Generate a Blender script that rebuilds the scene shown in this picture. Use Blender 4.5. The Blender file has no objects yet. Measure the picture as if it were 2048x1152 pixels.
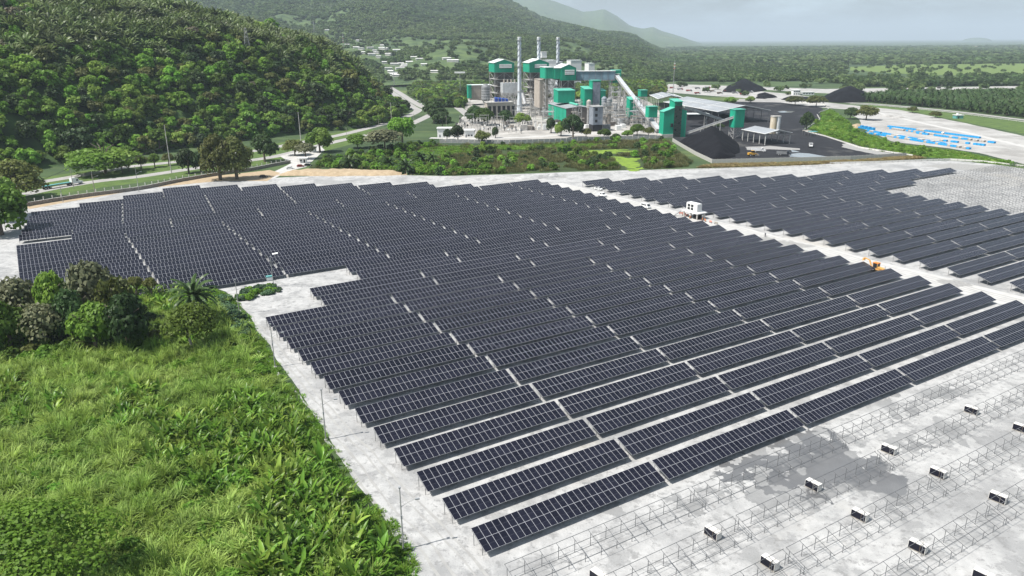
import bpy, bmesh, math, random
import numpy as np
from mathutils import Vector, Matrix

# ------------------------------------------------------------------ camera
F_PX, PITCH, ROLL, CAM_H = 1477.0, 0.3233, -0.0059, 70.907
scene = bpy.context.scene
COL = scene.collection
cam_data = bpy.data.cameras.new('camera')
cam_data.sensor_width = 36.0
cam_data.lens = 36.0 * F_PX / 2048.0
cam_data.clip_start = 0.5
cam_data.clip_end = 80000
cam = bpy.data.objects.new('camera', cam_data)
COL.objects.link(cam)
cam.matrix_world = (Matrix.Translation((0, 0, CAM_H)) @ Matrix.Rotation(math.pi / 2 - PITCH, 4, 'X')
                    @ Matrix.Rotation(ROLL, 4, 'Z'))
scene.camera = cam

# ------------------------------------------------------------------ sky and sun
SUN_EL = math.radians(57.0)
SUN_AZ = (-0.915, -0.403)                      # horizontal direction towards the sun
world = bpy.data.worlds.new('World')
scene.world = world
world.use_nodes = True
nt = world.node_tree
nt.nodes.clear()
w_out = nt.nodes.new('ShaderNodeOutputWorld')
w_bg = nt.nodes.new('ShaderNodeBackground')
w_bg.inputs['Strength'].default_value = 0.07
sky = nt.nodes.new('ShaderNodeTexSky')
sky.sky_type = 'NISHITA'
sky.sun_disc = False
sky.sun_elevation = SUN_EL
sky.sun_rotation = math.atan2(SUN_AZ[0], SUN_AZ[1])
sky.altitude = 0
sky.air_density = 1.0
sky.dust_density = 2.2
sky.ozone_density = 1.2
# thin cloud veil over the whole dome
tc = nt.nodes.new('ShaderNodeTexCoord')
mp = nt.nodes.new('ShaderNodeMapping')
mp.inputs['Scale'].default_value = (2.2, 2.2, 9.0)
ns = nt.nodes.new('ShaderNodeTexNoise')
ns.inputs['Scale'].default_value = 3.0
ns.inputs['Detail'].default_value = 8
ns.inputs['Roughness'].default_value = 0.62
rmp = nt.nodes.new('ShaderNodeValToRGB')
rmp.color_ramp.elements[0].position = 0.46
rmp.color_ramp.elements[0].color = (0.14, 0.14, 0.14, 1)
rmp.color_ramp.elements[1].position = 0.72
rmp.color_ramp.elements[1].color = (0.7, 0.7, 0.7, 1)
mx = nt.nodes.new('ShaderNodeMixRGB')
mx.inputs['Color2'].default_value = (9.6, 11.8, 13.2, 1)
nt.links.new(tc.outputs['Generated'], mp.inputs['Vector'])
nt.links.new(mp.outputs['Vector'], ns.inputs['Vector'])
nt.links.new(ns.outputs['Fac'], rmp.inputs['Fac'])
nt.links.new(rmp.outputs['Color'], mx.inputs['Fac'])
nt.links.new(sky.outputs['Color'], mx.inputs['Color1'])
nt.links.new(mx.outputs['Color'], w_bg.inputs['Color'])
nt.links.new(w_bg.outputs['Background'], w_out.inputs['Surface'])

sun_data = bpy.data.lights.new('sun', 'SUN')
sun_data.energy = 5.0
sun_data.angle = math.radians(0.53)
sun_data.color = (1.0, 0.965, 0.91)
sun = bpy.data.objects.new('sun', sun_data)
COL.objects.link(sun)
_s = Vector((SUN_AZ[0] * math.cos(SUN_EL), SUN_AZ[1] * math.cos(SUN_EL), math.sin(SUN_EL)))
sun.rotation_euler = _s.to_track_quat('Z', 'Y').to_euler()
sun.location = (-200, -80, 300)

vs = scene.view_settings
vs.view_transform = 'Standard'
vs.look = 'None'
vs.exposure = 0.5
vs.gamma = 1.0
vs.use_curve_mapping = False
scene.cycles.use_denoising = True
scene.cycles.max_bounces = 6
scene.cycles.diffuse_bounces = 2
scene.cycles.glossy_bounces = 2
scene.cycles.transmission_bounces = 3
scene.cycles.transparent_max_bounces = 6
scene.cycles.volume_bounces = 0
scene.cycles.sample_clamp_indirect = 6.0

# ------------------------------------------------------------------ survey helpers
_ct, _st = math.cos(PITCH), math.sin(PITCH)
_cr, _sr = math.cos(ROLL), math.sin(ROLL)


def ray(px, py):
    u0, v0 = px - 1024.0, py - 576.0
    u = _cr * u0 + _sr * v0
    v = -_sr * u0 + _cr * v0
    return u / F_PX, _ct - v / F_PX * _st, -_st - v / F_PX * _ct


def G(px, py, z=0.0):
    """survey point on the level plane z seen at photograph position (px, py)"""
    dx, dy, dz = ray(px, py)
    t = (z - CAM_H) / dz
    return dx * t, dy * t


def C(px, dist):
    """ground point in photograph column px at northing dist"""
    dx, dy, dz = ray(px, 200)
    return dx / dy * dist, dist


def PJ(x, y, z):
    zz = z - CAM_H
    fw = y * _ct - zz * _st
    dn = -(y * _st + zz * _ct)
    u, v = F_PX * x / fw, F_PX * dn / fw
    return 1024 + _cr * u - _sr * v, 576 + _sr * u + _cr * v


def HT(x, y, py):
    """height above (x, y) that stands at photograph line py"""
    lo, hi = -20.0, min(900.0, CAM_H + 0.9 * y * _ct / _st)
    for _ in range(40):
        m = (lo + hi) / 2
        if PJ(x, y, m)[1] > py:
            lo = m
        else:
            hi = m
    return lo


def inview(x, y, z=0.0, mg=160):
    if y < 20:
        return False
    a, b = PJ(x, y, z)
    return -mg < a < 2048 + mg and -mg < b < 1152 + mg


# value noise
def _hash(ix, iy, seed):
    h = (ix * 374761393 + iy * 668265263 + seed * 974711) & 0xFFFFFFFF
    h = ((h ^ (h >> 13)) * 1274126177) & 0xFFFFFFFF
    return ((h ^ (h >> 16)) & 0xFFFF) / 65535.0


def vnoise(x, y, seed=0):
    x = np.asarray(x, float)
    y = np.asarray(y, float)
    ix = np.floor(x).astype(np.int64)
    iy = np.floor(y).astype(np.int64)
    fx, fy = x - ix, y - iy
    fx = fx * fx * (3 - 2 * fx)
    fy = fy * fy * (3 - 2 * fy)
    a = _hash(ix, iy, seed)
    b = _hash(ix + 1, iy, seed)
    c = _hash(ix, iy + 1, seed)
    d = _hash(ix + 1, iy + 1, seed)
    return (a * (1 - fx) + b * fx) * (1 - fy) + (c * (1 - fx) + d * fx) * fy


def fbm(x, y, octv=4, seed=0):
    s, a, t = 0.0, 0.5, 0.0
    for o in range(octv):
        s = s + a * vnoise(np.asarray(x) * 2 ** o + 17.3 * o, np.asarray(y) * 2 ** o - 9.1 * o, seed + o)
        t += a
        a *= 0.5
    return s / t


# ------------------------------------------------------------------ mesh helpers
class MB:
    """collects simple solids into one mesh"""

    def __init__(self):
        self.v, self.f, self.m = [], [], []

    def add(self, vs_, fs_, mi=0):
        o = len(self.v)
        self.v += [tuple(p) for p in vs_]
        self.f += [tuple(i + o for i in q) for q in fs_]
        self.m += [mi] * len(fs_)

    def box(self, x0, x1, y0, y1, z0, z1, mi=0):
        self.add([(x0, y0, z0), (x1, y0, z0), (x1, y1, z0), (x0, y1, z0),
                  (x0, y0, z1), (x1, y0, z1), (x1, y1, z1), (x0, y1, z1)],
                 [(0, 3, 2, 1), (4, 5, 6, 7), (0, 1, 5, 4), (1, 2, 6, 5), (2, 3, 7, 6), (3, 0, 4, 7)], mi)
        return self

    def bar(self, p, q, w, h=None, mi=0):
        """rectangular bar from p to q"""
        p, q = Vector(p), Vector(q)
        h = w if h is None else h
        d = q - p
        if d.length < 1e-6:
            return self
        d.normalize()
        up = Vector((0, 0, 1)) if abs(d.z) < 0.95 else Vector((1, 0, 0))
        s = d.cross(up).normalized()
        u = s.cross(d).normalized()
        vs_ = []
        for c in (p, q):
            for a, b in ((-1, -1), (1, -1), (1, 1), (-1, 1)):
                vs_.append(c + s * (a * w / 2) + u * (b * h / 2))
        self.add(vs_, [(0, 1, 2, 3), (7, 6, 5, 4), (0, 4, 5, 1), (1, 5, 6, 2), (2, 6, 7, 3), (3, 7, 4, 0)], mi)
        return self

    def tube(self, p, q, r0, r1=None, n=8, mi=0, cap=True):
        p, q = Vector(p), Vector(q)
        r1 = r0 if r1 is None else r1
        d = (q - p).normalized()
        up = Vector((0, 0, 1)) if abs(d.z) < 0.95 else Vector((1, 0, 0))
        s = d.cross(up).normalized()
        u = s.cross(d).normalized()
        vs_ = []
        for c, r in ((p, r0), (q, r1)):
            for k in range(n):
                a = 2 * math.pi * k / n
                vs_.append(c + s * (math.cos(a) * r) + u * (math.sin(a) * r))
        fs_ = [(k, (k + 1) % n, n + (k + 1) % n, n + k) for k in range(n)]
        if cap:
            fs_ += [tuple(range(n - 1, -1, -1)), tuple(range(n, 2 * n))]
        self.add(vs_, fs_, mi)
        return self

    def path(self, pts, rad, n=6, mi=0):
        for i in range(len(pts) - 1):
            r0 = rad[i] if isinstance(rad, (list, tuple)) else rad
            r1 = rad[i + 1] if isinstance(rad, (list, tuple)) else rad
            self.tube(pts[i], pts[i + 1], r0, r1, n, mi)
        return self

    def prism(self, poly, z0, z1, mi=0):
        n = len(poly)
        z0 = z0 if isinstance(z0, (list, tuple)) else [z0] * n
        z1 = z1 if isinstance(z1, (list, tuple)) else [z1] * n
        a = sum(poly[i][0] * poly[(i + 1) % n][1] - poly[(i + 1) % n][0] * poly[i][1] for i in range(n))
        idx = list(range(n)) if a > 0 else list(range(n - 1, -1, -1))
        vs_ = [(poly[i][0], poly[i][1], z0[i]) for i in idx] + [(poly[i][0], poly[i][1], z1[i]) for i in idx]
        fs_ = [tuple(range(n - 1, -1, -1)), tuple(range(n, 2 * n))]
        fs_ += [(k, (k + 1) % n, n + (k + 1) % n, n + k) for k in range(n)]
        self.add(vs_, fs_, mi)
        return self

    def gable(self, x0, x1, y0, y1, z0, ze, zr, axis='x', mi=0):
        """closed body with a gabled top; ridge along axis"""
        if axis == 'x':
            ym = (y0 + y1) / 2
            vs_ = [(x0, y0, z0), (x1, y0, z0), (x1, y1, z0), (x0, y1, z0), (x0, y0, ze), (x1, y0, ze),
                   (x1, y1, ze), (x0, y1, ze), (x0, ym, zr), (x1, ym, zr)]
            fs_ = [(0, 3, 2, 1), (0, 1, 5, 4), (2, 3, 7, 6), (1, 2, 6, 9, 5), (3, 0, 4, 8, 7), (4, 5, 9, 8), (6, 7, 8, 9)]
        else:
            xm = (x0 + x1) / 2
            vs_ = [(x0, y0, z0), (x1, y0, z0), (x1, y1, z0), (x0, y1, z0), (x0, y0, ze), (x1, y0, ze),
                   (x1, y1, ze), (x0, y1, ze), (xm, y0, zr), (xm, y1, zr)]
            fs_ = [(0, 3, 2, 1), (0, 1, 5, 8, 4), (2, 3, 7, 9, 6), (1, 2, 6, 5), (3, 0, 4, 7), (5, 6, 9, 8), (7, 4, 8, 9)]
        self.add(vs_, fs_, mi)
        return self

    def mesh(self, name, mats):
        me = bpy.data.meshes.new(name)
        me.from_pydata(self.v, [], self.f)
        mats = mats if isinstance(mats, (list, tuple)) else [mats]
        for m in mats:
            me.materials.append(m)
        if len(mats) > 1:
            me.polygons.foreach_set('material_index', self.m)
        me.update()
        return me

    def build(self, name, mats, parent=None, loc=(0, 0, 0), rz=0.0):
        return place(name, self.mesh(name, mats), parent, loc, rz)


def place(name, me, parent=None, loc=(0, 0, 0), rz=0.0, rot=None, scale=None):
    o = bpy.data.objects.new(name, me)
    COL.objects.link(o)
    o.location = loc
    o.rotation_euler = rot if rot else (0, 0, rz)
    if scale:
        o.scale = scale if isinstance(scale, (tuple, list)) else (scale,) * 3
    if parent:
        o.parent = parent
    return o


def tag(o, label=None, cat=None, group=None, kind=None):
    if label:
        o['label'] = label
    if cat:
        o['category'] = cat
    if group:
        o['group'] = group
    if kind:
        o['kind'] = kind
    return o


def thing(name, label, cat, loc=(0, 0, 0), rz=0.0, group=None, scale=None):
    return tag(place(name, None, None, loc, rz, None, scale), label, cat, group)


def np_mesh(name, verts, faces, mats, smooth=False, midx=None):
    """verts (n,3), faces (m,k) all the same size"""
    verts = np.asarray(verts, np.float32)
    faces = np.asarray(faces, np.int32)
    me = bpy.data.meshes.new(name)
    me.vertices.add(len(verts))
    me.vertices.foreach_set('co', verts.ravel())
    k = faces.shape[1]
    me.loops.add(faces.size)
    me.loops.foreach_set('vertex_index', faces.ravel())
    me.polygons.add(len(faces))
    me.polygons.foreach_set('loop_start', np.arange(0, faces.size, k, dtype=np.int32))
    me.polygons.foreach_set('loop_total', np.full(len(faces), k, np.int32))
    if smooth:
        me.polygons.foreach_set('use_smooth', np.ones(len(faces), bool))
    mats = mats if isinstance(mats, (list, tuple)) else [mats]
    for m in mats:
        me.materials.append(m)
    if midx is not None:
        me.polygons.foreach_set('material_index', np.asarray(midx, np.int32))
    me.update(calc_edges=True)
    return me


ORD = ['', 'first', 'second', 'third', 'fourth', 'fifth', 'sixth', 'seventh', 'eighth', 'ninth', 'tenth', 'eleventh',
       'twelfth', 'thirteenth', 'fourteenth', 'fifteenth', 'sixteenth', 'seventeenth', 'eighteenth', 'nineteenth']


def ordn(n):
    if n < 20:
        return ORD[n]
    t, u = divmod(n, 10)
    base = {2: 'twenty', 3: 'thirty', 4: 'forty', 5: 'fifty'}[t]
    return (base + '-' + ORD[u]) if u else {2: 'twentieth', 3: 'thirtieth', 4: 'fortieth', 5: 'fiftieth'}[t]


# ------------------------------------------------------------------ materials
def srgb(r, g, b):
    f = lambda c: ((c / 255 + 0.055) / 1.055) ** 2.4 if c / 255 > 0.04045 else c / 255 / 12.92
    return (f(r), f(g), f(b))


def mat(name, col, rough=0.8, var=0.0, vscale=1.0, col2=None, metal=0.0, bump=0.0, bscale=20.0, spec=0.3, detail=6,
        lo=0.38, hi=0.64, objrand=0.0, stretch=None, stains=None):
    m = bpy.data.materials.new(name)
    m.use_nodes = True
    n = m.node_tree.nodes
    l = m.node_tree.links
    b = n['Principled BSDF']
    b.inputs['Base Color'].default_value = (*col, 1)
    b.inputs['Roughness'].default_value = rough
    b.inputs['Metallic'].default_value = metal
    b.inputs['Specular IOR Level'].default_value = spec
    vec = None
    if var or col2 or bump or stains:
        t = n.new('ShaderNodeTexCoord')
        vec = t.outputs['Object']
        if stretch:
            mpn = n.new('ShaderNodeMapping')
            mpn.inputs['Scale'].default_value = stretch
            l.new(vec, mpn.inputs['Vector'])
            vec = mpn.outputs['Vector']
    out = None
    if var or col2:
        x = n.new('ShaderNodeTexNoise')
        x.inputs['Scale'].default_value = vscale
        x.inputs['Detail'].default_value = detail
        x.inputs['Roughness'].default_value = 0.62
        l.new(vec, x.inputs['Vector'])
        r = n.new('ShaderNodeValToRGB')
        c2 = col2 if col2 else tuple(max(0, c * (1 - var)) for c in col)
        c1 = col if col2 else tuple(min(1, c * (1 + var)) for c in col)
        r.color_ramp.elements[0].position = lo
        r.color_ramp.elements[0].color = (*c2, 1)
        r.color_ramp.elements[1].position = hi
        r.color_ramp.elements[1].color = (*c1, 1)
        l.new(x.outputs['Fac'], r.inputs['Fac'])
        out = r.outputs['Color']
    if stains:
        for (sc, sl, sh, scol, amt) in stains:
            x = n.new('ShaderNodeTexNoise')
            x.inputs['Scale'].default_value = sc
            x.inputs['Detail'].default_value = 9
            x.inputs['Roughness'].default_value = 0.68
            l.new(vec, x.inputs['Vector'])
            r = n.new('ShaderNodeValToRGB')
            r.color_ramp.elements[0].position = sl
            r.color_ramp.elements[0].color = (0, 0, 0, 1)
            r.color_ramp.elements[1].position = sh
            r.color_ramp.elements[1].color = (amt, amt, amt, 1)
            l.new(x.outputs['Fac'], r.inputs['Fac'])
            q = n.new('ShaderNodeMixRGB')
            l.new(r.outputs['Color'], q.inputs['Fac'])
            if out:
                l.new(out, q.inputs['Color1'])
            else:
                q.inputs['Color1'].default_value = (*col, 1)
            q.inputs['Color2'].default_value = (*scol, 1)
            out = q.outputs['Color']
    if objrand:
        oi = n.new('ShaderNodeObjectInfo')
        hs = n.new('ShaderNodeHueSaturation')
        ma = n.new('ShaderNodeMapRange')
        ma.inputs['To Min'].default_value = 1 - objrand
        ma.inputs['To Max'].default_value = 1 + objrand
        l.new(oi.outputs['Random'], ma.inputs['Value'])
        l.new(ma.outputs['Result'], hs.inputs['Value'])
        if out:
            l.new(out, hs.inputs['Color'])
        else:
            hs.inputs['Color'].default_value = (*col, 1)
        out = hs.outputs['Color']
    if out:
        l.new(out, b.inputs['Base Color'])
    if bump:
        x = n.new('ShaderNodeTexNoise')
        x.inputs['Scale'].default_value = bscale
        x.inputs['Detail'].default_value = 5
        l.new(vec, x.inputs['Vector'])
        bp = n.new('ShaderNodeBump')
        bp.inputs['Strength'].default_value = bump
        bp.inputs['Distance'].default_value = 0.3
        l.new(x.outputs['Fac'], bp.inputs['Height'])
        l.new(bp.outputs['Normal'], b.inputs['Normal'])
    return m


def leaf_mat(name, c1, c2, transl=0.35, rand=0.22, rough=0.55, wscale=0.06, c3=None, huev=0.02, plant=0.25):
    """foliage: two natural leaf colours mixed per plant and in drifts, part of the light passes through"""
    m = bpy.data.materials.new(name)
    m.use_nodes = True
    n = m.node_tree.nodes
    l = m.node_tree.links
    b = n['Principled BSDF']
    b.inputs['Roughness'].default_value = rough
    b.inputs['Specular IOR Level'].default_value = 0.25
    geo = n.new('ShaderNodeNewGeometry')
    x = n.new('ShaderNodeTexNoise')
    x.inputs['Scale'].default_value = wscale
    x.inputs['Detail'].default_value = 4
    l.new(geo.outputs['Position'], x.inputs['Vector'])
    oi = n.new('ShaderNodeObjectInfo')
    ad = n.new('ShaderNodeMath')
    ad.operation = 'MULTIPLY_ADD'
    ad.inputs[1].default_value = 0.55
    l.new(oi.outputs['Random'], ad.inputs[0])
    l.new(x.outputs['Fac'], ad.inputs[2])
    r = n.new('ShaderNodeValToRGB')
    r.color_ramp.elements[0].position = 0.45
    r.color_ramp.elements[0].color = (*c1, 1)
    r.color_ramp.elements[1].position = 1.0
    r.color_ramp.elements[1].color = (*(c3 or c2), 1)
    e = r.color_ramp.elements.new(0.78)
    e.color = (*c2, 1)
    l.new(ad.outputs[0], r.inputs['Fac'])
    hs = n.new('ShaderNodeHueSaturation')
    m2 = n.new('ShaderNodeMapRange')
    m2.inputs['To Min'].default_value = 1 - rand
    m2.inputs['To Max'].default_value = 1 + rand
    l.new(geo.outputs['Random Per Island'], m2.inputs['Value'])
    m3 = n.new('ShaderNodeMapRange')
    m3.inputs['To Min'].default_value = 0.5 - huev
    m3.inputs['To Max'].default_value = 0.5 + huev
    l.new(oi.outputs['Random'], m3.inputs['Value'])
    l.new(m3.outputs['Result'], hs.inputs['Hue'])
    m4 = n.new('ShaderNodeMapRange')
    m4.inputs['To Min'].default_value = 1 - plant
    m4.inputs['To Max'].default_value = 1 + plant
    wn = n.new('ShaderNodeTexWhiteNoise')
    wn.noise_dimensions = '1D'
    l.new(oi.outputs['Random'], wn.inputs['W'])
    l.new(wn.outputs['Value'], m4.inputs['Value'])
    pm = n.new('ShaderNodeMath')
    pm.operation = 'MULTIPLY'
    l.new(m2.outputs['Result'], pm.inputs[0])
    l.new(m4.outputs['Result'], pm.inputs[1])
    l.new(pm.outputs[0], hs.inputs['Value'])
    l.new(r.outputs['Color'], hs.inputs['Color'])
    l.new(hs.outputs['Color'], b.inputs['Base Color'])
    tr = n.new('ShaderNodeBsdfTranslucent')
    l.new(hs.outputs['Color'], tr.inputs['Color'])
    mixs = n.new('ShaderNodeMixShader')
    mixs.inputs['Fac'].default_value = transl
    l.new(b.outputs['BSDF'], mixs.inputs[1])
    l.new(tr.outputs['BSDF'], mixs.inputs[2])
    l.new(mixs.outputs['Shader'], n['Material Output'].inputs['Surface'])
    return m

# ------------------------------------------------------------------ terrain
HILL_POLY = [(-560, 150), (-430, 255), (-335, 365), (-292, 420), (-268, 455), (-241, 496), (-216, 545), (-170, 602), (-129, 636),
             (-106, 714), (-115, 850), (-165, 930), (-300, 990), (-700, 1050), (-1200, 900), (-1250, 200)]


def poly_sd(px, py, poly):
    """distance to the outline, positive inside"""
    px = np.asarray(px, float)
    py = np.asarray(py, float)
    dmin = np.full(px.shape, 1e9)
    ins = np.zeros(px.shape, bool)
    n = len(poly)
    for i in range(n):
        x1, y1 = poly[i]
        x2, y2 = poly[(i + 1) % n]
        dx, dy = x2 - x1, y2 - y1
        t = np.clip(((px - x1) * dx + (py - y1) * dy) / (dx * dx + dy * dy), 0, 1)
        dmin = np.minimum(dmin, np.hypot(px - x1 - t * dx, py - y1 - t * dy))
        c = ((y1 > py) != (y2 > py)) & (px < (x2 - x1) * (py - y1) / ((y2 - y1) if y2 != y1 else 1e-9) + x1)
        ins ^= c
    return np.where(ins, dmin, -dmin)


def hill_h(x, y):
    s = poly_sd(x, y, HILL_POLY) - 3
    sp = np.maximum(s, 0)
    h = 132 * (1 - np.exp(-sp / 145)) * (1 - np.exp(-sp / 16))
    h = h + (fbm(np.asarray(x) / 60, np.asarray(y) / 60, 3, 5) - 0.5) * 26 * np.clip(sp / 70, 0, 1)
    lower = np.clip((-440 - np.asarray(x)) / 130, 0, 1)
    h = h * (1 - 0.16 * lower * lower * (3 - 2 * lower))
    return np.where(s > 0, h, -2.0)


# far ranges: crest height by photograph column
NEAR_CREST = [(-600, 20), (0, 18), (60, -6), (300, -30), (450, -45), (700, -62), (870, -22), (950, -4), (1002, 8), (1048, 26), (1081, 42),
              (1138, 54), (1200, 67), (1245, 69), (1287, 78), (1330, 90), (1400, 110)]
FAR_CREST = [(-600, 0), (500, 0), (900, 0), (985, 0), (1031, 4), (1081, 5), (1118, 15), (1167, 31), (1190, 30), (1208, 27), (1233, 38),
             (1262, 56), (1287, 61), (1307, 57), (1324, 64), (1365, 74), (1394, 83), (1430, 95)]


def crest_h(px, table, dist):
    ys = np.interp(px, [t[0] for t in table], [t[1] for t in table])
    hz = 79 - (px - 1390) * 0.006
    return CAM_H + (hz - ys) / F_PX * dist * 1.02


def range_h(x, y, table, d0, dc, amp, seed):
    x = np.asarray(x, float)
    y = np.asarray(y, float)
    px = 1024 + F_PX * x / np.maximum(y * _ct + CAM_H * _st, 1)
    ch = crest_h(px, table, dc)
    t = np.clip((y - d0) / (dc - d0), 0, 2.2)
    prof = np.where(t < 1, t ** 1.25, 1 - 0.25 * (t - 1))
    nz = fbm(x / (dc * .15) + 3, y / (dc * .15), 6, seed) - 0.5
    rid = np.abs(fbm(x / (dc * .09), y / (dc * .19), 5, seed + 9) - 0.5) * 2
    h = ch * prof + (nz * 1.3 - (rid < 0.001)) * amp * np.clip(t * 1.6, 0, 1) * np.clip(1.25 - t, 0.06, 1) + (rid - 0.25) * amp * 0.9 * np.clip(t * 2, 0, 1) * np.clip(1.05 - t, 0.04, 1)
    return np.where(t <= 0, -3, h)


def near_range(x, y):
    h = range_h(x, y, NEAR_CREST, 1300, 4500, 150, 21)
    bx, by = C(925, 1750)
    h = np.maximum(h, 66 * np.exp(-(((np.asarray(x) - bx) / 150) ** 2 + ((np.asarray(y) - by) / 330) ** 2)) - 2)
    bx, by = C(770, 1900)
    h = np.maximum(h, 34 * np.exp(-(((np.asarray(x) - bx) / 260) ** 2 + ((np.asarray(y) - by) / 330) ** 2)) - 2)
    bx, by = C(1130, 2300)
    h = np.maximum(h, 62 * np.exp(-(((np.asarray(x) - bx) / 240) ** 2 + ((np.asarray(y) - by) / 330) ** 2)) - 2)
    px = 1024 + F_PX * np.asarray(x) / np.maximum(np.asarray(y) * _ct + CAM_H * _st, 1)
    return np.where(px > 1270, h * np.clip((1345 - px) / 75, 0, 1) - np.clip((px - 1325) / 8, 0, 3), h)


def far_range(x, y):
    return range_h(x, y, FAR_CREST, 6000, 11000, 170, 77)


def terrain(x, y):
    return np.maximum(np.maximum(np.maximum(hill_h(x, y), near_range(x, y)), far_range(x, y)), 0)


def hit(px, py, far=14000):
    """first terrain point along the sight line, for setting things on slopes"""
    dx, dy, dz = ray(px, py)
    t = np.concatenate([np.arange(60, 1300, 4.0), np.arange(1300, far, 10.0)])
    x, y, z = dx * t, dy * t, CAM_H + dz * t
    k = np.nonzero(z <= terrain(x, y))[0]
    if len(k) == 0:
        return None
    i = k[0]
    return float(x[i]), float(y[i]), float(terrain(x[i:i + 1], y[i:i + 1])[0])


def grid_mesh(name, xs, ys, hf, m, smooth=True):
    X, Y = np.meshgrid(xs, ys)
    Z = hf(X, Y)
    nx, ny = len(xs), len(ys)
    v = np.stack([X.ravel(), Y.ravel(), Z.ravel()], 1)
    i = np.arange(nx * ny).reshape(ny, nx)
    f = np.stack([i[:-1, :-1].ravel(), i[:-1, 1:].ravel(), i[1:, 1:].ravel(), i[1:, :-1].ravel()], 1)
    zc = v[:, 2][f]
    f = f[(zc > -1.5).any(1)]
    return np_mesh(name, v, f, m, smooth)


def sheet(name, pts, z, m, kind='structure', th=0.0, jag=0.0, step=6.0, seed=1):
    """level sheet from outline points, edge optionally roughened"""
    if jag:
        out = []
        n = len(pts)
        for i in range(n):
            a, b = pts[i], pts[(i + 1) % n]
            L = math.hypot(b[0] - a[0], b[1] - a[1])
            k = max(1, int(L / step))
            nx_, ny_ = -(b[1] - a[1]) / max(L, 1e-6), (b[0] - a[0]) / max(L, 1e-6)
            for j in range(k):
                t = j / k
                x, y = a[0] + (b[0] - a[0]) * t, a[1] + (b[1] - a[1]) * t
                w = (float(fbm(x / (step * 2.2), y / (step * 2.2), 3, seed)) - 0.5) * 2 * jag
                out.append((x + nx_ * w, y + ny_ * w))
        pts = out
    b = MB()
    b.add([(x, y, 0) for x, y in pts], [tuple(range(len(pts)))])
    me = b.mesh(name, m)
    if me.polygons[0].normal.z < 0:
        me.flip_normals()
    o = place(name, me, None, (0, 0, z))
    tag(o, kind=kind)
    return o


def ribbon(name, pts, width, z, m, kind='structure'):
    """road or path strip along points"""
    p = [Vector((a[0], a[1])) for a in pts]
    L, R = [], []
    for i in range(len(p)):
        d = (p[min(i + 1, len(p) - 1)] - p[max(i - 1, 0)]).normalized()
        nrm = Vector((-d.y, d.x))
        w = width[i] if isinstance(width, (list, tuple)) else width
        L.append(p[i] + nrm * w / 2)
        R.append(p[i] - nrm * w / 2)
    v = [(a.x, a.y, 0) for a in L] + [(a.x, a.y, 0) for a in R]
    n = len(p)
    b = MB()
    b.add(v, [(n + i, n + i + 1, i + 1, i) for i in range(n - 1)])
    o = place(name, b.mesh(name, m), None, (0, 0, z))
    tag(o, kind=kind)
    return o


def smooth_path(pts, k=6):
    out = []
    n = len(pts)
    for i in range(n - 1):
        p0, p1, p2, p3 = pts[max(i - 1, 0)], pts[i], pts[i + 1], pts[min(i + 2, n - 1)]
        for j in range(k):
            t = j / k
            out.append(tuple(0.5 * ((2 * p1[c]) + (-p0[c] + p2[c]) * t + (2 * p0[c] - 5 * p1[c] + 4 * p2[c] - p3[c]) * t * t
                                    + (-p0[c] + 3 * p1[c] - 3 * p2[c] + p3[c]) * t ** 3) for c in range(len(p1))))
    out.append(tuple(pts[-1]))
    return out


def patch(name, pts, z, m, amp=2.0, sc=3.0, cell=.4, seed=1, holes=0.0, kind='structure'):
    """ragged-edged thin layer: cells of the outline eaten into by noise"""
    a = np.array(pts)
    lo, hi = a.min(0) - amp, a.max(0) + amp
    xs, ys = np.arange(lo[0], hi[0], cell), np.arange(lo[1], hi[1], cell)
    X, Y = np.meshgrid(xs, ys)
    sd = poly_sd(X, Y, pts)
    k = sd + (fbm(X / sc, Y / sc, 5, seed) - .5) * 4 * amp - holes * np.clip(fbm(X / sc * 1.7 + 7, Y / sc * 1.7, 4, seed + 3) - .58, 0, 1) * 60
    nx = len(xs)
    i = np.arange(X.size).reshape(X.shape)
    f = np.stack([i[:-1, :-1].ravel(), i[:-1, 1:].ravel(), i[1:, 1:].ravel(), i[1:, :-1].ravel()], 1)
    f = f[(k.ravel()[f] > 0).all(1)]
    use = np.unique(f)
    mp_ = np.zeros(X.size, np.int64)
    mp_[use] = np.arange(len(use))
    v = np.column_stack([X.ravel()[use], Y.ravel()[use], np.zeros(len(use))])
    o = place(name, np_mesh(name, v, mp_[f], m), None, (0, 0, z))
    tag(o, kind=kind)
    return o


# surfaces
M = {}
M['plain'] = mat('plain_ground', (0.075, 0.115, 0.04), 0.95, col2=(0.03, 0.055, 0.022), vscale=0.006, detail=10, stretch=(1, 2.6, 1),
                 stains=[(0.0023, 0.56, 0.64, (0.16, 0.2, 0.06), 0.75), (0.05, 0.5, 0.75, (0.05, 0.075, 0.03), 0.6)])
M['hill'] = mat('forest_floor', (0.06, 0.11, 0.028), 0.95, col2=(0.02, 0.04, 0.012), vscale=0.05, detail=8)
M['mountain'] = mat('mountain_forest', (0.10, 0.145, 0.05), 0.95, col2=(0.04, 0.07, 0.03), vscale=0.03, detail=10, bump=1.0, bscale=0.06,
                    stains=[(0.0035, 0.58, 0.66, (0.18, 0.2, 0.08), 0.7)])
M['yard'] = mat('crushed_limestone', (0.45, 0.446, 0.436), 0.95, col2=(0.36, 0.357, 0.35), vscale=0.5, detail=10, bump=0.25, bscale=3.0,
                stains=[(0.045, 0.49, 0.60, (0.27, 0.27, 0.268), 0.85), (0.16, 0.52, 0.58, (0.245, 0.245, 0.243), 0.7), (0.6, 0.55, 0.61, (0.20, 0.198, 0.195), 0.65), (2.0, 0.57, 0.64, (0.17, 0.168, 0.163), 0.5), (0.012, 0.56, 0.66, (0.45, 0.42, 0.37), 0.5)])
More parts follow.
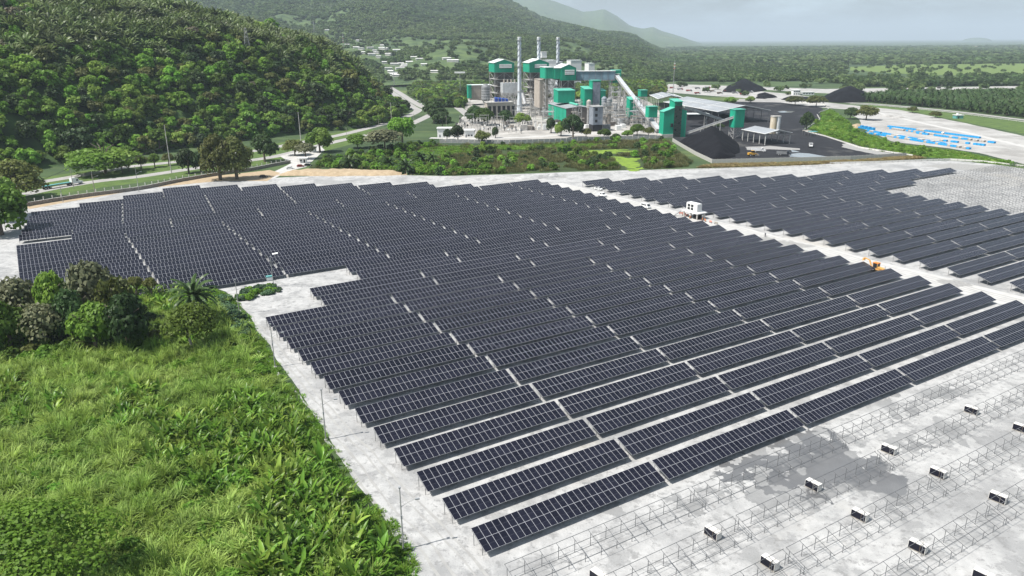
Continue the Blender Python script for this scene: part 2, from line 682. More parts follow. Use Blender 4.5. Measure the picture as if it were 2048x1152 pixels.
M['lane'] = mat('pale_gravel_lane', (0.5, 0.49, 0.465), 0.95, col2=(0.42, 0.41, 0.395), vscale=0.3, detail=9,
                stains=[(0.08, 0.58, 0.7, (0.42, 0.41, 0.39), 0.7)])
M['wet'] = mat('wet_limestone_mud', (0.165, 0.165, 0.165), 0.3, col2=(0.12, 0.12, 0.122), vscale=0.12, detail=8, spec=0.5,
               stains=[(0.25, 0.62, 0.66, (0.45, 0.44, 0.43), 0.85)])
M['gravel'] = mat('grey_gravel', (0.34, 0.335, 0.32), 0.95, col2=(0.24, 0.235, 0.225), vscale=1.2, detail=8, bump=0.5, bscale=3)
M['tan'] = mat('tan_bare_earth', (0.42, 0.33, 0.22), 0.95, col2=(0.33, 0.25, 0.16), vscale=0.4, detail=8, bump=0.4, bscale=2)
M['road'] = mat('worn_asphalt', (0.36, 0.345, 0.33), 0.92, col2=(0.29, 0.28, 0.265), vscale=0.15, detail=8, stretch=(1, 1, 1))
M['grass'] = mat('roadside_grass', (0.10, 0.155, 0.035), 0.95, col2=(0.065, 0.105, 0.03), vscale=0.15, detail=9, bump=0.5, bscale=2)
M['brightgrass'] = mat('wet_meadow', (0.15, 0.235, 0.035), 0.95, col2=(0.09, 0.155, 0.03), vscale=0.05, detail=9, bump=0.5, bscale=1.5,
                       stains=[(0.02, 0.55, 0.62, (0.26, 0.26, 0.06), 0.8)])
M['weed'] = mat('water_weed', (0.20, 0.30, 0.03), 0.9, col2=(0.13, 0.2, 0.03), vscale=0.2, detail=6)
M['coal'] = mat('coal_dust_ground', (0.022, 0.022, 0.026), 0.9, col2=(0.012, 0.012, 0.015), vscale=0.12, detail=9, bump=0.4, bscale=2,
                stains=[(0.035, 0.56, 0.68, (0.13, 0.125, 0.115), 0.7)])
M['coalpile'] = mat('loose_coal', (0.014, 0.014, 0.017), 0.9, col2=(0.008, 0.008, 0.01), vscale=0.4, detail=8, bump=0.7, bscale=1.2, spec=.08)
M['water'] = mat('shallow_water', (0.24, 0.25, 0.255), 0.08, spec=0.6)
M['lot'] = mat('white_limestone_lot', (0.43, 0.42, 0.40), 0.95, col2=(0.33, 0.32, 0.305), vscale=0.06, detail=9,
               stains=[(0.02, 0.50, 0.60, (0.25, 0.24, 0.225), 0.75), (0.09, 0.53, 0.60, (0.24, 0.23, 0.215), 0.6)])
M['concrete'] = mat('weathered_concrete', (0.46, 0.44, 0.41), 0.9, var=0.18, vscale=0.4)
M['plantyard'] = mat('plant_paving', (0.44, 0.42, 0.39), 0.93, col2=(0.27, 0.255, 0.235), vscale=0.07, detail=9)
M['scrub'] = mat('marsh_ground', (0.05, 0.075, 0.022), 0.95, col2=(0.025, 0.04, 0.013), vscale=0.07, detail=8)

# ground to the horizon
gx = np.concatenate([np.linspace(-30000, -2000, 15), np.linspace(-1600, 1600, 17), np.linspace(2000, 30000, 15)])
gy = np.concatenate([np.linspace(-3000, -200, 4), np.linspace(0, 3000, 16), np.linspace(4000, 42000, 12)])
tag(place('ground', grid_mesh('ground', gx, gy, lambda X, Y: X * 0.0, M['plain'])), kind='structure')
tag(place('hill', grid_mesh('hill', np.arange(-1250, -80, 9.0), np.arange(140, 1060, 9.0), hill_h, M['hill'])), kind='structure')
# ranges laid out on sight lines so that far cells stay even
def polar_grid(name, cols, dists, hf, m):
    dirs = np.array([C(c, 1.0)[0] for c in cols])
    D, K = np.meshgrid(dists, dirs, indexing='ij')
    X = D * K
    Z = hf(X, D)
    nx, ny = len(cols), len(dists)
    v = np.stack([X.ravel(), D.ravel(), Z.ravel()], 1)
    i = np.arange(nx * ny).reshape(ny, nx)
    f = np.stack([i[:-1, :-1].ravel(), i[:-1, 1:].ravel(), i[1:, 1:].ravel(), i[1:, :-1].ravel()], 1)
    zc = v[:, 2][f]
    return np_mesh(name, v, f[(zc > -2).any(1)], m, True)


tag(place('mountain_range', polar_grid('mountain_range', np.arange(-560, 1420, 5.0), np.concatenate([np.arange(1250, 2600, 18.0), np.arange(2600, 6400, 40.0)]), near_range, M['mountain'])), kind='structure')
tag(place('mountain_range', polar_grid('far_mountain_range', np.arange(-560, 1450, 6.0), np.arange(5800, 14000, 90.0), far_range, M['mountain'])), kind='structure')
hx, hy = C(1932, 16000)
bm_ = bmesh.new()
bmesh.ops.create_uvsphere(bm_, u_segments=24, v_segments=12, radius=1)
me_ = bpy.data.meshes.new('distant_hill')
bm_.to_mesh(me_); bm_.free()
me_.materials.append(M['mountain'])
tag(place('distant_hill', me_, None, (hx, hy, 0), 0, None, (260, 300, 75)), kind='structure')

# the solar yard
YARD = [G(*p) for p in [(860, 1290), (812, 1100), (775, 1035), (715, 968), (662, 885), (612, 805), (572, 748), (545, 705), (512, 655), (482, 610), (452, 583), (405, 566),
                        (300, 572), (150, 585), (0, 600), (-60, 560), (-30, 470), (10, 440), (45, 412), (150, 397), (320, 366), (430, 352), (545, 356), (700, 349), (900, 352), (1010, 349), (1140, 344), (1320, 339),
                        (1500, 335), (1660, 327), (1900, 321), (2048, 334), (2300, 360), (2600, 430), (2700, 700), (2500, 1290)]]
sheet('solar_yard', YARD, 0.03, M['yard'], jag=0.9, step=4)

# ------------------------------------------------------------------ solar field
ROWYAW = 0.5473
RD = (math.cos(ROWYAW), math.sin(ROWYAW))
RN = (-math.sin(ROWYAW), math.cos(ROWYAW))
RO = (-4.0118, 88.5669)
ROWPITCH, SKEW, TILT, LOWZ = 9.038, -0.2917, 0.2995, 1.17
PW, PL, PP, PR = 1.134, 2.285, 1.15, 2.30       # module width, length and spacings
TAB = 35.24
HALF = TAB / 2


def field_pt(row, a):
    """row number and distance along the row -> ground point of a table's low left corner"""
    r = row - 0.04 * max(0, min(row, 30) - 6)
    sk = SKEW * min(row, 27) + (0.75 * (row - 27) if row > 27 else 0)
    a = a + sk - 0.011 * max(0, min(row, 27) - 8) * (4 if a < 180 else 2.5) * 0.6
    b = r * ROWPITCH
    return RO[0] + RD[0] * a + RN[0] * b, RO[1] + RD[1] * a + RN[1] * b


M['glass'] = mat('panel_glass', (0.010, 0.0105, 0.017), 0.2, spec=0.22, objrand=0.3)
_n, _l = M['glass'].node_tree.nodes, M['glass'].node_tree.links
_g, _o = _n.new('ShaderNodeNewGeometry'), _n.new('ShaderNodeObjectInfo')
_a = _n.new('ShaderNodeMath'); _a.operation = 'MULTIPLY_ADD'; _a.inputs[1].default_value = 0.5
_m = _n.new('ShaderNodeMath'); _m.operation = 'MULTIPLY'; _m.inputs[1].default_value = 0.5
_l.new(_o.outputs['Random'], _m.inputs[0]); _l.new(_g.outputs['Random Per Island'], _a.inputs[0]); _l.new(_m.outputs[0], _a.inputs[2])
_r = _n.new('ShaderNodeValToRGB')
_r.color_ramp.elements[0].color = (0.005, 0.0055, 0.011, 1); _r.color_ramp.elements[1].color = (0.013, 0.0135, 0.024, 1)
_q = _n.new('ShaderNodeMapRange'); _q.inputs['To Min'].default_value = 0.1; _q.inputs['To Max'].default_value = 0.3
_l.new(_a.outputs[0], _r.inputs['Fac']); _l.new(_a.outputs[0], _q.inputs['Value'])
_l.new(_r.outputs['Color'], _n['Principled BSDF'].inputs['Base Color']); _l.new(_q.outputs['Result'], _n['Principled BSDF'].inputs['Roughness'])
M['glass_mid'] = mat('panel_busbar', (0.06, 0.062, 0.075), 0.3)
M['frame'] = mat('panel_aluminium_frame', (0.42, 0.42, 0.44), 0.4, metal=0.2)
M['steel'] = mat('galvanised_steel', (0.19, 0.193, 0.197), 0.5, var=0.15, vscale=0.8, metal=0.35)
M['backsheet'] = mat('panel_backsheet', (0.2, 0.2, 0.22), 0.7)


def module(b, x, y, mi0=0):
    """one module in the plane of the table: frame ring, two glass halves, centre strip, rim"""
    x1, y1, w, t = x + PW, y + PL, 0.026, 0.035
    ym = (y + y1) / 2
    o = len(b.v)
    V = [(x, y, 0), (x1, y, 0), (x1, y1, 0), (x, y1, 0), (x + w, y + w, 0), (x1 - w, y + w, 0), (x1 - w, y1 - w, 0), (x + w, y1 - w, 0),
         (x + w, ym - .014, 0), (x1 - w, ym - .014, 0), (x1 - w, ym + .014, 0), (x + w, ym + .014, 0),
         (x, y, -t), (x1, y, -t), (x1, y1, -t), (x, y1, -t)]
    b.add(V, [(0, 1, 5, 4), (1, 2, 6, 10, 9, 5), (2, 3, 7, 6), (3, 0, 4, 8, 11, 7), (0, 12, 13, 1), (1, 13, 14, 2), (2, 14, 15, 3), (3, 15, 12, 0)], 0)
    b.add([V[i] for i in (4, 5, 9, 8)], [(0, 1, 2, 3)], 1)
    b.add([V[i] for i in (11, 10, 6, 7)], [(0, 1, 2, 3)], 1)
    b.add([V[i] for i in (8, 9, 10, 11)], [(0, 1, 2, 3)], 2)
    b.add([V[i] for i in (15, 14, 13, 12)], [(0, 1, 2, 3)], 3)


PMATS = [M['frame'], M['glass'], M['glass_mid'], M['backsheet']]
_b = MB(); module(_b, 0, 0); PANEL_ME = _b.mesh('panel', PMATS)
ARRAY_ME = {}
for nc in (15, 30):
    _b = MB()
    for c in range(nc):
        for r in range(2):
            module(_b, c * PP, r * PR)
    ARRAY_ME[nc] = _b.mesh('panel_array', PMATS)

ct, st_ = math.cos(TILT), math.sin(TILT)
YF, YR = 0.95, 3.55                               # feet of the front and rear posts, across the table


def slope_z(y, off=-0.14):
    return LOWZ + y * math.tan(TILT) + off


BAY = 30 * PP / 12
FRONT_LEG = MB().box(-.038, .038, -.03, .03, 0, slope_z(YF)).mesh('leg', M['steel'])
REAR_LEG = MB().box(-.038, .038, -.03, .03, 0, slope_z(YR)).mesh('leg', M['steel'])
RAFTER = MB().bar((0, 0.25, slope_z(0.25)), (0, 4.15, slope_z(4.15)), .05, .07).mesh('rafter', M['steel'])
BRACE = MB().bar((0, YR, .35), (0, 1.9, slope_z(1.9)), .035, .035).mesh('brace', M['steel'])
PURLIN = {nc: MB().box(-.1, nc * PP + .1, -.022, .022, -.035, .035).mesh('purlin', M['steel']) for nc in (15, 30)}
FOOT = MB().box(-.05, .05, YF - .5, YR + .2, 0.02, .09).mesh('base_rail', M['steel'])
SUPPORT = {}
for nc in (15, 30):
    _b = MB()
    for k in range(nc * 12 // 30 + 1):
        x = k * BAY
        _b.box(x - .05, x + .05, YF - .04, YF + .04, 0, slope_z(YF))
        _b.box(x - .05, x + .05, YR - .04, YR + .04, 0, slope_z(YR))
        _b.bar((x, .25, slope_z(.25)), (x, 4.15, slope_z(4.15)), .07, .1)
        _b.bar((x, YR, .35), (x, 1.9, slope_z(1.9)), .05)
    for y in (.55, 1.75, 2.85, 3.95):
        _b.box(-.1, nc * PP + .1, y - .03, y + .03, slope_z(y, -.1), slope_z(y, -.02))
    SUPPORT[nc] = _b.mesh('support_frame', M['steel'])


def solar_table(x, y, nc, label, group, detailed):
    t = thing('solar_table', label, 'solar table', (x, y, 0.03), ROWYAW, group)
    if detailed:
        for c in range(nc):
            for r in range(2):
                place('panel', PANEL_ME, t, (c * PP, r * PR * ct, LOWZ + r * PR * st_), rot=(TILT, 0, 0))
        for k in range(nc * 12 // 30 + 1):
            place('leg', FRONT_LEG, t, (k * BAY, YF, 0))
            place('leg', REAR_LEG, t, (k * BAY, YR, 0))
            place('rafter', RAFTER, t, (k * BAY, 0, 0))
        for yy in (.55, 1.75, 2.85, 3.95):
            place('purlin', PURLIN[nc], t, (0, yy, slope_z(yy, -.09)))
    else:
        tag(place('panel_array', ARRAY_ME[nc], t, (0, 0, LOWZ), rot=(TILT, 0, 0)), kind='stuff')
        tag(place('support_frame', SUPPORT[nc], t), kind='stuff')
    return t


def rack(x, y, label, detailed):
    t = thing('panel_rack', label, 'panel rack', (x, y, 0.03), ROWYAW, 'bare mounting racks without panels')
    if detailed:
        for k in range(13):
            place('post', FRONT_LEG, t, (k * BAY, YF, 0))
            place('post', REAR_LEG, t, (k * BAY, YR, 0))
            place('rafter', RAFTER, t, (k * BAY, 0, 0))
            place('brace', BRACE, t, (k * BAY, 0, 0))
        for yy in (.3, 1.75, 2.85, 4.1):
            place('purlin', PURLIN[30], t, (0, yy, slope_z(yy, -.03)))
    else:
        tag(place('frame', SUPPORT[30], t), kind='stuff')
    return t


def seg(a0, a1):
    """fill from a0 to a1 (in half tables) with whole tables, half ones where they do not fit"""
    out = []
    while a0 < a1:
        if a1 - a0 >= 2:
            out.append((a0, 30)); a0 += 2
        else:
            out.append((a0, 15)); a0 += 1
    return out


MAIN = {}
for i in range(0, 13):
    MAIN[i] = seg(0, 10)
for i in (13, 14):
    MAIN[i] = seg(1, 9) + [(9, 15)]
for i in (15, 16):
    MAIN[i] = seg(2, 10)
for i in range(17, 28):
    MAIN[i] = seg(-3, 9) + [(9, 15)]
MAIN[27] = seg(-2, 9) + [(9, 15)]
MAIN[28] = [(-3, 15)] + seg(-2, 8)
MAIN[29] = seg(-3, 7)
MAIN[30] = seg(-3, 7)
MAIN[31] = seg(-3, 5) + [(5, 15)]
MAIN[32] = seg(-3, 5)
MAIN[33] = seg(-3, 3) + [(3, 15)]
MAIN[34] = seg(-2, 2) + [(2, 15)]
MAIN[35] = [(-1, 15)] + seg(0, 2)
MAIN[36] = [(0, 15)]
nearest = []
for i, segs in sorted(MAIN.items()):
    for j, (h, nc) in enumerate(segs):
        x, y = field_pt(i, h * HALF)
        cx, cy = x + RD[0] * nc * PP / 2, y + RD[1] * nc * PP / 2
        if not (inview(x, y) or inview(cx, cy)):
            continue
        depth = cy * _ct + CAM_H * _st
        solar_table(x, y, nc, '%s solar table from left, %s row up from the bare racks%s' % (ordn(j + 1), ordn(i + 1), ', half length' if nc == 15 else ''),
                    'solar tables in the large field left of the gravel lane', depth < 175 and i < 7)

LANE_A = 190.5
for i in range(2, 26):
    if i <= 14:
        segs = [(0, 30), (2, 30), (4, 30)]
    else:
        hi = {15: 8, 16: 11, 17: 10, 18: 9, 19: 8}.get(i, 26 - i)
        segs = ([(0, 15)] + seg(1, hi)) if i % 2 == 0 else seg(0, hi)
    for j, (h, nc) in enumerate(segs):
        x, y = field_pt(i, LANE_A + h * HALF)
        cx, cy = x + RD[0] * nc * PP / 2, y + RD[1] * nc * PP / 2
        if not (inview(x, y) or inview(cx, cy)):
            continue
        solar_table(x, y, nc, '%s solar table right of the gravel lane, %s row from the right edge%s' % (ordn(j + 1), ordn(i - 1), ', half length' if nc == 15 else ''),
                    'solar tables in the field right of the gravel lane', False)

# bare racks in front and in the far right corner
for i in range(-1, -7, -1):
    for j in range(0, 6):
        x, y = field_pt(i, j * TAB)
        cx, cy = x + RD[0] * 17, y + RD[1] * 17
        ex, ey = x + RD[0] * 34, y + RD[1] * 34
        if not (inview(x, y, 0, 40) or inview(cx, cy, 0, 40) or inview(ex, ey, 0, 40)):
            continue
        rack(x, y, 'bare steel panel rack, %s along the %s rack row below the panels' % (ordn(j + 1), ordn(-i)), True)
for i in range(5, 16):
    for j in range(0, 4):
        x, y = field_pt(i, LANE_A + (6 + 2 * j) * HALF)
        cx, cy = x + RD[0] * 17, y + RD[1] * 17
        if i == 15 and j < 1:
            continue
        if not (inview(x, y, 0, 60) or inview(cx, cy, 0, 60)):
            continue
        rack(x, y, 'bare rack in far right corner, %s in the %s row from the right edge' % (ordn(j + 1), ordn(i - 4)), False)

# ------------------------------------------------------------------ plants
RNG = np.random.default_rng(7)
M['bark'] = mat('bark', (0.16, 0.13, 0.10), 0.95, var=0.3, vscale=2.0)
M['bark_pale'] = mat('pale_bark', (0.34, 0.31, 0.27), 0.9, var=0.25, vscale=2.0)
L = {}
L['forest'] = leaf_mat('forest_leaves', (0.07, 0.155, 0.022), (0.135, 0.245, 0.035), 0.42, wscale=0.012, c3=(0.23, 0.30, 0.055), plant=.5)
L['vine'] = leaf_mat('vine_leaves', (0.10, 0.24, 0.026), (0.16, 0.32, 0.04), 0.44, wscale=0.014, c3=(0.21, 0.33, 0.05), plant=.4)
L['dark'] = leaf_mat('dark_leaves', (0.030, 0.060, 0.018), (0.050, 0.088, 0.024), 0.28, wscale=0.02)
L['olive'] = leaf_mat('olive_leaves', (0.085, 0.105, 0.026), (0.13, 0.145, 0.036), 0.3, wscale=0.1)
L['pale'] = leaf_mat('pale_grey_leaves', (0.12, 0.135, 0.07), (0.17, 0.18, 0.095), 0.3, wscale=0.2)
L['brown'] = leaf_mat('dry_crown', (0.13, 0.115, 0.065), (0.17, 0.15, 0.09), 0.2, wscale=0.2)
L['lime'] = leaf_mat('lime_leaves', (0.085, 0.15, 0.022), (0.14, 0.215, 0.034), 0.4, wscale=0.25)
L['cane'] = leaf_mat('cane_grass', (0.17, 0.29, 0.05), (0.27, 0.39, 0.08), 0.45, wscale=0.07, rand=0.35, c3=(0.36, 0.45, 0.12))
L['banana'] = leaf_mat('banana_leaves', (0.085, 0.20, 0.025), (0.14, 0.27, 0.035), 0.45, wscale=0.2, rand=0.45, rough=0.35, c3=(0.26, 0.33, 0.06), plant=.35)
L['weed'] = leaf_mat('low_weeds', (0.12, 0.24, 0.028), (0.18, 0.31, 0.04), 0.4, wscale=0.15, rand=0.25)
L['reed'] = leaf_mat('marsh_reeds', (0.10, 0.12, 0.04), (0.155, 0.165, 0.06), 0.35, wscale=0.05, rand=0.3, c3=(0.19, 0.17, 0.075))
L['palm'] = leaf_mat('palm_fronds', (0.10, 0.155, 0.045), (0.165, 0.225, 0.075), 0.36, wscale=0.03, rand=0.25, rough=0.4, c3=(0.15, 0.17, 0.08))
L['oilpalm'] = leaf_mat('oil_palm_fronds', (0.035, 0.07, 0.022), (0.065, 0.11, 0.032), 0.25, wscale=0.05, rand=0.25, rough=0.4)
L['far'] = leaf_mat('far_trees', (0.045, 0.088, 0.026), (0.08, 0.13, 0.036), 0.3, wscale=0.0028, c3=(0.13, 0.17, 0.055), plant=.35)
L['drygrass'] = leaf_mat('dry_grass', (0.24, 0.19, 0.08), (0.33, 0.26, 0.12), 0.3, wscale=0.1, rand=0.25)


def quads(c, nrm, size, rng, aspect=1.0, point=0.35):
    """leaf-clump faces: kite shapes at c facing nrm"""
    n = len(c)
    t = rng.normal(size=(n, 3))
    t -= nrm * (t * nrm).sum(1, keepdims=True)
    t /= np.linalg.norm(t, axis=1, keepdims=True) + 1e-9
    s = np.cross(nrm, t)
    a = size[:, None]
    bend = nrm * (size * 0.18)[:, None]
    v = np.stack([c - t * a * aspect - bend, c + s * a - t * a * point * 0.3, c + t * a * aspect - bend, c - s * a - t * a * point * 0.3], 1).reshape(-1, 3)
    f = np.arange(4 * n).reshape(n, 4)
    return v, f


def crown_geo(seed, R, H, lobes, per, leaf, flat=0.0, jitter=0.75, low=-0.35, lobe=(0.34, 0.52), gap=0.0):
    """uneven crown made of leaf clumps on overlapping lobes; base of the crown at z=0"""
    rng = np.random.default_rng(seed)
    V, Fc = [], []
    base = 0
    for k in range(lobes):
        u = rng.uniform(low, 1.0)
        ph = rng.uniform(0, 2 * math.pi) + k * 2.4
        rr = math.sqrt(max(0, 1 - max(u, 0) ** 2)) * rng.uniform(0.45, 0.78)
        lr = R * rng.uniform(*lobe)
        c0 = np.array([R * rr * math.cos(ph), R * rr * math.sin(ph), H * 0.5 + u * (H * 0.5 - lr * 0.55)])
        n = max(8, int(per * (lr / R / 0.43) ** 2))
        d = rng.normal(size=(n, 3))
        d[:, 2] = np.abs(d[:, 2]) * rng.choice([1, 1, 1, -0.6], n)
        d /= np.linalg.norm(d, axis=1, keepdims=True)
        rad = lr * (1 - 0.30 * rng.random(n) ** 2)
        sc = np.array([1, 1, 0.78 - flat])
        c = c0 + d * rad[:, None] * sc
        c += rng.normal(size=(n, 3)) * leaf * 0.35
        nrm = d + rng.normal(size=(n, 3)) * jitter * 0.6 + np.array([0, 0, 0.25])
        nrm /= np.linalg.norm(nrm, axis=1, keepdims=True)
        v, f = quads(c, nrm, leaf * rng.uniform(0.55, 1.25, n), rng, 1.25)
        V.append(v); Fc.append(f + base); base += len(v)
    return np.concatenate(V), np.concatenate(Fc)


def trunk_mb(seed, h, r, R, limbs=5, spread=0.6):
    rng = random.Random(seed)
    b = MB()
    top = Vector((rng.uniform(-.05, .05) * h, rng.uniform(-.05, .05) * h, h * 0.62))
    b.path([(0, 0, -0.6), (0, 0, 0.15 * h), tuple(top)], [r * 1.35, r, r * 0.72], 7)
    for k in range(limbs):
        a = 2 * math.pi * (k + rng.random() * .6) / limbs
        e = top + Vector((math.cos(a) * R * spread, math.sin(a) * R * spread, h * rng.uniform(.2, .38)))
        m = top.lerp(e, .5) + Vector((0, 0, .04 * h))
        b.path([tuple(top - Vector((0, 0, .1 * h))), tuple(m), tuple(e)], [r * .55, r * .36, r * .14], 5)
    return b


def frond(V, Fc, rng, org, az, el, length, droop, leaflets=14, wid=0.9, fold=0.5, lw=0.10):
    """feather frond: arched midrib with drooping leaflets on both sides"""
    p = np.array(org, float)
    h = np.array([math.cos(az), math.sin(az), 0])
    side = np.array([-math.sin(az), math.cos(az), 0])
    step = length / leaflets
    e = el
    for k in range(leaflets):
        d = h * math.cos(e) + np.array([0, 0, 1]) * math.sin(e)
        q = p + d * step
        t = (k + 0.5) / leaflets
        w = wid * (0.35 + 1.3 * t) * (1.25 - t) if t > 0.08 else 0.05
        up = np.array([-math.cos(az) * math.sin(e), -math.sin(az) * math.sin(e), math.cos(e)])
        for s in (-1, 1):
            tip = q + side * s * w * math.cos(fold) + d * w * 0.55 - up * w * math.sin(fold) * rng.uniform(.6, 1.3)
            o = len(V)
            V += [p - d * lw * 0.3, q + d * lw, tip]
            Fc.append((o, o + 1, o + 2) if s > 0 else (o + 1, o, o + 2))
        p = q
        e -= droop / leaflets * (0.5 + 1.0 * t)


def palm_geo(seed, n, length, e0, e1, droop, leaflets=13, wid=1.0, z=0.0):
    rng = random.Random(seed)
    V, Fc = [], []
    for k in range(n):
        az = k * 2.399 + rng.uniform(-.2, .2)
        t = (k + .5) / n
        frond(V, Fc, rng, (0, 0, z), az, e0 + (e1 - e0) * t + rng.uniform(-.1, .1), length * rng.uniform(.85, 1.08), droop * rng.uniform(.8, 1.2), leaflets, wid)
    return np.array(V), np.array(Fc)


def blade_geo(seed, n, h, spread, wid, seg=3, lean=0.5):
    """grass tuft"""
    rng = np.random.default_rng(seed)
    V, Fc = [], []
    for k in range(n):
        a = rng.uniform(0, 2 * math.pi)
        r = spread * math.sqrt(rng.random())
        b0 = np.array([r * math.cos(a), r * math.sin(a), 0])
        a2 = a + rng.normal() * 0.9
        out = np.array([math.cos(a2), math.sin(a2), 0])
        sd = np.array([-math.sin(a2), math.cos(a2), 0])
        hh = h * rng.uniform(0.6, 1.15)
        ln = lean * rng.uniform(0.3, 1.6)
        o = len(V)
        for s in range(seg + 1):
            t = s / seg
            c = b0 + np.array([0, 0, hh * (t - 0.28 * ln * t * t * t)]) + out * (ln * hh * 0.55 * t * t)
            w = wid * (1.1 - t) * (0.6 + t)
            V += [c - sd * w, c + sd * w]
        for s in range(seg):
            Fc.append((o + 2 * s, o + 2 * s + 1, o + 2 * s + 3, o + 2 * s + 2))
    return np.array(V), np.array(Fc)


def banana_geo(seed, n=9, h=2.8, wid=0.32):
    """clump of broad paddle leaves on stalks"""
    rng = np.random.default_rng(seed)
    V, Fc = [], []
    for k in range(n):
        a = k * 2.4 + rng.normal() * .3
        out = np.array([math.cos(a), math.sin(a), 0])
        sd = np.array([-math.sin(a), math.cos(a), 0])
        ln = rng.uniform(0.15, 0.75)
        hh = h * rng.uniform(.7, 1.15)
        p = out * rng.uniform(0, .4)
        e = math.pi / 2 - ln * 0.5
        prof = [.03, .03, .5, .95, 1.0, .8, .12]
        o = len(V)
        for s, w in enumerate(prof):
            up = np.array([-out[0] * math.sin(e), -out[1] * math.sin(e), math.cos(e)])
            V += [p - sd * w * wid + up * w * wid * .35, p, p + sd * w * wid + up * w * wid * .35]
            p = p + (out * math.cos(e) + np.array([0, 0, 1]) * math.sin(e)) * hh / 6
            e -= ln * .36
        for s in range(len(prof) - 1):
            q = o + 3 * s
            Fc += [(q, q + 1, q + 4, q + 3), (q + 1, q + 2, q + 5, q + 4)]
    return np.array(V), np.array(Fc)


def geo_mesh(name, vf, m, smooth=False):
    return np_mesh(name, vf[0], vf[1], m, smooth)


PROTO_COUNT = [0]


def proto(me):
    """mesh holder used only as the source of scattered growth"""
    PROTO_COUNT[0] += 1
    return bpy.data.objects.new('growth_source_%s' % me.name, me)


def scatter(name, meshes, pts, scl, label=None, cat=None, seed=1, tilt=0.08, parent=None):
    """one mass of growth: a point cloud that carries copies of a few plants"""
    pts = np.asarray(pts, np.float32)
    n = len(pts)
    rng = np.random.default_rng(seed)
    me = bpy.data.meshes.new(name)
    me.vertices.add(n)
    me.vertices.foreach_set('co', pts.ravel())
    at = me.attributes.new('rot', 'FLOAT_VECTOR', 'POINT')
    rot = np.stack([rng.normal(size=n) * tilt, rng.normal(size=n) * tilt, rng.uniform(0, 6.283, n)], 1).astype(np.float32)
    at.data.foreach_set('vector', rot.ravel())
    at = me.attributes.new('scl', 'FLOAT_VECTOR', 'POINT')
    scl = np.asarray(scl, np.float32)
    if scl.ndim == 1:
        scl = np.stack([scl] * 3, 1)
    at.data.foreach_set('vector', scl.ravel())
    at = me.attributes.new('idx', 'INT', 'POINT')
    at.data.foreach_set('value', rng.integers(0, len(meshes), n).astype(np.int32))
    o = place(name, me, parent)
    ng = bpy.data.node_groups.new('growth_' + name, 'GeometryNodeTree')
    ng.interface.new_socket(name='Geometry', in_out='INPUT', socket_type='NodeSocketGeometry')
    ng.interface.new_socket(name='Geometry', in_out='OUTPUT', socket_type='NodeSocketGeometry')
    N, K = ng.nodes, ng.links
    gi, go = N.new('NodeGroupInput'), N.new('NodeGroupOutput')
    jn = N.new('GeometryNodeJoinGeometry')
    for m in reversed(meshes):
        oi = N.new('GeometryNodeObjectInfo')
        oi.inputs['Object'].default_value = proto(m)
        oi.inputs['As Instance'].default_value = True
        K.new(oi.outputs['Geometry'], jn.inputs[0])
    ip = N.new('GeometryNodeInstanceOnPoints')
    ip.inputs['Pick Instance'].default_value = True

    def attr(nm, tp):
        a = N.new('GeometryNodeInputNamedAttribute')
        a.data_type = tp
        a.inputs['Name'].default_value = nm
        return a.outputs['Attribute']
    er = N.new('FunctionNodeEulerToRotation')
    K.new(attr('rot', 'FLOAT_VECTOR'), er.inputs[0])
    K.new(gi.outputs[0], ip.inputs['Points'])
    K.new(jn.outputs[0], ip.inputs['Instance'])
    K.new(attr('idx', 'INT'), ip.inputs['Instance Index'])
    K.new(er.outputs[0], ip.inputs['Rotation'])
    K.new(attr('scl', 'FLOAT_VECTOR'), ip.inputs['Scale'])
    K.new(ip.outputs[0], go.inputs[0])
    md = o.modifiers.new('growth', 'NODES')
    md.node_group = ng
    tag(o, label, cat, None, 'stuff')
    return o


def in_poly(x, y, poly):
    return poly_sd(x, y, poly) > 0


def sample_poly(poly, n, seed, margin=0.0):
    rng = np.random.default_rng(seed)
    a = np.array(poly)
    lo, hi = a.min(0), a.max(0)
    out = []
    tot = 0
    while tot < n:
        p = lo + (hi - lo) * rng.random((n * 2, 2))
        s = poly_sd(p[:, 0], p[:, 1], poly)
        p = p[s > margin]
        out.append(p); tot += len(p)
        if len(out) > 60:
            break
    return np.concatenate(out)[:n]


def seen(p, mg=60, z=0):
    y = np.maximum(p[:, 1], 1)
    fw = y * _ct + (CAM_H - z) * _st
    u = F_PX * p[:, 0] / fw
    v = F_PX * (-(y * _st) + (CAM_H - z) * _ct) / fw
    return (np.abs(u) < 1024 + mg) & (np.abs(v) < 576 + mg) & (p[:, 1] > 20)


# tree meshes
TREES = {}
for kname, lm in (('forest', 'forest'), ('vine', 'vine'), ('dark', 'dark'), ('olive', 'olive'), ('brown', 'brown')):
    TREES[kname] = []
    for s in range(3 if kname in ('forest', 'vine') else 2):
        me = geo_mesh('crown', crown_geo(100 + s * 7 + len(kname), 1.0, 1.5, 16, 80, 0.11, low=-.9, lobe=(.22, .46)), L[lm])
        TREES[kname].append(me)
TRUNK = trunk_mb(3, 1.0, 0.045, 0.55).mesh('trunk', M['bark'])
TRUNK_PALE = trunk_mb(8, 1.0, 0.03, 0.4, 4, .5).mesh('trunk', M['bark_pale'])
PALM_UP = [geo_mesh('crown', palm_geo(s, 16, 1.0, 1.45, 0.35, 0.9, 10, .24), L['palm']) for s in (1, 2, 3)]
PALM_OIL = [geo_mesh('crown', palm_geo(s, 26, 1.0, 1.35, -0.25, 1.25, 11, .22), L['oilpalm']) for s in (4, 5)]
PALM_TRUNK = MB().path([(0, 0, -.1), (.01, 0, .5), (0, .01, 1)], [.07, .05, .045], 7).mesh('trunk', M['bark_pale'])
OIL_TRUNK = MB().path([(0, 0, -.1), (0, 0, .5), (0, 0, 1)], [.16, .15, .12], 8).mesh('trunk', M['bark'])


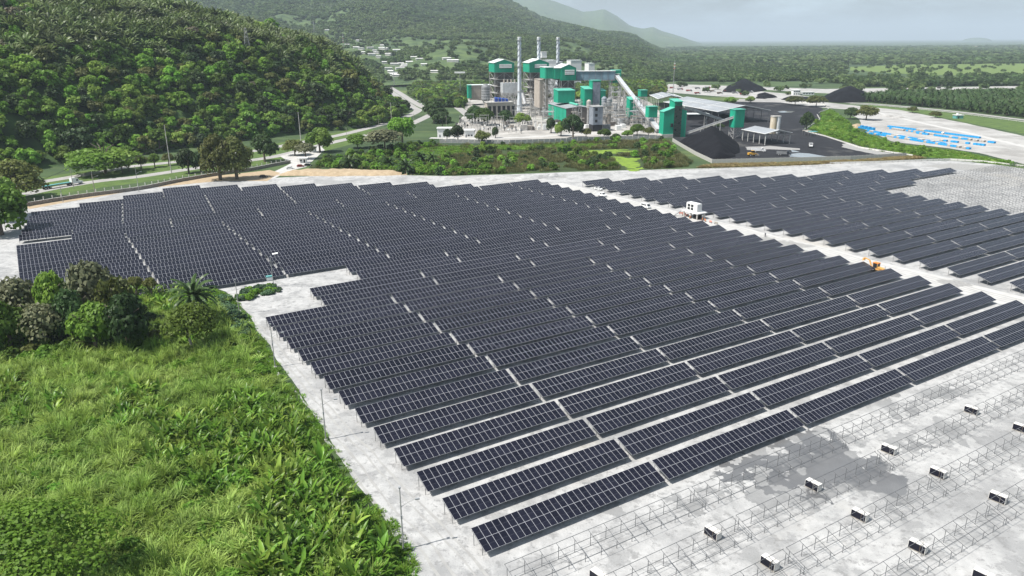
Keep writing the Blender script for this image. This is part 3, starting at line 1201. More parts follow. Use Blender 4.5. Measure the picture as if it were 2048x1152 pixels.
def tree(name, label, x, y, z, R, H, crown, trunk=None, group=None, cat='tree', stem=0.34, rz=None):
    """tree > trunk, crown; H is full height, R crown radius"""
    rz = rz if rz is not None else (x * 12.9898 + y * 78.233) % 6.283
    t = thing(name, label, cat, (x, y, z), rz, group)
    place('crown', crown, t, (0, 0, H * stem), 0, None, (R, R, H * (1 - stem) / 1.5))
    k = max(R, H * .6)
    place('trunk', trunk or TRUNK, t, (0, 0, 0), 0, None, (H * .9, H * .9, H * .9))
    return t


def palm(name, label, x, y, z, R, H, crown, trunk, group=None):
    t = thing(name, label, 'palm', (x, y, z), (x * 3.1 + y * 1.7) % 6.283, group)
    place('crown', crown, t, (0, 0, H), 0, None, (R, R, R))
    place('trunk', trunk, t, (0, 0, 0), 0, None, (3.2 if trunk is OIL_TRUNK else 5.0, 3.2 if trunk is OIL_TRUNK else 5.0, H))
    return t


# ---- the forest on the hill
CAND = sample_poly([(-760, 280), (-430, 262), (-335, 372), (-292, 428), (-268, 463), (-241, 504), (-216, 553), (-170, 610), (-129, 646), (-108, 716), (-116, 840), (-170, 900), (-420, 880), (-800, 700)], 14000, 3)
hz = hill_h(CAND[:, 0], CAND[:, 1])
P3 = np.column_stack([CAND, hz])
yy = P3[:, 1]
fw = yy * _ct - (hz - CAM_H) * _st
pxs = 1024 + F_PX * P3[:, 0] / fw
pys = 576 - F_PX * (yy * _st + (hz - CAM_H) * _ct) / fw
BARE = hit(108, 4) or (-600, 500, 100)
ok = (np.hypot(P3[:, 0] - BARE[0], (P3[:, 1] - BARE[1]) * .35) > 21) & (pxs > -60) & (pxs < 900) & (pys > -70) & (pys < 420)
P3, pxs, pys = P3[ok], pxs[ok], pys[ok]
# one trunk per cell
pick, taken = [], []
cellset = {}
for i, p in enumerate(P3):
    c = (int(p[0] // 7.2), int(p[1] // 7.2))
    if c in cellset:
        continue
    cellset[c] = i
    pick.append(i)
pick = np.array(pick)
FT, FX, FY = P3[pick], pxs[pick], pys[pick]
palm_zone = fbm(FT[:, 0] / 70 + 5, FT[:, 1] / 70, 3, 31) + np.clip((150 - FY) / 260, -.4, .35) + np.clip((FX - 90) / 500, -.2, .12)
is_palm = palm_zone + RNG.normal(size=len(FT)) * .09 > 0.80
facing = np.arange(len(FT))
RNG.shuffle(facing)
n_palm = n_tree = 0
rest = []
def hill_where(i):
    px, py = FX[i], FY[i]
    a = 'far left' if px < 130 else 'above the wide tree,' if px < 290 else 'left of the pylon,' if px < 450 else 'below the pylon,' if px < 590 else 'right shoulder,' if px < 720 else 'nose,'
    b = 'upper slope' if py < 90 else 'middle slope' if py < 190 else 'lower slope'
    return '%s %s' % (a, b)


for i in facing:
    x, y, z = FT[i]
    if is_palm[i] and n_palm < 170:
        s = RNG.uniform(.8, 1.2)
        palm('palm_tree', '%s feather palm with upright grey-green fronds, %s' % ('tall' if s > 1.07 else 'short' if s < .93 else 'medium', hill_where(i)), float(x), float(y), float(z), 8.6 * s, RNG.uniform(5, 9), PALM_UP[i % 3], PALM_TRUNK,
             'feather palms on the upper hillside')
        n_palm += 1
    elif not is_palm[i] and n_tree < 290:
        s = RNG.uniform(.7, 1.45) if RNG.random() > .12 else RNG.uniform(1.5, 1.9)
        kn = RNG.choice(['forest', 'vine', 'dark', 'olive', 'brown'], p=[.40, .34, .15, .08, .03])
        lab = {'forest': 'mid-green broadleaf tree', 'vine': 'bright green vine-draped tree',
               'dark': 'dark green rounded tree', 'olive': 'olive green tree',
               'brown': 'brownish half-bare tree'}[kn]
        lab = '%s %s, %s of the hill' % ('large' if s > 1.3 else 'small' if s < .9 else 'medium', lab, hill_where(i))
        tree('forest_tree', lab, float(x), float(y), float(z) - .5, 5.6 * s, 10.0 * s, TREES[kn][i % len(TREES[kn])], TRUNK, '%s trees on the hillside' % kn, stem=.2)
        n_tree += 1
    else:
        rest.append(i)
rest = np.array(rest)
if len(rest):
    rp = FT[rest].copy()
    pm = is_palm[rest]
    q = rp[pm]; q[:, 2] += 5
    scatter('palm_undergrowth', PALM_UP, q, RNG.uniform(6.5, 8.5, len(q)), 'mass of further palms filling the upper hill slope', 'palms', 11)
    q = rp[~pm]; q[:, 2] += .6
    k = RNG.uniform(3.4, 6.4, len(q))
    scatter('hill_forest', TREES['forest'] + TREES['vine'] + TREES['dark'] + TREES['forest'][:1] + TREES['olive'][:1], q, np.stack([k, k, k * RNG.uniform(.7, 1.15, len(q))], 1), 'mass of further trees covering the hill slope', 'forest', 12)
und = P3[RNG.choice(len(P3), min(len(P3), 8500), replace=False)].copy()
und[:, 2] -= .2
k = RNG.uniform(1.4, 3.3, len(und))
scatter('hill_undergrowth', TREES['vine'] + TREES['forest'][:2], und, np.stack([k, k, k * .8], 1), 'low vines and bushes between the hillside trees', 'undergrowth', 13)

_gx, _gy = np.arange(BARE[0] - 24, BARE[0] + 25, 4.0), np.arange(BARE[1] - 50, BARE[1] + 51, 5.0)
tag(place('bare_slope', grid_mesh('bare_slope', _gx, _gy, lambda X, Y: np.where(np.hypot(X - BARE[0], (Y - BARE[1]) * .4) < 24, hill_h(X, Y) + .7, -2.0), M['tan'])), kind='structure')
# ---- far woods on the plain and the mountain slopes
FAR = [geo_mesh('crown', crown_geo(300 + s, 1.0, 1.3, 5, 26, 0.30, jitter=.6), L['far']) for s in range(4)]


def far_points(cols, d0, d1, n, seed, dens, zf):
    rng = np.random.default_rng(seed)
    d = np.sqrt(rng.uniform(d0 * d0, d1 * d1, n))
    c = rng.uniform(cols[0], cols[1], n)
    k = (c - 1024) / F_PX
    x = k * (d * _ct + CAM_H * _st)
    keep = rng.random(n) < dens(x, d, c)
    x, d = x[keep], d[keep]
    return np.column_stack([x, d, zf(x, d)])



# ------------------------------------------------------------------ overgrown field at the left
FIELD = [G(*p) for p in [(858, 1290), (806, 1100), (765, 1035), (702, 968), (650, 885), (602, 805), (562, 748), (535, 705), (502, 655), (475, 612), (446, 588), (405, 572),
                         (300, 578), (150, 590), (0, 606), (-90, 612), (-420, 760), (-520, 1290)]]
sheet('field_soil', FIELD, 0.015, M['scrub'])


def pxpoly(pts):
    return [G(*p) for p in pts]


CANE = [geo_mesh('cane', blade_geo(s, 46, 2.9, 0.34, 0.10, 4, .95), L['cane']) for s in (1, 2, 3, 4)]
BAN = [geo_mesh('banana', banana_geo(s, nl_, hh_, ww_), L['banana']) for s, nl_, hh_, ww_ in ((1, 12, 3.6, .26), (2, 15, 3.0, .2), (3, 9, 4.2, .33), (4, 13, 3.3, .23))]
WEED = [geo_mesh('weed', blade_geo(20 + s, 40, .55, .7, .07, 2, 1.0), L['weed']) for s in (1, 2)]
BUSH = [geo_mesh('bush', crown_geo(400 + s, 1.0, 1.1, 8, 70, .16, low=-.1), L['vine']) for s in (1, 2, 3)]
TARO = [geo_mesh('bush', crown_geo(420 + s, 1.0, .9, 8, 45, .2, low=-.1), leaf_mat('bluish_leaves', (.06, .12, .06), (.1, .17, .085), .3)) for s in (1, 2)]

BZONES = [pxpoly(z) for z in [
    [(330, 850), (470, 800), (630, 815), (650, 890), (672, 965), (560, 985), (420, 1010), (300, 930)],
    [(540, 960), (700, 975), (790, 1110), (840, 1230), (480, 1230), (520, 1050)],
    [(245, 582), (440, 576), (432, 612), (330, 640), (245, 606)],
    [(40, 665), (112, 645), (112, 705), (40, 715)],
    [(225, 775), (325, 780), (330, 870), (225, 870)],
    [(-20, 770), (60, 765), (60, 855), (-20, 865)],
    [(90, 800), (140, 800), (140, 850), (90, 850)]]]
bp = np.concatenate([sample_poly(z, n, 50 + i) for i, (z, n) in enumerate(zip(BZONES, [390, 420, 170, 22, 60, 34, 14]))])
_e = poly_sd(bp[:, 0], bp[:, 1], FIELD)
bp = bp[(_e > 5) | ((_e > 2.5) & (RNG.random(len(bp)) < .4))]
far_b = bp[:, 1] * 1.0
order = np.argsort(far_b)
solo, mass = order[:150], order[150:]
for q, i in enumerate(solo):
    x, y = bp[i]
    if not inview(x, y, 1, 30):
        continue
    tag(place('banana_plant', BAN[q % 4], None, (float(x), float(y), 0), float(RNG.uniform(0, 6.28)), None, float(RNG.uniform(.75, 1.2))),
        'broad-leaved banana-like clump %s, near the bottom edge' % ('right beside the yard edge' if poly_sd(np.array([x]), np.array([y]), FIELD)[0] < 6 else 'a little inside the field' if poly_sd(np.array([x]), np.array([y]), FIELD)[0] < 14 else 'well inside the field'), 'plant', 'banana-like clumps near the bottom edge')
q = np.column_stack([bp[mass], np.zeros(len(mass))])
scatter('banana_thicket', BAN, q, RNG.uniform(.7, 1.15, len(q)), 'thicket of broad-leaved banana-like plants in the overgrown field', 'thicket', 21)
# cane grass everywhere else
gp = sample_poly(FIELD, 8200, 60, 1.2)
gp = gp[seen(gp, 80)]
inb = np.zeros(len(gp), bool)
for z in BZONES:
    inb |= in_poly(gp[:, 0], gp[:, 1], z)
edge = poly_sd(gp[:, 0], gp[:, 1], FIELD)
keep = (~inb | (RNG.random(len(gp)) < .28)) & ((edge > 5) | (RNG.random(len(gp)) < .12))
gp2 = gp[keep]
ws_ = RNG.uniform(.75, 1.35, len(gp2))
hs_ = (.25 + 1.45 * fbm(gp2[:, 0] / 5, gp2[:, 1] / 5, 3, 4)) * RNG.uniform(.6, 1.35, len(gp2))
scatter('tall_grass', CANE, np.column_stack([gp2, np.zeros(len(gp2))]), np.stack([ws_, ws_, hs_], 1), 'tall pale green cane grass filling the overgrown field', 'grass', 22)
sp = sample_poly(FIELD, 330, 66, 4)
sp = sp[seen(sp, 60)]
scatter('scattered_broadleaf', BAN[1:2] + BAN[3:], np.column_stack([sp, np.zeros(len(sp))]), RNG.uniform(.45, .95, len(sp)), 'single broad-leaved plants dotted through the cane grass', 'plants', 28)
# low weeds along the yard edge, a little of it creeping onto the yard
wp = sample_poly(FIELD, 26000, 61, -1.0)
e2 = poly_sd(wp[:, 0], wp[:, 1], FIELD)
wp = wp[(e2 < 9) & seen(wp, 80) & (RNG.random(len(wp)) < np.clip(1.1 - np.abs(e2 - 3.5) / 6, .15, 1))]
scatter('edge_weeds', WEED, np.column_stack([wp, np.zeros(len(wp)) + .02]), RNG.uniform(.5, 1.5, len(wp)), 'low bright weeds along the edge of the solar yard', 'weeds', 23)
sp = sample_poly([G(*p) for p in [(470, 596), (505, 578), (558, 574), (562, 584), (520, 594), (480, 604)]], 60, 62)
scatter('yard_bushes', TARO + BUSH[:1], np.column_stack([sp, np.zeros(len(sp))]), RNG.uniform(.6, 1.5, len(sp)), 'low green bushes growing on the yard beside a light pole', 'bushes', 24)
sp = sample_poly([G(*p) for p in [(415, 590), (450, 600), (480, 640), (500, 668), (480, 680), (450, 650), (420, 620)]], 90, 63)
scatter('creeper_patch', TARO, np.column_stack([sp, np.zeros(len(sp))]), RNG.uniform(.9, 1.9, len(sp)), 'bluish green creeper mounds beside the oil palm', 'creepers', 25)
sp = sample_poly(FIELD, 700, 64, 3)
sp = sp[seen(sp, 60)]
scatter('field_bushes', BUSH, np.column_stack([sp, np.zeros(len(sp))]), RNG.uniform(.7, 2.0, len(sp)), 'rounded green bushes scattered among the cane grass', 'bushes', 26)

# dense undergrowth of the grove before the panels
gp = sample_poly(pxpoly([(-20, 612), (60, 600), (150, 598), (255, 602), (330, 640), (320, 700), (250, 722), (130, 718), (-20, 725)]), 260, 65)
scatter('grove_undergrowth', TREES['forest'] + TREES['dark'] + TREES['olive'][:1] + BUSH[:1], np.column_stack([gp, np.zeros(len(gp)) - .3]), RNG.uniform(1.2, 3.0, len(gp)), 'dense bushes under the trees before the left panels', 'undergrowth', 27)
# trees standing in the field
NEARC = {k: geo_mesh('crown', crown_geo(500 + i, 1.0, 1.5, n, per, lf, low=lo_), L[m]) for i, (k, n, per, lf, lo_, m) in enumerate([
    ('pale', 26, 70, .07, -.4, 'pale'), ('dark', 20, 150, .075, -.6, 'dark'), ('olive', 20, 150, .07, -.4, 'olive'), ('forest', 18, 170, .075, -.6, 'forest'), ('vine', 18, 170, .075, -.5, 'vine'),
    ('feather', 30, 80, .05, -.1, 'lime')])}
BIGTREE = geo_mesh('crown', crown_geo(71, 1.0, 1.3, 85, 620, .018, low=-.1, lobe=(.15, .24), jitter=.55), leaf_mat('big_tree_leaves', (.12, .25, .03), (.18, .33, .04), .42, wscale=.12, rand=.3, c3=(.26, .4, .06)))
x, y = G(62, 1225)
tree('field_tree', 'large leafy green tree crown filling the bottom left corner', x, y, 0, 14.0, 16.0, BIGTREE, TRUNK, stem=.12)
for px, py, ty, R, kn, lab in [
    (40, 660, 560, 6.2, 'pale', 'sparse pale grey tree at the left edge before the panels'),
    (118, 655, 545, 4.2, 'forest', 'dark green rounded tree between two pale trees before the panels'),
    (195, 652, 530, 6.6, 'pale', 'tallest pale greyish tree rising in front of the panels'),
    (240, 660, 552, 4.8, 'olive', 'olive tree right of the tallest pale tree'),
    (262, 706, 596, 5.4, 'dark', 'dark bushy tree in the middle of the field thicket'),
    (195, 705, 610, 5.6, 'forest', 'broad green tree left of the dark bushy tree'),
    (95, 700, 612, 5.4, 'pale', 'low pale tree in the field thicket'),
    (25, 706, 604, 5.0, 'forest', 'green tree at the left frame edge of the thicket'),
    (150, 690, 585, 4.8, 'dark', 'dark crown behind the field thicket'),
    (385, 704, 612, 6.4, 'feather', 'thin feathery lime green tree with visible stems below the oil palm'),
    (276, 604, 552, 2.0, 'olive', 'small umbrella-shaped young tree at the lower panel edge, left one'),
    (307, 606, 555, 1.9, 'olive', 'small umbrella-shaped young tree at the lower panel edge, right one')]:
    x, y = G(px, py)
    h = HT(x, y, ty)
    tree('field_tree', lab, x, y, 0, R, h, NEARC[kn], TRUNK_PALE if kn in ('pale', 'feather') else TRUNK, stem=.55 if R < 3 else .08)
x, y = G(395, 655)
_oil = geo_mesh('crown', palm_geo(11, 44, 1.0, 1.4, -.55, 1.3, 20, .15), L['oilpalm'])
palm('oil_palm', 'large dark oil palm standing at the corner of the solar yard', x, y, 0, 6.6, HT(x, y, 592), _oil, OIL_TRUNK)

# ------------------------------------------------------------------ road, wall and trees below the hill
near_c = smooth_path([G(*p) for p in [(-140, 425), (37, 391), (100, 378), (198, 362), (272, 354), (360, 341), (470, 325), (560, 311), (660, 286), (730, 271), (790, 260), (850, 235), (868, 222)]] +
                     [C(845, 860), C(822, 960), C(800, 1100), C(770, 1350)])
far_c = smooth_path([G(*p) for p in [(-140, 398), (49, 369), (138, 355), (213, 342), (262, 333), (360, 323), (430, 313), (520, 300), (600, 285), (680, 270), (740, 255), (800, 238), (835, 222)]] +
                    [C(825, 860), C(806, 960), C(786, 1100), C(758, 1350)])
sheet('verge', [(a[0] - 9, a[1] + 12) for a in far_c[:60]] + [(a[0] + 14, a[1] - 16) for a in near_c[:60]][::-1], 0.012, M['grass'], jag=2, step=8)
ribbon('highway', near_c, 9.0, 0.035, M['road'])
ribbon('highway', far_c, 9.0, 0.035, M['road'])
sheet('gate_apron', [G(*p) for p in [(520, 356), (560, 338), (583, 326), (560, 312), (640, 292), (650, 300), (625, 322), (612, 334), (585, 340), (545, 358)]], 0.045, M['lane'], jag=.6, step=6)
sheet('tan_strip', [G(*p) for p in [(40, 412), (60, 406), (160, 390), (280, 375), (380, 358), (450, 350), (540, 340), (560, 346), (535, 362), (440, 362), (300, 376), (150, 402), (60, 418)]], 0.05, M['tan'], jag=1.0, step=5)
ribbon('plant_road', smooth_path([G(*p) for p in [(905, 208), (925, 222), (945, 238), (960, 252)]]), 9, .05, M['road'])
ribbon('service_road', smooth_path([G(*p) for p in [(860, 276), (960, 277), (1060, 274), (1160, 268), (1230, 264), (1320, 262)]]), 7, .06, M['lane'])


def heap(name, poly, hmax, slope, m, label=None, cat=None, seed=1, cell=1.5, rough=.25, nsc=9.0, z0=-.15, kind=None):
    """loose heap at its angle of rest over an outline"""
    a = np.array(poly)
    lo, hi = a.min(0), a.max(0)
    xs, ys = np.arange(lo[0] - cell, hi[0] + 2 * cell, cell), np.arange(lo[1] - cell, hi[1] + 2 * cell, cell)

    def hf(X, Y):
        sd = poly_sd(X, Y, poly)
        sd = sd + (fbm(X / nsc, Y / nsc, 4, seed) - .5) * nsc * .5 * np.clip(sd / 3 + .6, 0, 1)
        k = np.minimum(np.maximum(sd, 0) * slope, hmax)
        k = k - .12 * k * k / hmax
        k = k * (1 - rough * .5 + rough * fbm(X / nsc * 1.7, Y / nsc * 1.7, 4, seed + 4))
        return np.where(sd > 0, k + z0, -3.0)
    cx, cy = (lo + hi) / 2
    me = grid_mesh(name, xs - cx, ys - cy, lambda X, Y: np.maximum(hf(X + cx, Y + cy), -1.6), m, True)
    o = place(name, me, None, (float(cx), float(cy), 0))
    tag(o, label, cat, None, kind)
    return o


heap('earth_bank', [G(*p) for p in [(545, 352), (580, 344), (640, 340), (700, 341), (790, 344), (835, 349), (780, 352), (660, 353)]], 2.2, .5, M['tan'], 'long bank of tan bare earth behind the panels', 'earth bank', 3, 1.5, .7, 6)

# stone wall with fence posts
M['stonewall'] = mat('rubble_stone_wall', (.30, .27, .23), .95, col2=(.17, .15, .13), vscale=1.6, detail=6, bump=.8, bscale=2.0)
M['whitepost'] = mat('whitewashed_concrete', (.62, .61, .57), .85, var=.1, vscale=1)
wall_line = smooth_path([G(*p) for p in [(53, 413), (158, 396), (279, 380), (360, 364), (441, 350), (500, 342), (540, 334), (581, 326)]], 8)
t = thing('perimeter_wall', 'rubble stone perimeter wall with white fence posts below the road', 'wall')
b = MB()
for i in range(len(wall_line) - 1):
    a, c = wall_line[i], wall_line[i + 1]
    b.bar((a[0], a[1], .85), (c[0], c[1], .85), .5, 1.7)
b.build('wall', M['stonewall'], t)
b = MB()
for i in range(len(wall_line) - 1):
    a, c = wall_line[i], wall_line[i + 1]
    b.bar((a[0], a[1], 1.77), (c[0], c[1], 1.77), .62, .14)
b.build('coping', M['concrete'], t)
post_me = MB().box(-.13, .13, -.13, .13, 0, 1.45).mesh('fence_post', M['whitepost'])
acc = 0.0
post_pts = []
for i in range(len(wall_line) - 1):
    a, c = Vector(wall_line[i]), Vector(wall_line[i + 1])
    Ls = (c - a).length
    while acc < Ls:
        p = a.lerp(c, acc / Ls)
        post_pts.append(p)
        place('fence_post', post_me, t, (p.x, p.y, 1.84))
        acc += 3.9
    acc -= Ls
for hz_ in (2.3, 2.75, 3.2):
    b = MB()
    for p, q in zip(post_pts[:-1], post_pts[1:]):
        b.bar((p.x, p.y, hz_), (q.x, q.y, hz_), .03)
    b.build('fence_wire', M['steel'], t)

# named trees along the road
RAIN = geo_mesh('crown', crown_geo(81, 1.0, 1.0, 50, 190, .045, low=-.9, lobe=(.2, .32)), L['forest'])
ROUND = geo_mesh('crown', crown_geo(82, 1.0, 1.5, 26, 200, .05, low=-.7, lobe=(.28, .42)), L['olive'])
for px, py, ty, R, cr, stem, lab in [
    (212, 347, 274, 20.5, RAIN, .1, 'very wide spreading dark green tree beside the road'),
    (441, 360, 272, 9.5, ROUND, .06, 'left of two big round olive-green trees behind the panels'),
    (474, 358, 275, 9.0, ROUND, .08, 'right of two big round olive-green trees behind the panels'),
    (530, 324, 271, 8.6, NEARC['dark'], .08, 'dark round tree right of the two olive trees'),
    (378, 347, 300, 5.5, NEARC['dark'], .08, 'dark small tree left of the two olive trees'),
    (402, 345, 305, 5.0, NEARC['dark'], .08, 'dark tree just left of the round olive pair'),
    (36, 400, 322, 13.0, ROUND, .1, 'broad light green tree at the left end of the road'),
    (4, 470, 372, 9.5, NEARC['vine'], .02, 'green tree at the left frame edge beside the panels'),
    (-8, 440, 340, 10, NEARC['forest'], .2, 'dark green tree at the left frame edge by the road'),
    (245, 345, 318, 3.4, NEARC['forest'], .22, 'small median tree nearest the wide spreading tree'),
    (258, 342, 314, 3.2, NEARC['forest'], .22, 'second small median tree right of the wide spreading tree'),
    (283, 339, 310, 3.6, NEARC['olive'], .22, 'third small median tree right of the wide spreading tree'),
    (310, 335, 308, 3.4, NEARC['forest'], .22, 'fourth small median tree right of the wide spreading tree'),
    (338, 331, 306, 3.3, NEARC['olive'], .22, 'fifth small median tree, beside the tall pole'),
    (590, 311, 278, 7.0, NEARC['olive'], .1, 'olive tree left of the gatehouse'),
    (612, 318, 287, 6.0, NEARC['pale'], .3, 'pale grey tree beside the gatehouse'),
    (640, 305, 257, 8.5, NEARC['forest'], .08, 'tall green tree behind the gatehouse'),
    (715, 296, 268, 7.5, NEARC['forest'], .2, 'green tree between the road and the marsh'),
    (770, 303, 260, 12, NEARC['pale'], .2, 'wide greyish tree at the marsh corner'),
    (805, 290, 234, 9.0, NEARC['vine'], .2, 'tall bright green tree left of the white control building'),
    (868, 246, 204, 13.0, NEARC['dark'], .06, 'large dark tree between the highway and the plant road'),
    (885, 256, 226, 8.0, NEARC['dark'], .06, 'dark tree at the lower end of the plant road'),
    (950, 246, 213, 9.0, NEARC['dark'], .06, 'dark tree left of the substation'),
    (968, 250, 216, 9.0, NEARC['forest'], .2, 'green tree behind the substation gantries'),
    (1010, 246, 222, 8.0, NEARC['dark'], .06, 'dark tree in front of the cooling tower'),
    (1045, 252, 226, 7.0, NEARC['forest'], .2, 'green tree at the foot of the nearest chimney'),
    (894, 279, 259, 3.2, NEARC['dark'], .08, 'narrow dark tree before the white control building'),
    (916, 281, 252, 5.0, NEARC['dark'], .08, 'dark ragged tree before the control buildings'),
    (964, 287, 260, 5.6, NEARC['olive'], .15, 'yellow-green layered tree at the plant front wall'),
    (991, 276, 255, 2.9, NEARC['dark'], .06, 'narrow dark tree right of the yellow-green tree'),
    (1102, 266, 237, 4.4, NEARC['dark'], .08, 'slim dark tree before the green wall of the turbine hall'),
    (1122, 272, 244, 5.0, NEARC['forest'], .08, 'tree left of the large dark tree before the turbine hall'),
    (1146, 276, 232, 8.2, NEARC['dark'], .06, 'large dark tree before the turbine hall gable'),
    (1172, 276, 256, 4.6, NEARC['olive'], .2, 'light shrubby tree right of the turbine hall gable'),
    (1208, 276, 258, 5.0, NEARC['forest'], .1, 'round clipped tree at the plant front wall'),
    (1231, 284, 268, 4.2, NEARC['dark'], .1, 'round bush outside the plant front wall'),
    (1255, 275, 261, 4.6, NEARC['forest'], .1, 'round tree left of the conveyor foot'),
    (1274, 271, 249, 6.0, NEARC['forest'], .15, 'green tree behind the round tree near the conveyor'),
    (1297, 272, 254, 5.0, NEARC['olive'], .15, 'olive tree at the foot of the conveyor')]:
    x, y = G(px, py)
    tree('roadside_tree' if px < 700 else 'plant_tree', lab, x, y, 0, R, HT(x, y, ty), cr, TRUNK, stem=stem)
for k_, (px, py, R) in enumerate([(700, 336, 6.5), (778, 338, 6.5), (812, 347, 6.8), (840, 325, 5.5), (866, 328, 5.5), (1016, 338, 4.0)]):
    x, y = G(px, py)
    palm('oil_palm', '%s oil palm from the left among the marsh bushes behind the panels' % ordn(k_ + 1), x, y, 0, R, 3.6, PALM_OIL[k_ % 2], OIL_TRUNK, 'oil palms in the marsh')

# ------------------------------------------------------------------ marsh between the yard and the plant
MARSH = [G(*p) for p in [(618, 337), (660, 338), (760, 341), (840, 350), (900, 352), (1010, 347), (1140, 342), (1300, 339), (1378, 334), (1390, 325), (1350, 300), (1342, 284), (1325, 281), (1220, 283), (1100, 288), (1000, 290),
                         (900, 290), (820, 292), (740, 304), (650, 318), (632, 325)]]
sheet('marsh', MARSH, 0.02, M['scrub'], jag=2, step=8)
patch('weed_pond', [G(*p) for p in [(1222, 313), (1250, 315), (1280, 317), (1283, 330), (1288, 343), (1252, 343), (1238, 328)]], 0.05, M['weed'], 2.5, 9, .7, 5, .3)
patch('weed_pond', [G(*p) for p in [(1168, 300), (1190, 301), (1230, 298), (1275, 300), (1278, 305), (1225, 308), (1192, 312), (1170, 306)]], 0.05, M['weed'], 2.5, 9, .7, 6, .6)
WP = [pxpoly(z) for z in [[(1218, 311), (1282, 315), (1292, 345), (1248, 345)], [(1166, 299), (1278, 297), (1280, 307), (1190, 314)]]]
BG = pxpoly([(800, 312), (850, 296), (940, 292), (1110, 290), (1200, 288), (1190, 296), (1000, 300), (900, 312), (850, 322)])
sheet('wet_grass', BG, 0.035, M['brightgrass'], jag=2, step=6)
REED = [geo_mesh('reed', blade_geo(40 + s, 34, 2.2, 1.0, .10, 2, .6), L['reed']) for s in (1, 2, 3)]
rp = sample_poly(MARSH, 7000, 70, 1)
okr = np.ones(len(rp), bool)
for z in WP:
    okr &= ~in_poly(rp[:, 0], rp[:, 1], z)
okr &= ~(in_poly(rp[:, 0], rp[:, 1], BG) & (RNG.random(len(rp)) < .93))
okr &= fbm(rp[:, 0] / 14, rp[:, 1] / 14, 3, 8) > .36
pxr = 1024 + F_PX * rp[:, 0] / (rp[:, 1] * _ct + CAM_H * _st)
okr &= (pxr > 830) | (RNG.random(len(rp)) < .25)
rq = rp[okr]
scatter('reed_bed', REED, np.column_stack([rq, np.zeros(len(rq))]), RNG.uniform(.6, 1.25, len(rq)), 'brownish green reed bed of the marsh behind the panels', 'reeds', 31)
rp = sample_poly(MARSH, 950, 71, 1)
pxr = 1024 + F_PX * rp[:, 0] / (rp[:, 1] * _ct + CAM_H * _st)
okr = (RNG.random(len(rp)) < np.where(pxr < 900, .95, .3)) & ~in_poly(rp[:, 0], rp[:, 1], BG)
for z in WP:
    okr &= ~in_poly(rp[:, 0], rp[:, 1], z)
rq = rp[okr]
scatter('marsh_bushes', TREES['forest'] + TREES['vine'] + TREES['dark'], np.column_stack([rq, np.zeros(len(rq)) - .3]), RNG.uniform(1.3, 3.4, len(rq)), 'dense bushes along the left side of the marsh', 'bushes', 32)
gp = sample_poly(BG, 900, 72)
scatter('bright_grass_tufts', WEED, np.column_stack([gp, np.zeros(len(gp))]), RNG.uniform(1.2, 3, len(gp)), 'bright green grass strip below the plant wall', 'grass', 33)
fr = sample_poly(pxpoly([(640, 333), (760, 341), (840, 349), (900, 351), (1010, 347), (1010, 342), (900, 344), (760, 334), (650, 328)]), 260, 73)
scatter('hedge_scrub', TREES['vine'] + TREES['forest'], np.column_stack([fr, np.zeros(len(fr)) - .2]), RNG.uniform(1.0, 2.4, len(fr)), 'scrub fringe between the marsh and the solar yard', 'scrub', 34)
dg = sample_poly(pxpoly([(1392, 336), (1424, 329), (1560, 327), (1700, 322), (1830, 313), (1850, 317), (1760, 323), (1660, 328), (1500, 335)]), 1500, 74)
scatter('dry_grass_bank', [geo_mesh('dry', blade_geo(60, 30, 1.1, .9, .1, 2, .8), L['drygrass'])], np.column_stack([dg, np.zeros(len(dg))]), RNG.uniform(.7, 1.4, len(dg)), 'bank of dry brown grass below the coal yard wall', 'grass', 35)

# ------------------------------------------------------------------ power plant
PYAW = 0.235
M['green'] = mat('green_cladding', (0.008, 0.30, 0.185), 0.55, var=.10, vscale=.3, stretch=(1, 1, .15))
M['greenroof'] = mat('pale_green_roof', (0.10, 0.42, 0.31), 0.5, var=.1, vscale=.3)
M['whiteroof'] = mat('pale_sheet_roof', (.66, .70, .68), .5, var=.12, vscale=.2)
M['greyroof'] = mat('grey_sheet_roof', (.30, .315, .33), .5, var=.12, vscale=.12, stretch=(1, .3, 1))
M['taupe'] = mat('taupe_cladding', (.115, .105, .095), .8, var=.08, vscale=.3)
M['lattice'] = mat('painted_steel', (.38, .375, .36), .6, var=.2, vscale=.5)
M['boiler'] = mat('boiler_casing', (.16, .145, .135), .8, col2=(.08, .07, .065), vscale=.25)
M['silver'] = mat('silver_lagging', (.58, .59, .6), .4, var=.12, vscale=.3, metal=.3)
M['beige'] = mat('beige_casing', (.42, .38, .33), .85, col2=(.33, .29, .25), vscale=.25)
M['chimney'] = mat('pale_chimney_paint', (.56, .60, .64), .6, var=.08, vscale=.15)
M['chimney2'] = mat('chimney_band', (.30, .35, .41), .6, var=.08, vscale=.15)
M['blueglaze'] = mat('blue_translucent_cladding', (.16, .24, .29), .35, var=.25, vscale=.15)
M['dark'] = mat('dark_opening', (.02, .021, .024), .9)
M['tarp'] = mat('blue_tarp', (.01, .05, .26), .6)
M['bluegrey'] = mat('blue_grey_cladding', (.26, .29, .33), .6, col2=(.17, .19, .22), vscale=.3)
M['white'] = mat('white_paint', (.72, .72, .70), .55, var=.06, vscale=.5)
M['yellow'] = mat('yellow_machine_paint', (.62, .34, .05), .5, var=.1, vscale=1)
M['rubber'] = mat('black_rubber', (.02, .02, .02), .85)
M['carglass'] = mat('vehicle_glass', (.02, .025, .03), .1, spec=.6)
M['rust'] = mat('rusty_silo', (.52, .40, .22), .8, col2=(.62, .56, .46), vscale=.3, stretch=(1, 1, .2))
M['metalgrey'] = mat('grey_metal', (.2, .205, .21), .6, var=.2, vscale=.6)

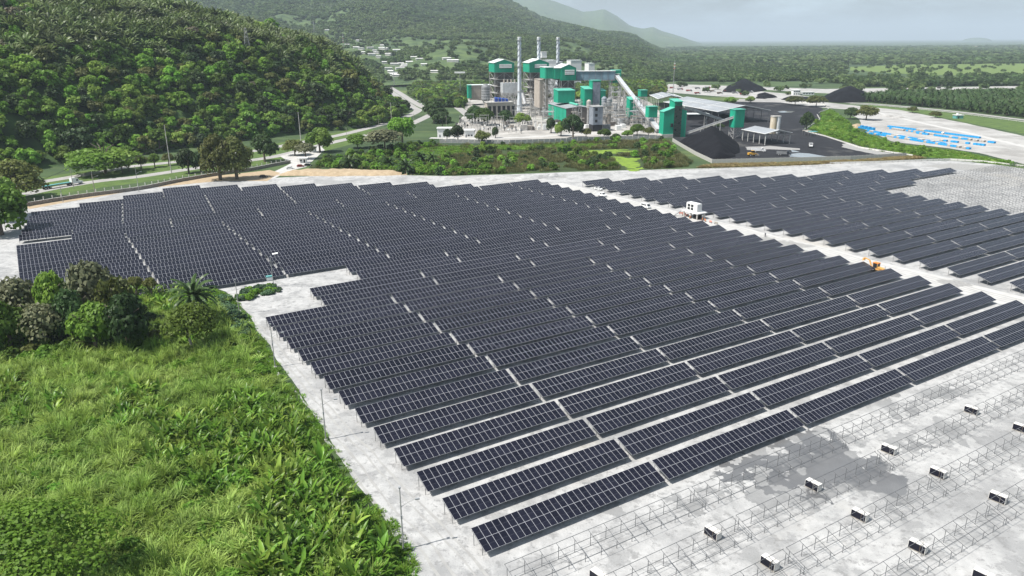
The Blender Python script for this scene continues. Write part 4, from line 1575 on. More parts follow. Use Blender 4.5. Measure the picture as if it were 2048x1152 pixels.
sheet('plant_yard', [G(*p) for p in [(880, 282), (1000, 284), (1100, 281), (1220, 277), (1340, 275), (1345, 250), (1300, 205), (1230, 180), (1100, 175), (960, 185), (925, 205), (935, 225), (900, 262)]], .04, M['plantyard'], jag=2, step=8)


def loc2w(o, x, y):
    c, s = math.cos(PYAW), math.sin(PYAW)
    return o[0] + c * x - s * y, o[1] + s * x + c * y


def corrugate(b, x0, x1, y, z0, z1, step=1.1, mi=0, d=.12):
    k = max(2, int((x1 - x0) / step))
    for i in range(k):
        x = x0 + (x1 - x0) * (i + .5) / k
        b.box(x - step * .2, x + step * .2, y - d, y, z0, z1, mi)


def tower(parent, x0, x1, y0, y1, z1, levels, m, name='steel_frame', w=.55, nx=2, z0=0, brace=True):
    """open steel frame: columns, floor beams, diagonals"""
    b = MB()
    xs = [x0 + (x1 - x0) * i / (nx - 1) for i in range(nx)]
    for x in xs:
        for y in (y0, y1):
            b.box(x - w / 2, x + w / 2, y - w / 2, y + w / 2, z0, z1)
    for k in range(1, levels + 1):
        z = z0 + (z1 - z0) * k / levels
        zp = z0 + (z1 - z0) * (k - 1) / levels
        for y in (y0, y1):
            b.box(x0, x1, y - w * .3, y + w * .3, z - w * .7, z - .02)
            if brace:
                for i in range(nx - 1):
                    p, q = ((xs[i], y, zp), (xs[i + 1], y, z)) if (k + i) % 2 else ((xs[i + 1], y, zp), (xs[i], y, z))
                    b.bar(p, q, w * .45)
        for x in (x0, x1):
            b.box(x - w * .3, x + w * .3, y0, y1, z - w * .75, z - .03)
            if brace:
                b.bar((x, y0, zp), (x, y1, z), w * .45)
    return tag(b.build(name, m, parent), kind=None)


# turbine hall
p0, p1, p3 = G(1132.7, 217.3, 14), G(1182.8, 216, 14), G(1095.9, 207, 14)
p2 = (p1[0] + p3[0] - p0[0], p1[1] + p3[1] - p0[1])
hall_w = math.hypot(p1[0] - p0[0], p1[1] - p0[1])
hall_d = math.hypot(p3[0] - p0[0], p3[1] - p0[1])
yaw_h = math.atan2(p1[1] - p0[1], p1[0] - p0[0])
t = thing('turbine_hall', 'turbine hall with green side wall, taupe gable wall and grey roof', 'building', (p0[0], p0[1], 0), yaw_h)
W_, D_ = hall_w, hall_d
ym_ = W_ / 2
b = MB()
b.add([(0, 0, 0), (W_, 0, 0), (W_, 0, 14), (ym_, 0, 15.4), (0, 0, 14)], [(0, 1, 2, 3, 4)])
b.build('gable_wall', M['taupe'], t)
b = MB(); b.box(-.25, 0, 0, D_, 0, 14)
for k in range(1, 6):
    b.box(-.4, -.25, D_ * k / 6 - .15, D_ * k / 6 + .15, 0, 13.9)
b.build('side_wall', M['green'], t)
MB().box(W_, W_ + .25, 0, D_, 0, 14).build('side_wall', M['green'], t)
MB().box(.1, W_ - .1, D_, D_ + .25, 0, 14).build('rear_wall', M['green'], t)
b = MB()
b.add([(-.8, -.6, 13.95), (ym_, -.6, 15.6), (ym_, D_ + .6, 15.6), (-.8, D_ + .6, 13.95), (-.8, -.6, 14.25), (ym_, -.6, 15.9), (ym_, D_ + .6, 15.9), (-.8, D_ + .6, 14.25)],
      [(0, 3, 2, 1), (4, 5, 6, 7), (0, 1, 5, 4), (2, 3, 7, 6), (3, 0, 4, 7)])
b.add([(ym_, -.6, 15.6), (W_ + .8, -.6, 13.95), (W_ + .8, D_ + .6, 13.95), (ym_, D_ + .6, 15.6), (ym_, -.6, 15.9), (W_ + .8, -.6, 14.25), (W_ + .8, D_ + .6, 14.25), (ym_, D_ + .6, 15.9)],
      [(0, 3, 2, 1), (4, 5, 6, 7), (0, 1, 5, 4), (1, 2, 6, 5), (2, 3, 7, 6)])
rf = b.build('roof', M['greyroof'], t)
b = MB(); b.tube((ym_, 3, 16.6), (ym_, D_ - 2, 16.6), 1.1, 1.1, 10)
b.build('ridge_vent', M['greenroof'], rf)
MB().box(2.2, 5.6, -.2, -.05, 0, 4.2).build('door', M['dark'], t)
MB().tube((W_ * .86, -1.2, 0), (W_ * .86, -1.2, 12.5), .45, .45, 8).build('downpipe', M['lattice'], t)


def boiler_house(pxl, D, wpx, top_e, apex, bot, depth, label, lower=True, leftbox=None):
    """clad boiler head on an open steel frame, louvres in the front"""
    ox, oy = C(pxl, D)
    w = wpx / F_PX * (D * _ct + CAM_H * _st) / math.cos(PYAW)
    ze, za, zb = HT(ox, oy, top_e), HT(ox, oy, apex), HT(ox, oy, bot)
    t = thing('boiler_house', label, 'boiler house', (ox, oy, 0), PYAW)
    b = MB(); b.gable(0, w, 0, depth, zb, ze, za, 'y')
    corrugate(b, .5, w - .5, 0, zb + .1, ze - .2, 1.6, 0, .15)
    b.build('cladding', M['green'], t)
    b = MB()
    for sgn in (0, 1):
        xa, xb = (-.7, w / 2) if sgn == 0 else (w + .7, w / 2)
        za_ = ze - .25
        b.add([(xa, -.6, za_ + .1), (xb, -.6, za + .12), (xb, depth + .6, za + .12), (xa, depth + .6, za_ + .1), (xa, -.6, za_ + .45), (xb, -.6, za + .5), (xb, depth + .6, za + .5), (xa, depth + .6, za_ + .45)],
              [(0, 3, 2, 1), (4, 5, 6, 7), (0, 1, 5, 4), (2, 3, 7, 6), (3, 0, 4, 7)])
    b.build('roof', M['greenroof' if sgn > 5 else 'whiteroof'], t)
    zl = zb + (ze - zb) * .42
    lv = MB().box(w * .26, w * .86, -.35, -.15, zl, zl + (ze - zb) * .42).build('louvre', M['dark'], t)
    for k in range(3):
        z = zl + (ze - zb) * .42 * (k + .35) / 3
        place('blade', MB().box(w * .25, w * .87, -1.1, -.36, z, z + 1.1).mesh('blade', M['white']), lv)
    tower(t, .6, w - .6, 1.0, depth - 1, zb - .02, 5, M['lattice'], nx=3)
    b = MB()
    b.box(w * .2, w * .95, 3.2, depth - 3, zb * .42, zb - .6)
    b.box(w * .3, w * .85, 4.0, depth - 4, 3, zb * .42)
    b.build('furnace', M['boiler'], t)
    for k in (1, 2, 3, 4):
        MB().box(.2, w - .2, .4, depth - .5, zb * k / 5 - .02, zb * k / 5 + .22).build('walkway', M['lattice'], t)
    rngb = random.Random(int(pxl))
    for k in range(7):
        x, z = rngb.uniform(.1, .9) * w, rngb.uniform(.15, .85) * zb
        MB().path([(x, 2.2, z), (x + rngb.uniform(-4, 4), 2.0, z - 6), (x + rngb.uniform(-5, 5), 2.4, max(.5, z - 13))], .45, 8).build('duct', M['silver' if k % 2 else 'beige'], t)
    if leftbox:
        for (fx0, fx1, pt, pb, dd) in leftbox:
            xa, xb = fx0 * w, fx1 * w
            z1_, z0_ = HT(ox, oy, pt), HT(ox, oy, pb)
            c = MB().box(xa, xb, dd, depth - 2, z0_, z1_)
            corrugate(c, xa + .3, xb - .3, dd, z0_ + .1, z1_ - .1, 1.6, 0, .15)
            c.build('side_bay', M['green'], t)
            MB().box(xa - .4, xb + .4, dd - .5, depth - 1.5, z1_ + .01, z1_ + .4).build('bay_roof', M['whiteroof'], t)
            tower(t, xa + .5, xb - .5, dd + .7, depth - 3, z0_ - .02, 6, M['lattice'])
    return t, w


boiler_house(989.5, 850, 39, 126, 119.5, 145, 30, 'farthest boiler house with green gabled head, left of the first chimney')
boiler_house(1059.5, 800, 38, 126, 119, 145, 28, 'middle boiler house with green gabled head behind the second chimney')
t3, w3 = boiler_house(1121.4, 735, 30, 136, 129.5, 161, 24, 'nearest boiler house with green gabled head and side bays',
                      leftbox=[(-.42, -.01, 136.5, 158, 1.5), (-.98, -.43, 135, 157, 3.0)])

# chimneys
for k_, (px, D, lab) in enumerate([(1039, 795, 'pale chimney with spiral strakes, leftmost of the three'), (1077, 828, 'pale chimney with spiral strakes, middle of the three'), (1114.5, 905, 'pale chimney with spiral strakes, rightmost and farthest')]):
    x, y = C(px, D)
    h = HT(x, y, 75.5)
    t = thing('chimney', lab, 'chimney', (x, y, 0), 0, None)
    r0, r1 = 2.9, 1.7
    b = MB()
    zs = [0, 14, h]
    b.path([(0, 0, 0), (0, 0, 16), (0, 0, h * .5), (0, 0, h)], [r0, 2.05, 1.85, r1], 20)
    b.build('shaft', M['chimney'], t)
    b = MB()
    for s in range(3):
        pts = []
        for q in range(41):
            a = 2 * math.pi * (s / 3 + q / 40 * 2.2)
            z = h * .45 + (h * .52) * q / 40
            pts.append((math.cos(a) * 1.83, math.sin(a) * 1.83, z))
        b.path(pts, .32, 4)
    b.build('spiral_strake', M['chimney2'], t)
    for zf in (.28, .62, .97):
        b = MB(); b.tube((0, 0, h * zf), (0, 0, h * zf + .35), 2.9, 2.9, 16)
        for q in range(10):
            a = 2 * math.pi * q / 10
            b.bar((2.8 * math.cos(a), 2.8 * math.sin(a), h * zf + .3), (2.8 * math.cos(a), 2.8 * math.sin(a), h * zf + 1.5), .1)
        b.build('platform', M['lattice'], t)
    MB().tube((0, 0, h), (0, 0, h + .9), 1.95, 1.95, 16).build('rim', M['white'], t)
    MB().bar((0, -2.35, .5), (0, -2.0, h), .5, .2).build('ladder', M['lattice'], t)

# coal gallery with head house and the long inclined conveyor
ox, oy = C(1151.5, 742)
w = 71 / F_PX * 770 / math.cos(PYAW)
zt, zb = HT(ox, oy, 143), HT(ox, oy, 160)
t = thing('coal_gallery', 'blue-glazed coal gallery with white roof running from the nearest boiler house', 'gallery', (ox, oy, 0), PYAW * .3)
b = MB()
b.box(0, w, 0, 6, zb, zt)
b.build('glazing', M['blueglaze'], t)
for k in range(7):
    MB().box(w * k / 6.2 + .1, w * k / 6.2 + .55, -.2, -.02, zb, zt).build('mullion', M['bluegrey'], t)
MB().box(-.3, w + .3, -.7, 6.7, zt + .01, zt + .5).build('roof', M['white'], t)
MB().box(-.1, w + .1, -.3, 6.3, zb - .9, zb - .02).build('girder', M['metalgrey'], t)
for k in (.45, .9):
    tower(t, w * k - 1.2, w * k + 1.2, .8, 5.2, zb - .95, 7, M['lattice'], name='trestle', w=.4)
hx, hy = C(1222.5, 748)
wz = 17 / F_PX * 775
zt2, zb2 = HT(hx, hy, 141), HT(hx, hy, 165.5)
t = thing('transfer_tower', 'green head house on a tall steel trestle at the top of the long conveyor', 'transfer tower', (hx, hy, 0), PYAW * .3)
b = MB(); b.box(0, wz, 0, 9, zb2, zt2); corrugate(b, .3, wz - .3, 0, zb2, zt2 - .1, 1.3); b.build('cladding', M['green'], t)
MB().box(-.4, wz + .4, -.6, 9.6, zt2 + .01, zt2 + .45).build('roof', M['greenroof'], t)
MB().box(wz * .3, wz * .75, -.4, -.16, zb2 + 4, zb2 + 8).build('belt_opening', M['dark'], t)
MB().box(wz * .2, wz * .85, -2, -.45, zb2 + 8.1, zb2 + 8.5).build('canopy', M['white'], t)
tower(t, .4, wz - .4, .6, 8.4, zb2 - .02, 7, M['lattice'], nx=2, w=.5)
# inclined conveyor
a0 = Vector((hx + wz * .5, hy - .5, zb2 + 6))
e0 = Vector((*G(1317, 268), 2.5))
t = thing('inclined_conveyor', 'long inclined coal conveyor descending to the right from the green head house', 'conveyor', (0, 0, 0))
b = MB()
dv = (e0 - a0)
b.bar(a0, e0, 3.4, 2.0)
b.build('gallery', M['lattice'], t)
up_ = Vector((0, 0, 1))
off = Vector((dv.y, -dv.x, 0)).normalized()
MB().bar(a0 + up_ * 1.35, e0 + up_ * 1.35, 3.9, .35).build('roof', M['silver'], t)
b = MB()
nseg = 26
for k in range(nseg):
    p = a0.lerp(e0, k / nseg) - up_ * 1.1 - off * 1.3
    q = a0.lerp(e0, (k + 1) / nseg) - up_ * 1.1 - off * 1.3
    m_ = p.lerp(q, .5) - up_ * 1.4
    b.bar(p, m_, .2); b.bar(m_, q, .2)
b.build('truss', M['metalgrey'], t)
for f_ in (.18, .38, .6, .8):
    c = a0.lerp(e0, f_)
    b = MB()
    for s in (-1, 1):
        f0 = c + off * s * 3 - up_ * c.z
        b.bar(c + off * s * 1.2 - up_ * 1.2, f0, .5)
        b.bar(c + off * -s * 1.2 - up_ * (c.z * .5), f0, .3)
        b.bar(c + off * s * 2 - up_ * (c.z * .5), c - off * s * 1.6 - up_ * 2, .3)
    b.build('trestle', M['lattice'], t)


def cbox(name, label, cat, px0, px1, pt, pb, D, depth, m, roof='greenroof', yaw=None, base=None, legs=0, ribs=1.2, slope=0.0):
    """clad box building set by its front face; legs>0 puts it on a frame"""
    ox, oy = C(px0, D)
    yw = PYAW if yaw is None else yaw
    w = (px1 - px0) / F_PX * (D * _ct + CAM_H * _st) / math.cos(yw)
    z1_, z0_ = HT(ox, oy, pt), (HT(ox, oy, pb) if pb else 0)
    z0_ = max(z0_, 0)
    t = thing(name, label, cat, (ox, oy, 0), yw)
    b = MB(); b.prism([(0, 0), (w, 0), (w, depth), (0, depth)], z0_, [z1_, z1_, z1_ + slope, z1_ + slope])
    if ribs:
        corrugate(b, .3, w - .3, 0, z0_ + .05, z1_ - .1, ribs)
    b.build('cladding', M[m], t)
    c = MB(); c.prism([(-.4, -.5), (w + .4, -.5), (w + .4, depth + .5), (-.4, depth + .5)], [z1_ + .01, z1_ + .01, z1_ + slope + .01, z1_ + slope + .01], [z1_ + .4, z1_ + .4, z1_ + slope + .4, z1_ + slope + .4])
    c.build('roof', M[roof], t)
    if legs and z0_ > 1.5:
        tower(t, .3, w - .3, .4, depth - .4, z0_ - .02, legs, M['lattice'], w=.4)
    return t, w, z0_, z1_


cbox('ash_building', 'low green plant building below the nearest boiler house', 'building', 1116, 1150, 182, 206, 690, 14, 'green', slope=1.0)
cbox('crusher_house', 'green sloped-roof crusher house beside the dark transfer tower', 'building', 1169, 1184, 179, 212, 700, 12, 'green', slope=2.0)
t, w, z0_, z1_ = cbox('transfer_tower', 'tall dark green tower under the blue-glazed gallery', 'transfer tower', 1184, 1201, 161.6, 215, 703, 9, 'green')
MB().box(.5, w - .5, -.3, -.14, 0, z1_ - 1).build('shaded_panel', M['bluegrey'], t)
cbox('crusher_house', 'green annexe right of the dark tower under the gallery', 'building', 1201.5, 1211, 182, 214, 705, 9, 'green', slope=1.5)
cbox('filter_house', 'tall beige filter casing left of the nearest boiler house', 'filter house', 1079, 1096, 160, 216, 742, 20, 'beige', 'beige', legs=3, ribs=2.0)
t, w, z0_, z1_ = cbox('pump_building', 'blue-grey corrugated building with dark base right of the turbine hall', 'building', 1187, 1207, 214, 250, 612, 10, 'bluegrey', 'lattice', ribs=.9)
MB().box(.1, w - .1, .2, 9.6, 0, max(z0_, 4) - .02).build('base', M['dark'], t)
for k in range(3):
    MB().box(w * .2, w * .45, -.35, -.14, z0_ + 2 + 4.6 * k, z0_ + 4.2 + 4.6 * k).build('window', M['dark'], t)
cbox('turbine_annexe', 'long low hall with pale roof at the left of the plant', 'building', 940, 984, 171, 200, 880, 16, 'beige', 'whiteroof', ribs=3)
cbox('gable_block', 'green end wall of the long low hall at the plant left edge', 'building', 937, 943.5, 171, 197, 872, 9, 'green')
cbox('water_tank', 'white box water tank on a frame between the chimneys', 'tank', 1082.5, 1093, 104, 115.5, 905, 7, 'white', 'white', legs=8, ribs=0)
for k_, (a_, b_, pt, D) in enumerate([(1094, 1112, 121, 960), (1112, 1124, 124, 985), (1140, 1162, 121, 1150), (1176, 1188, 127, 1200)]):
    cbox('storage_shed', '%s pale-roofed shed from the left behind the boiler houses' % ordn(k_ + 1), 'shed', a_, b_, pt, None, D, 20, 'white', 'whiteroof', ribs=0)
cbox('transfer_tower', 'small green transfer box on legs above the conveyor yard', 'transfer tower', 1281, 1294.5, 181, 193.5, 715, 7, 'green', legs=5)
cbox('transfer_tower', 'green transfer box on legs left of the tall green coal tower', 'transfer tower', 1299, 1317, 214, 235, 610, 7, 'green', legs=3)
cbox('transfer_tower', 'weathered green tower behind the long inclined conveyor', 'transfer tower', 1260, 1280, 200, 236, 672, 8, 'green', slope=2)
# silver filter plant with hoppers and ducts, dark silo
ox, oy = C(1006, 815)
t = thing('precipitator', 'silver dust precipitator with hoppers left of the first chimney', 'precipitator', (ox, oy, 0), PYAW)
zt, zb = HT(ox, oy, 166), HT(ox, oy, 186)
MB().box(0, 17, 0, 12, zb, zt).build('casing', M['silver'], t)
for i in range(3):
    for j in range(2):
        x0, y0 = i * 5.7 + .1, j * 6 + .1
        b = MB()
        b.add([(x0, y0, zb), (x0 + 5.4, y0, zb), (x0 + 5.4, y0 + 5.7, zb), (x0, y0 + 5.7, zb), (x0 + 2.2, y0 + 2.4, zb - 5), (x0 + 3.2, y0 + 2.4, zb - 5), (x0 + 3.2, y0 + 3.3, zb - 5), (x0 + 2.2, y0 + 3.3, zb - 5)],
              [(0, 1, 5, 4), (1, 2, 6, 5), (2, 3, 7, 6), (3, 0, 4, 7), (4, 5, 6, 7)])
        b.build('hopper', M['silver'], t)
tower(t, .4, 16.6, .5, 11.5, zb - .05, 2, M['lattice'], nx=4)
b = MB(); b.path([(17, 6, zb + 3), (21, 4, zb + 1), (23, 0, zb - 6), (24, -3, 6)], [2.6, 2.4, 2.0, 1.8], 12); b.build('duct', M['silver'], t)
for k in range(4):
    MB().tube((2 + 4 * k, 3, zt), (2 + 4 * k, 3, zt + 3.5), .9, .9, 8).build('vent', M['beige'], t)
for k_, (px, D, r, pt, pb, m_, lab) in enumerate([(971.5, 812, 4.6, 173, 199, 'metalgrey', 'dark ribbed silo on legs at the left of the plant'), (1208.5, 690, 2.4, 196, 213, 'bluegrey', 'dark banded tank left of the trestles'),
                                              (1219, 684, 2.4, 198, 216, 'metalgrey', 'dark banded tank beside the conveyor trestle'), (1178, 640, 1.9, 202, 216, 'beige', 'beige vessel behind the turbine hall roof')]):
    x, y = C(px, D)
    z1_, z0_ = HT(x, y, pt), HT(x, y, pb)
    t = thing('silo', lab, 'silo', (x, y, 0))
    MB().path([(0, 0, z0_), (0, 0, z1_), (0, 0, z1_ + r * .6)], [r, r, r * .35], 18).build('shell', M[m_], t)
    MB().path([(0, 0, z0_ - r), (0, 0, z0_ - .02)], [r * .3, r], 14).build('cone', M[m_], t)
    for k in range(5):
        z = z0_ + (z1_ - z0_) * (k + .5) / 5
        MB().tube((0, 0, z), (0, 0, z + .35), r + .18, r + .18, 18).build('band', M['silver'], t)
    for k in range(4):
        a = math.pi / 4 + k * math.pi / 2
        MB().bar((math.cos(a) * r * .85, math.sin(a) * r * .85, 0), (math.cos(a) * r * .85, math.sin(a) * r * .85, z0_), .4).build('leg', M['lattice'], t)
# cooling tower deck with blue tarp
ox, oy = C(974, 705)
t = thing('cooling_tower', 'concrete cooling tower deck with posts before the silver precipitator', 'cooling tower', (ox, oy, 0), PYAW)
zt = HT(ox, oy, 206)
MB().box(0, 25, 0, 12, 0, zt).build('basin', M['beige'], t)
MB().box(-.5, 25.5, -.5, 12.5, zt + .01, zt + .5).build('deck', M['concrete'], t)
for k in range(6):
    MB().box(1 + 4.5 * k, 3.8 + 4.5 * k, -.2, -.02, 1, zt - 3).build('air_inlet', M['dark'], t)
for k in range(8):
    MB().tube((1 + 3.3 * k, 1, zt + .52), (1 + 3.3 * k, 1, zt + 5), .22, .22, 6).build('post', M['lattice'], t)
x, y = loc2w((ox, oy), 8, 4)
b = MB(); b.prism([(0, 0), (13, -.5), (12.5, 4), (.5, 4.5)], 0, [3.2, 2.2, 2.6, 4.2]); b.build('x', M['tarp'])
o = bpy.data.objects['x']; o.name = 'tarpaulin'; o.location = (x, y, zt + .55); o.rotation_euler = (0, 0, PYAW)
tag(o, 'blue tarpaulin spread over the cooling tower deck', 'tarpaulin')

# pipe racks and yard clutter between boilers and conveyor
rg = random.Random(5)
for k_, (px, D, w_, d_, h_, lv, lab) in enumerate([(1226, 700, 7, 6, 30, 6, 'tall'), (1240, 690, 5, 5, 27, 6, 'second'), (1252, 680, 5, 5, 24, 5, 'third'), (1212, 668, 8, 7, 18, 4, 'lower'), (1234, 652, 10, 6, 12, 3, 'broad low'), (1268, 640, 8, 5, 10, 3, 'short'),
                                               (1088, 680, 9, 5, 14, 3, 'narrow'), (1064, 770, 10, 8, 22, 4, 'dark'), (1044, 850, 10, 8, 30, 5, 'rear')]):
    x, y = C(px, D)
    t = thing('pipe_rack', '%s open steel pipe rack with pipes inside the power plant' % lab, 'pipe rack', (x, y, 0), PYAW)
    tower(t, 0, w_, 0, d_, h_, lv, M['lattice'], w=.38)
    for q in range(4):
        z = h_ * rg.uniform(.2, .95)
        MB().tube((-1, d_ * rg.random(), z), (w_ + 1, d_ * rg.random(), z), .35, .35, 8).build('pipe', M[rg.choice(['silver', 'beige', 'metalgrey'])], t)
    if k_ < 5:
        MB().tube((w_ * .5, d_ * .5, 0), (w_ * .5, d_ * .5, h_ * .5), w_ * .28, w_ * .28, 10).build('vessel', M[rg.choice(['silver', 'beige', 'boiler'])], t)
for i in range(18):
    px, D = (rg.uniform(1150, 1300), rg.uniform(640, 720)) if i < 12 else (rg.uniform(985, 1090), rg.uniform(730, 850))
    x, y = C(px, D)
    w_, d_, h_ = rg.uniform(4, 9), rg.uniform(4, 7), rg.uniform(7, 24)
    t = thing('pipe_rack', 'slender steel pipe rack in the tangle of pipework of the power plant', 'pipe rack', (x, y, 0), PYAW + rg.uniform(-.3, .3), 'slender pipe racks in the plant')
    tower(t, 0, w_, 0, d_, h_, rg.randint(3, 6), M['lattice'], w=.28)
    for q in range(3):
        z = h_ * rg.uniform(.2, .95)
        MB().path([(-4, d_ * rg.random(), z), (w_ * .5, d_ * .5, z), (w_ * .6, d_ * .4, max(1, z - 6)), (w_ + 4, d_ * .4, max(1, z - 6))], .4, 7).build('pipe', M[rg.choice(['silver', 'beige', 'metalgrey', 'boiler'])], t)
k_ = 0
for i in range(40):
    px, D = rg.uniform(1000, 1310), rg.uniform(620, 760)
    x, y = C(px, D)
    a_, b_, h_ = rg.uniform(2, 7), rg.uniform(2, 5), rg.uniform(1.5, 5)
    tag(MB().box(0, a_, 0, b_, 0, h_).build('equipment_box', M[rg.choice(['beige', 'concrete', 'metalgrey', 'white', 'silver', 'boiler'])], None, (x, y, .04), PYAW), 'small plant equipment box on the paving among the boiler houses', 'equipment', 'small equipment boxes on the plant paving')

# substation
for i in range(5):
    for j in range(4):
        px, py = 925 + i * 30 + j * 5, 262 - j * 9
        x, y = G(px, py)
        t = thing('substation_gantry', '%s steel gantry from the left in the %s row of the substation' % (ordn(i + 1), ordn(j + 1)), 'gantry', (x, y, 0), .1 * ((i * 3 + j) % 3 - 1), 'substation gantries')
        h = 8.5 + (i * 7 + j * 3) % 4
        for s in (0, 7.5):
            b = MB()
            for dx, dy in ((-.35, -.35), (.35, -.35), (.35, .35), (-.35, .35)):
                b.bar((s + dx, dy, 0), (s + dx * .5, dy * .5, h), .12)
            for k in range(5):
                z = h * k / 5
                b.bar((s - .35, -.35, z), (s + .35, -.35, z + h / 5), .08)
            b.build('mast', M['lattice'], t)
        MB().bar((0, 0, h * .92), (7.5, 0, h * .92), .5, .35).build('beam', M['lattice'], t)
        for s in (1.6, 3.7, 5.8):
            MB().tube((s, 0, h * .92 - 1.8), (s, 0, h * .92 - .2), .14, .14, 6).build('insulator', M['taupe'], t)
for i in range(120):
    x, y = G(rg.uniform(912, 1064), rg.uniform(236, 270))
    t = thing('switchgear', 'small grey substation switchgear unit on a post between the gantries', 'switchgear', (x, y, 0), rg.uniform(0, 3), 'switchgear units of the substation')
    MB().box(-.25, .25, -.25, .25, 0, 2.2).build('pedestal', M['concrete'], t)
    MB().box(-.7, .7, -.5, .5, 2.21, 3.4).build('tank', M[rg.choice(['metalgrey', 'lattice', 'white', 'dark'])], t)
    MB().tube((-.3, 0, 3.41), (-.3, 0, 5), .16, .1, 6).build('bushing', M['boiler'], t)
for px0, px1, pt, py, lab in [(875, 908, 256, 275, 'white control building with pale roof at the left of the substation'), (929, 948, 260, 275, 'smaller white control building right of the dark ragged tree')]:
    x, y = G(px0, py)
    w = (px1 - px0) / F_PX * (y * _ct + CAM_H * _st)
    h = HT(x, y, pt)
    t = thing('control_building', lab, 'building', (x, y, 0))
    MB().box(0, w, 0, 7, 0, h - .5).build('wall', M['white'], t)
    MB().box(-.5, w + .5, -.8, 7.8, h - .49, h).build('roof', M['white'], t)
    MB().box(w * .1, w * .1 + 1.2, -.12, -.02, 0, 2.2).build('door', M['metalgrey'], t)
    for k in range(2):
        MB().box(w * (.35 + .3 * k), w * (.35 + .3 * k) + 1.5, -.12, -.02, 1.1, 2.2).build('window', M['carglass'], t)
for k_, (a_, pt, py) in enumerate([(1068, 241, 257), (1076, 243, 259), (1084, 243, 260)]):
    x, y = G(a_, py)
    h = HT(x, y, pt)
    t = thing('transformer_bay', '%s grey concrete transformer bay left of the turbine hall' % ordn(k_ + 1), 'transformer', (x, y, 0), PYAW)
    MB().box(0, 3.6, 0, 5, 0, h).build('fire_wall', M['concrete'], t)
    MB().box(.4, 3.2, -2.2, -.05, .3, h * .7).build('transformer', M['white'], t)

# plant front wall in panels
M['panelwall'] = mat('stained_panel_wall', (.34, .34, .33), .9, col2=(.22, .23, .23), vscale=.25, detail=6)
t = thing('plant_wall', 'long grey panel wall along the front of the power plant', 'wall')
line = [Vector(G(*p)) for p in [(880, 286), (1020, 287.5), (1100, 285), (1220, 279.5), (1322, 278)]]
pan = MB().box(0, 3.9, -.1, .1, 0, 2.7).mesh('panel', M['panelwall'])
pst = MB().box(-.16, .16, -.16, .16, 0, 3.0).mesh('post', M['concrete'])
for a, c in zip(line[:-1], line[1:]):
    n_ = max(1, int((c - a).length / 4))
    yw = math.atan2(c.y - a.y, c.x - a.x)
    for k in range(n_):
        p = a.lerp(c, k / n_)
        place('panel', pan, t, (p.x, p.y, 0), yw)
        place('post', pst, t, (p.x, p.y, 0), yw)

# ------------------------------------------------------------------ coal yard
sheet('coal_yard', [G(*p) for p in [(1346, 283), (1390, 309), (1424, 325), (1560, 322), (1700, 318.5), (1812, 312), (1770, 300), (1700, 284), (1640, 266), (1606, 258), (1632, 240), (1655, 226), (1640, 214), (1560, 205), (1480, 203), (1400, 205),
                                  (1320, 215), (1318, 250), (1345, 272)]], .05, M['coal'], jag=1.5, step=6)
sheet('ash_patch', [G(*p) for p in [(1690, 287), (1730, 296), (1790, 308), (1770, 312), (1720, 303), (1680, 294)]], .07, M['gravel'], jag=2.5, step=4)
sheet('ash_patch', [G(*p) for p in [(1490, 294), (1540, 292), (1600, 297), (1600, 300), (1540, 299), (1495, 300)]], .07, M['gravel'], jag=2, step=4)
for k_, pl in enumerate([[(1580, 308), (1600, 306), (1618, 307), (1640, 311), (1675, 316.5), (1640, 318.5), (1612, 320), (1609, 315), (1580, 313.5)],
                         [(1555, 223.5), (1570, 221.8), (1590, 223), (1582, 225.5), (1560, 225)], [(1581, 300), (1592, 302), (1600, 304.5), (1584, 304.5)]]):
    sheet('puddle', [G(*p) for p in pl], .09, M['water'], jag=.8, step=3, seed=k_ + 3)


def panel_wall(name, label, pts, h, m, seg=3.0, cap=None):
    t = thing(name, label, 'wall')
    pan = MB().box(0.02, seg - .02, -.11, .11, 0, h).mesh('panel', M[m])
    pst = MB().box(-.15, .15, -.17, .17, 0, h + .12).mesh('post', M['concrete'])
    line = [Vector(p) for p in pts]
    for a, c in zip(line[:-1], line[1:]):
        n_ = max(1, int(round((c - a).length / seg)))
        yw = math.atan2(c.y - a.y, c.x - a.x)
        for k in range(n_):
            p = a.lerp(c, k / n_)
            place('panel', pan, t, (p.x, p.y, 0), yw)
            place('post', pst, t, (p.x, p.y, 0), yw)
    return t


M['palewall'] = mat('pale_concrete_panels', (.42, .41, .38), .9, var=.15, vscale=.3)
panel_wall('coal_yard_wall', 'pale concrete panel wall around the front of the coal yard', [G(*p) for p in [(1345, 283), (1366, 296), (1390, 310), (1424, 326.5), (1560, 323.5), (1700, 319.5), (1812, 313.5)]], 2.4, 'palewall')
panel_wall('channel_wall', 'low white channel kerb between the coal yard and the meadow', [G(*p) for p in [(1638, 226), (1657, 219), (1650, 210), (1600, 205)]], .9, 'whitepost', 4)
panel_wall('channel_wall', 'low white kerb curving along the right side of the coal yard', [G(*p) for p in [(1606, 262), (1640, 240), (1634, 230)]], 1.0, 'whitepost', 4)
panel_wall('channel_wall', 'long low white kerb from the coal yard gate down to the panels', [G(*p) for p in [(1610, 263), (1650, 273), (1720, 296), (1770, 304), (1826, 312)]], .9, 'whitepost', 4)
panel_wall('yard_kerb', 'low concrete kerb along the far right corner of the solar yard', [G(*p) for p in [(1660, 328), (1760, 325.5), (1900, 320.5), (1960, 324), (2048, 334), (2200, 352)]], 1.1, 'whitepost', 4)
panel_wall('yard_kerb', 'low concrete kerb behind the solar field right of the marsh', [G(*p) for p in [(1320, 341), (1430, 338), (1560, 334), (1662, 332)]], .5, 'whitepost', 4)

